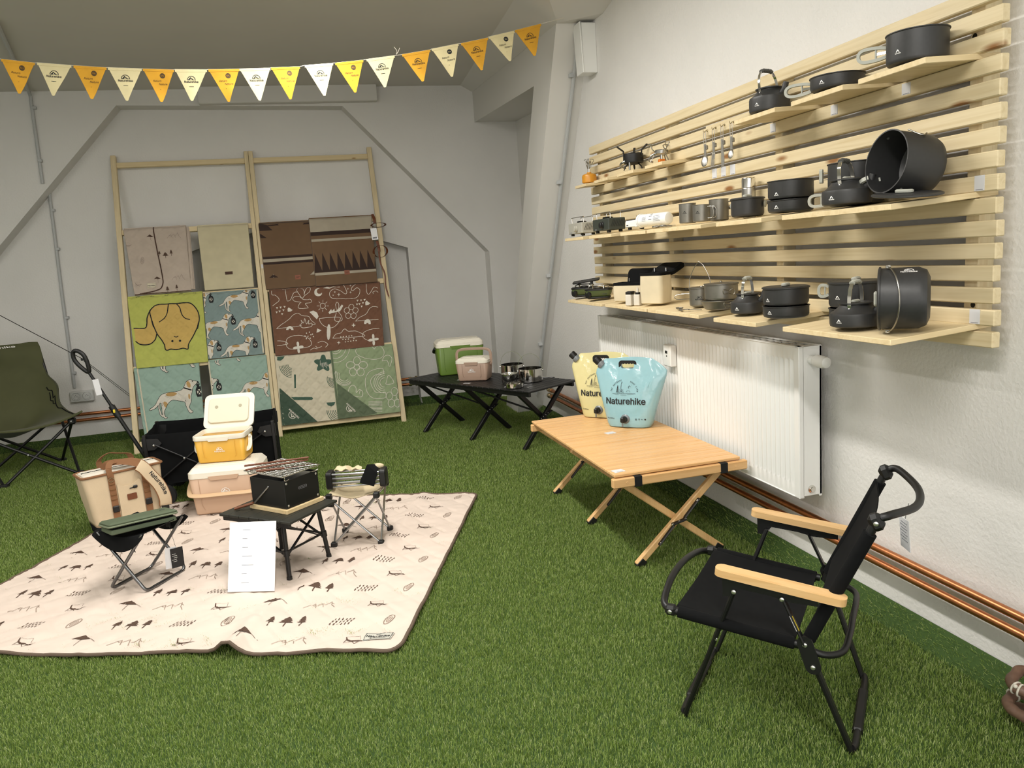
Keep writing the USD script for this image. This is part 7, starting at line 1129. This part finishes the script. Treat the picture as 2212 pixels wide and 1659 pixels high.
sl_ = t.part('sling', trimesh.Trimesh(np.vstack([a.vertices, b.vertices]), np.vstack([a.faces, b.faces+kk, np.c_[o, o[:, 1]+kk], np.c_[o[:, 0], o[:, 1]+kk, o[:, 0]+kk]]), process=False), M['olive_chair'], smooth=75)
for c0 in ([(.06, .30), (.075, .42), (.12, .55)], [(.03, .16), (.05, .3), (.14, .5)]):
    pts = A([A(sl(A([u]), A([v])))[:, 0] for u, v in sp(np.c_[A(c0), np.zeros(3)], 8)[:, :2]]); t.part('seam', tube(pts+(Zv*.7+CF*.7)*.004, .0035, 6), M['black_cloth'], parent=sl_)
def ontop(u, v):
    uu_ = .5-np.asarray(u)/.62; vv = .915+np.asarray(v)/1.1; P = fine.reshape(-1, 3); 
    from scipy.ndimage import map_coordinates as mc
    Q = A([mc(fine[..., i], [np.clip(uu_, 0, 1)*(nu-1), np.clip(vv, 0, 1)*(nv-1)], order=1) for i in range(3)]).T; w = .012*(meshkit.fbm(np.stack([uu_*7+vv*2, vv*9-uu_*3, uu_*0], -1), 3, 5)-.5)+.007*np.sin(uu_*13+vv*15)*np.sin(vv*3.1)
    return Q+(w+.006)[:, None]*(Zv*.7+CF*.7)+CF*.004
t.part('print', onto(text('Naturehike', .034, True), ontop, .01), M['whiteprint'], smooth=False, parent=sl_)
# ---------------------------------------------------------------- water bags, steel pots, rattan
def water_bag(label, o, ang, body, cap_only=False):
    t = T('water_bag', label, 'water bag', o, ang)
    zs_ = [0, .004, .02, .05, .09, .14, .19, .24, .275, .295, .315, .335, .35, .358]
    L_ = np.interp(zs_, [0, .01, .07, .285, .30, .352, .358], [-.110, -.118, -.133, -.180, -.172, -.128, -.122]); R_ = np.interp(zs_, [0, .01, .07, .285, .30, .355, .358], [.112, .120, .136, .208, .205, .136, .13])
    Dp = np.interp(zs_, [0, .004, .02, .10, .18, .25, .29, .33, .358], [.052, .060, .063, .058, .048, .034, .020, .008, .003]); N_ = 72; R = []
    for z, l, r, d in zip(zs_, L_, R_, Dp):
        a = np.arange(N_)*2*math.pi/N_; p = 1.9 if z > .15 else 2.0; c, s = np.cos(a), np.sin(a); x = (l+r)/2+(r-l)/2*np.sign(c)*np.abs(c)**(.55); y = d*np.sign(s)*np.abs(s)**(.75)
        w = (meshkit.fbm(np.c_[x*16, y*10+7, np.full(N_, z*13)], 3, 3)-.5)*.030*np.clip(1.2-np.abs(z-.22)/.2, .12, 1)+(.006*np.sin(x*55+z*24))*np.clip((z-.1)/.12, 0, 1)
        top = 0 if z < .34 else .004*np.sin(x*22+1)
        R.append(np.c_[x, y*(1+0*w)+np.sign(s)*w*np.minimum(d/.02, 1)*.8*np.abs(s), np.full(N_, z)+top])
    m = loft(R)
    hole = mv(ext(rrect(.072, .028, .010), .2), (.0, .1, .318), rx=90)
    try: m = trimesh.boolean.difference([m, hole], engine='manifold')
    except Exception: pass
    b = t.part('bag', m, M[body], smooth=28)
    hd = rrect(.096, .052, .017).difference(at(rrect(.072, .026, .010), 0, -.001).difference(unary_union([at(Point(0, 0).buffer(.006), x, .014) for x in (-.022, -.007, .008, .023)])))
    t.part('handle', [fr(ext(hd, .006), (.0, -.004, .318), (1, 0, 0), (0, 0, 1)), fr(ext(hd, .006), (0, .010, .318), (1, 0, 0), (0, 0, 1))], M['black_plastic'])
    ax = unit((-.72, -.05, .69)); c0 = A((-.146, 0, .322))
    c = t.part('spout', [lathe([(0, -.01), (.021, -.01), (.023, .0), (.023, .008), (.019, .010), (.016, .016), (0, .016)], 28, c0, ax)], M['clear_grey']); t.part('cap', lathe([(0, 0), (.019, 0), (.0205, .003), (.0205, .026), (.018, .030), (0, .031)], 28, c0+ax*.015, ax), M['black_plastic'], parent=c)
    yf = -.066; k = t.part('tap_collar', lathe([(0, 0), (.024, 0), (.0245, .004), (.019, .008), (.015, .010), (0, .010)], 30, (-.006, yf+.006, .047), (0, -1, 0)), M['clear_grey']); t.part('tap', [lathe([(0, 0), (.0165, 0), (.0165, .018), (.014, .022), (0, .022)], 26, (-.008, yf, .047), (0, -1, 0)), box((-.013, yf-.020, .046), (.022, .018, .028), .005)], M['black_plastic'], parent=k); t.part('nozzle', rod((-.014, yf-.020, .036), (-.014, yf-.020, .012), .0042), M['clear_grey'], parent=k)
    mesh_v, tree = m.vertices, None
    from scipy.interpolate import LinearNDInterpolator
    fv = m.vertices[(m.vertices[:, 1] < .0005)]; it = LinearNDInterpolator(fv[:, [0, 2]], fv[:, 1], fill_value=-.03)
    f = lambda u, v: np.c_[u, it(np.c_[u, v])-.0026, v]
    g = [at(text('Naturehike', .031, True), -.004, .124)]
    for x, hgt, wd in ((-.026, .058, .011), (-.047, .036, .007)):
        g += [line([(x, .180), (x, .180+hgt)], .0012)]+[line([(x-wd*(1-j/7)-.001, .182+j*hgt/7.6), (x, .187+j*hgt/7.6+.004), (x+wd*(1-j/7)+.001, .182+j*hgt/7.6)], .0014) for j in range(7)]
    g += [line([(-.075, .178), (.05, .179)], .0013), line([(-.062, .173), (-.04, .173)], .001), line([(-.03, .170), (.0, .170)], .001), line([(.005, .173), (.04, .174)], .001), line([(.0, .186), (.003, .192), (.018, .192), (.020, .186)], .001), line([(.012, .205), (.010, .212), (.017, .218), (.022, .215)], .0018), Point(.029, .222).buffer(.0012)]
    for word, a0 in (('for outdoor', 172), ('your Life', 62)):
        for i, ch in enumerate(word):
            if ch == ' ': continue
            a = math.radians(a0-i*6.6); q = affinity.rotate(text(ch, .0075, True), math.degrees(a)-90, origin=(0, 0)); g.append(at(q, -.010+.069*math.cos(a), .182+.062*math.sin(a)))
    g += [at(text('10L/330oz', .0058, True), -.086, .046), at(Point(0, 0).buffer(.0045).difference(Point(0, 0).buffer(.0022)), .052, .047), at(Polygon([(-.004, .004), (.004, .004), (.001, -.001), (.001, -.005), (-.001, -.005), (-.001, -.001)]), .068, .047), at(text('R+', .006), .083, .044), at(Point(0, 0).buffer(.004), .098, .046)]
    t.part('print', onto(unary_union(g), f, .006), M['blackprint'], smooth=False, parent=b); return t
water_bag('blue glossy water bag standing at the front of the wooden table', (1.592, 3.70, TZ+.001), -43, 'bag_blue')
water_bag('cream yellow glossy water bag standing behind the blue one', (1.560, 3.99, TZ+.001), -43, 'bag_yellow')
def steel_pot(name, label, o, r, h, bail=None, ba=0, rz=0, cat='pot'):
    t = T(name, label, cat, o, rz); t.part('body', lathe(wall_prof(r, h, .0012, .003, .008), 56), M['steel'])
    if bail: 
        a = np.linspace(0, math.pi, 30); P = np.c_[(r+.004)*np.cos(a), np.zeros(30), h-.018+bail*np.sin(a)**.85]; b = t.part('bail', mv(strap(P, .012, .0016, up=(0, 1, 0)) if 0 else sweep(P, [(-.006, -.0008), (.006, -.0008), (.006, .0008), (-.006, .0008)]), rz=ba), M['steel'], label='flat steel hoop handle'); [t.part('ear', mv(cyl((s*(r+.001), 0, h-.018), (s*(r+.008), 0, h-.018), .008, 14), rz=ba), M['rivet'], parent=b) for s in (-1, 1)]
    return t
def wire_grip(t, r, z, a, L=.09, w=.036):
    P = sp([(r, w*.3, 0), (r+L*.5, w*.32, 0), (r+L*.52, w*.5, 0), (r+L, w*.5, 0), (r+L, -w*.5, 0), (r+L*.52, -w*.5, 0), (r+L*.5, -w*.32, 0), (r, -w*.3, 0)], 3); t.part('wire_handle', mv(tube(P, .0026, 6), (0, 0, z), rz=a), M['black_metal'])
    t.part('hinge', mv(box((r+.002, 0, z), (.008, .026, .022), .002), rz=a), M['rivet'])
PZ = BZ+.0015
t = steel_pot('steel_pot', 'polished steel pot with a tall hoop handle at the front of the black table', (1.575, 5.475, PZ), .088, .098, .125, -18); wire_grip(t, .088, .022, -28, .085)
t = T('frying_pan', 'shallow polished steel frying pan under the front steel pot', 'pan', (1.70, 5.43, PZ)) if 0 else None
steel_pot('steel_pot', 'polished steel pot with a hoop handle standing behind the front pot', (1.505, 5.725, PZ), .086, .105, .115, -22)
t = T('steel_bowl', 'polished steel bowl in a black wire rack on the black table', 'bowl', (1.405, 5.445, PZ+.022)); t.part('bowl', lathe([(0, 0), (.03, 0), (.048, .014), (.058, .040), (.060, .055), (.0625, .056), (.0625, .058), (.0585, .057), (.056, .042), (.046, .016), (.03, .002), (0, .002)], 48), M['steel'])
for k in range(4): a = math.radians(20+90*k); t.part('wire_leg', tube(sp([(.062*math.cos(a), .062*math.sin(a), .058), (.066*math.cos(a), .066*math.sin(a), .02), (.055*math.cos(a), .055*math.sin(a), -.018)], 5), .0022, 6), M['black_metal'])
t.part('wire_ring', tube(.056*np.c_[np.cos(np.linspace(0, 6.28, 41)[:-1]), np.sin(np.linspace(0, 6.28, 41)[:-1]), np.full(40, -.018/.056)], .0022, 6, True, (0, 0, 1)), M['black_metal'])
t = steel_pot('steel_pan', 'small shallow polished steel pan with a black wire handle in front of the bowl', (1.392, 5.275, PZ), .060, .036, cat='pan'); wire_grip(t, .060, .018, -26, .075)
# rattan bundle at the right edge
t = T('rattan_bundle', 'bent brown rattan rods tied with pale cord at the lower right edge', 'rattan', (1.80, 1.55, .1), world=True)
U1 = [(1.905, 1.40, .135), (1.885, 1.50, .132), (1.852, 1.600, .130), (1.81, 1.594, .130), (1.775, 1.575, .126), (1.768, 1.545, .122), (1.785, 1.510, .118), (1.81, 1.44, .114), (1.82, 1.36, .11)]
U2 = [(1.875, 1.42, .070), (1.855, 1.52, .070), (1.826, 1.59, .070), (1.795, 1.592, .066), (1.766, 1.575, .062), (1.757, 1.545, .060), (1.762, 1.505, .058), (1.775, 1.43, .056), (1.79, 1.34, .056)]
for U, f_ in ((U1, .40), (U2, .55)):
    P = sp(U, 8); r_ = t.part('rod', tube(P, .0150, 14, scale=1+.06*np.sin(np.arange(len(P))*.7)), M['rattan'], smooth=60)
    for f2 in (f_+.19, f_+.235, f_-.22):
        i = int(f2*len(P)); tt, nn, bb = frames(P); a = np.linspace(0, 6.28, 21)[:-1]; t.part('cord_tie', tube(P[i]+.0168*(np.cos(a)[:, None]*nn[i]+np.sin(a)[:, None]*bb[i]), .0028, 6, True, tt[i]), M['cord'], parent=r_)
    t.part('knot', ball(P[int((f_+.2)*len(P))]+A((-.012, -.004, .012)), .006), M['cord'], parent=r_)
t.part('rod', tube([(1.93, 1.30, .03), (1.90, 1.42, .028), (1.82, 1.62, .026)], .014, 12), M['rattan'])
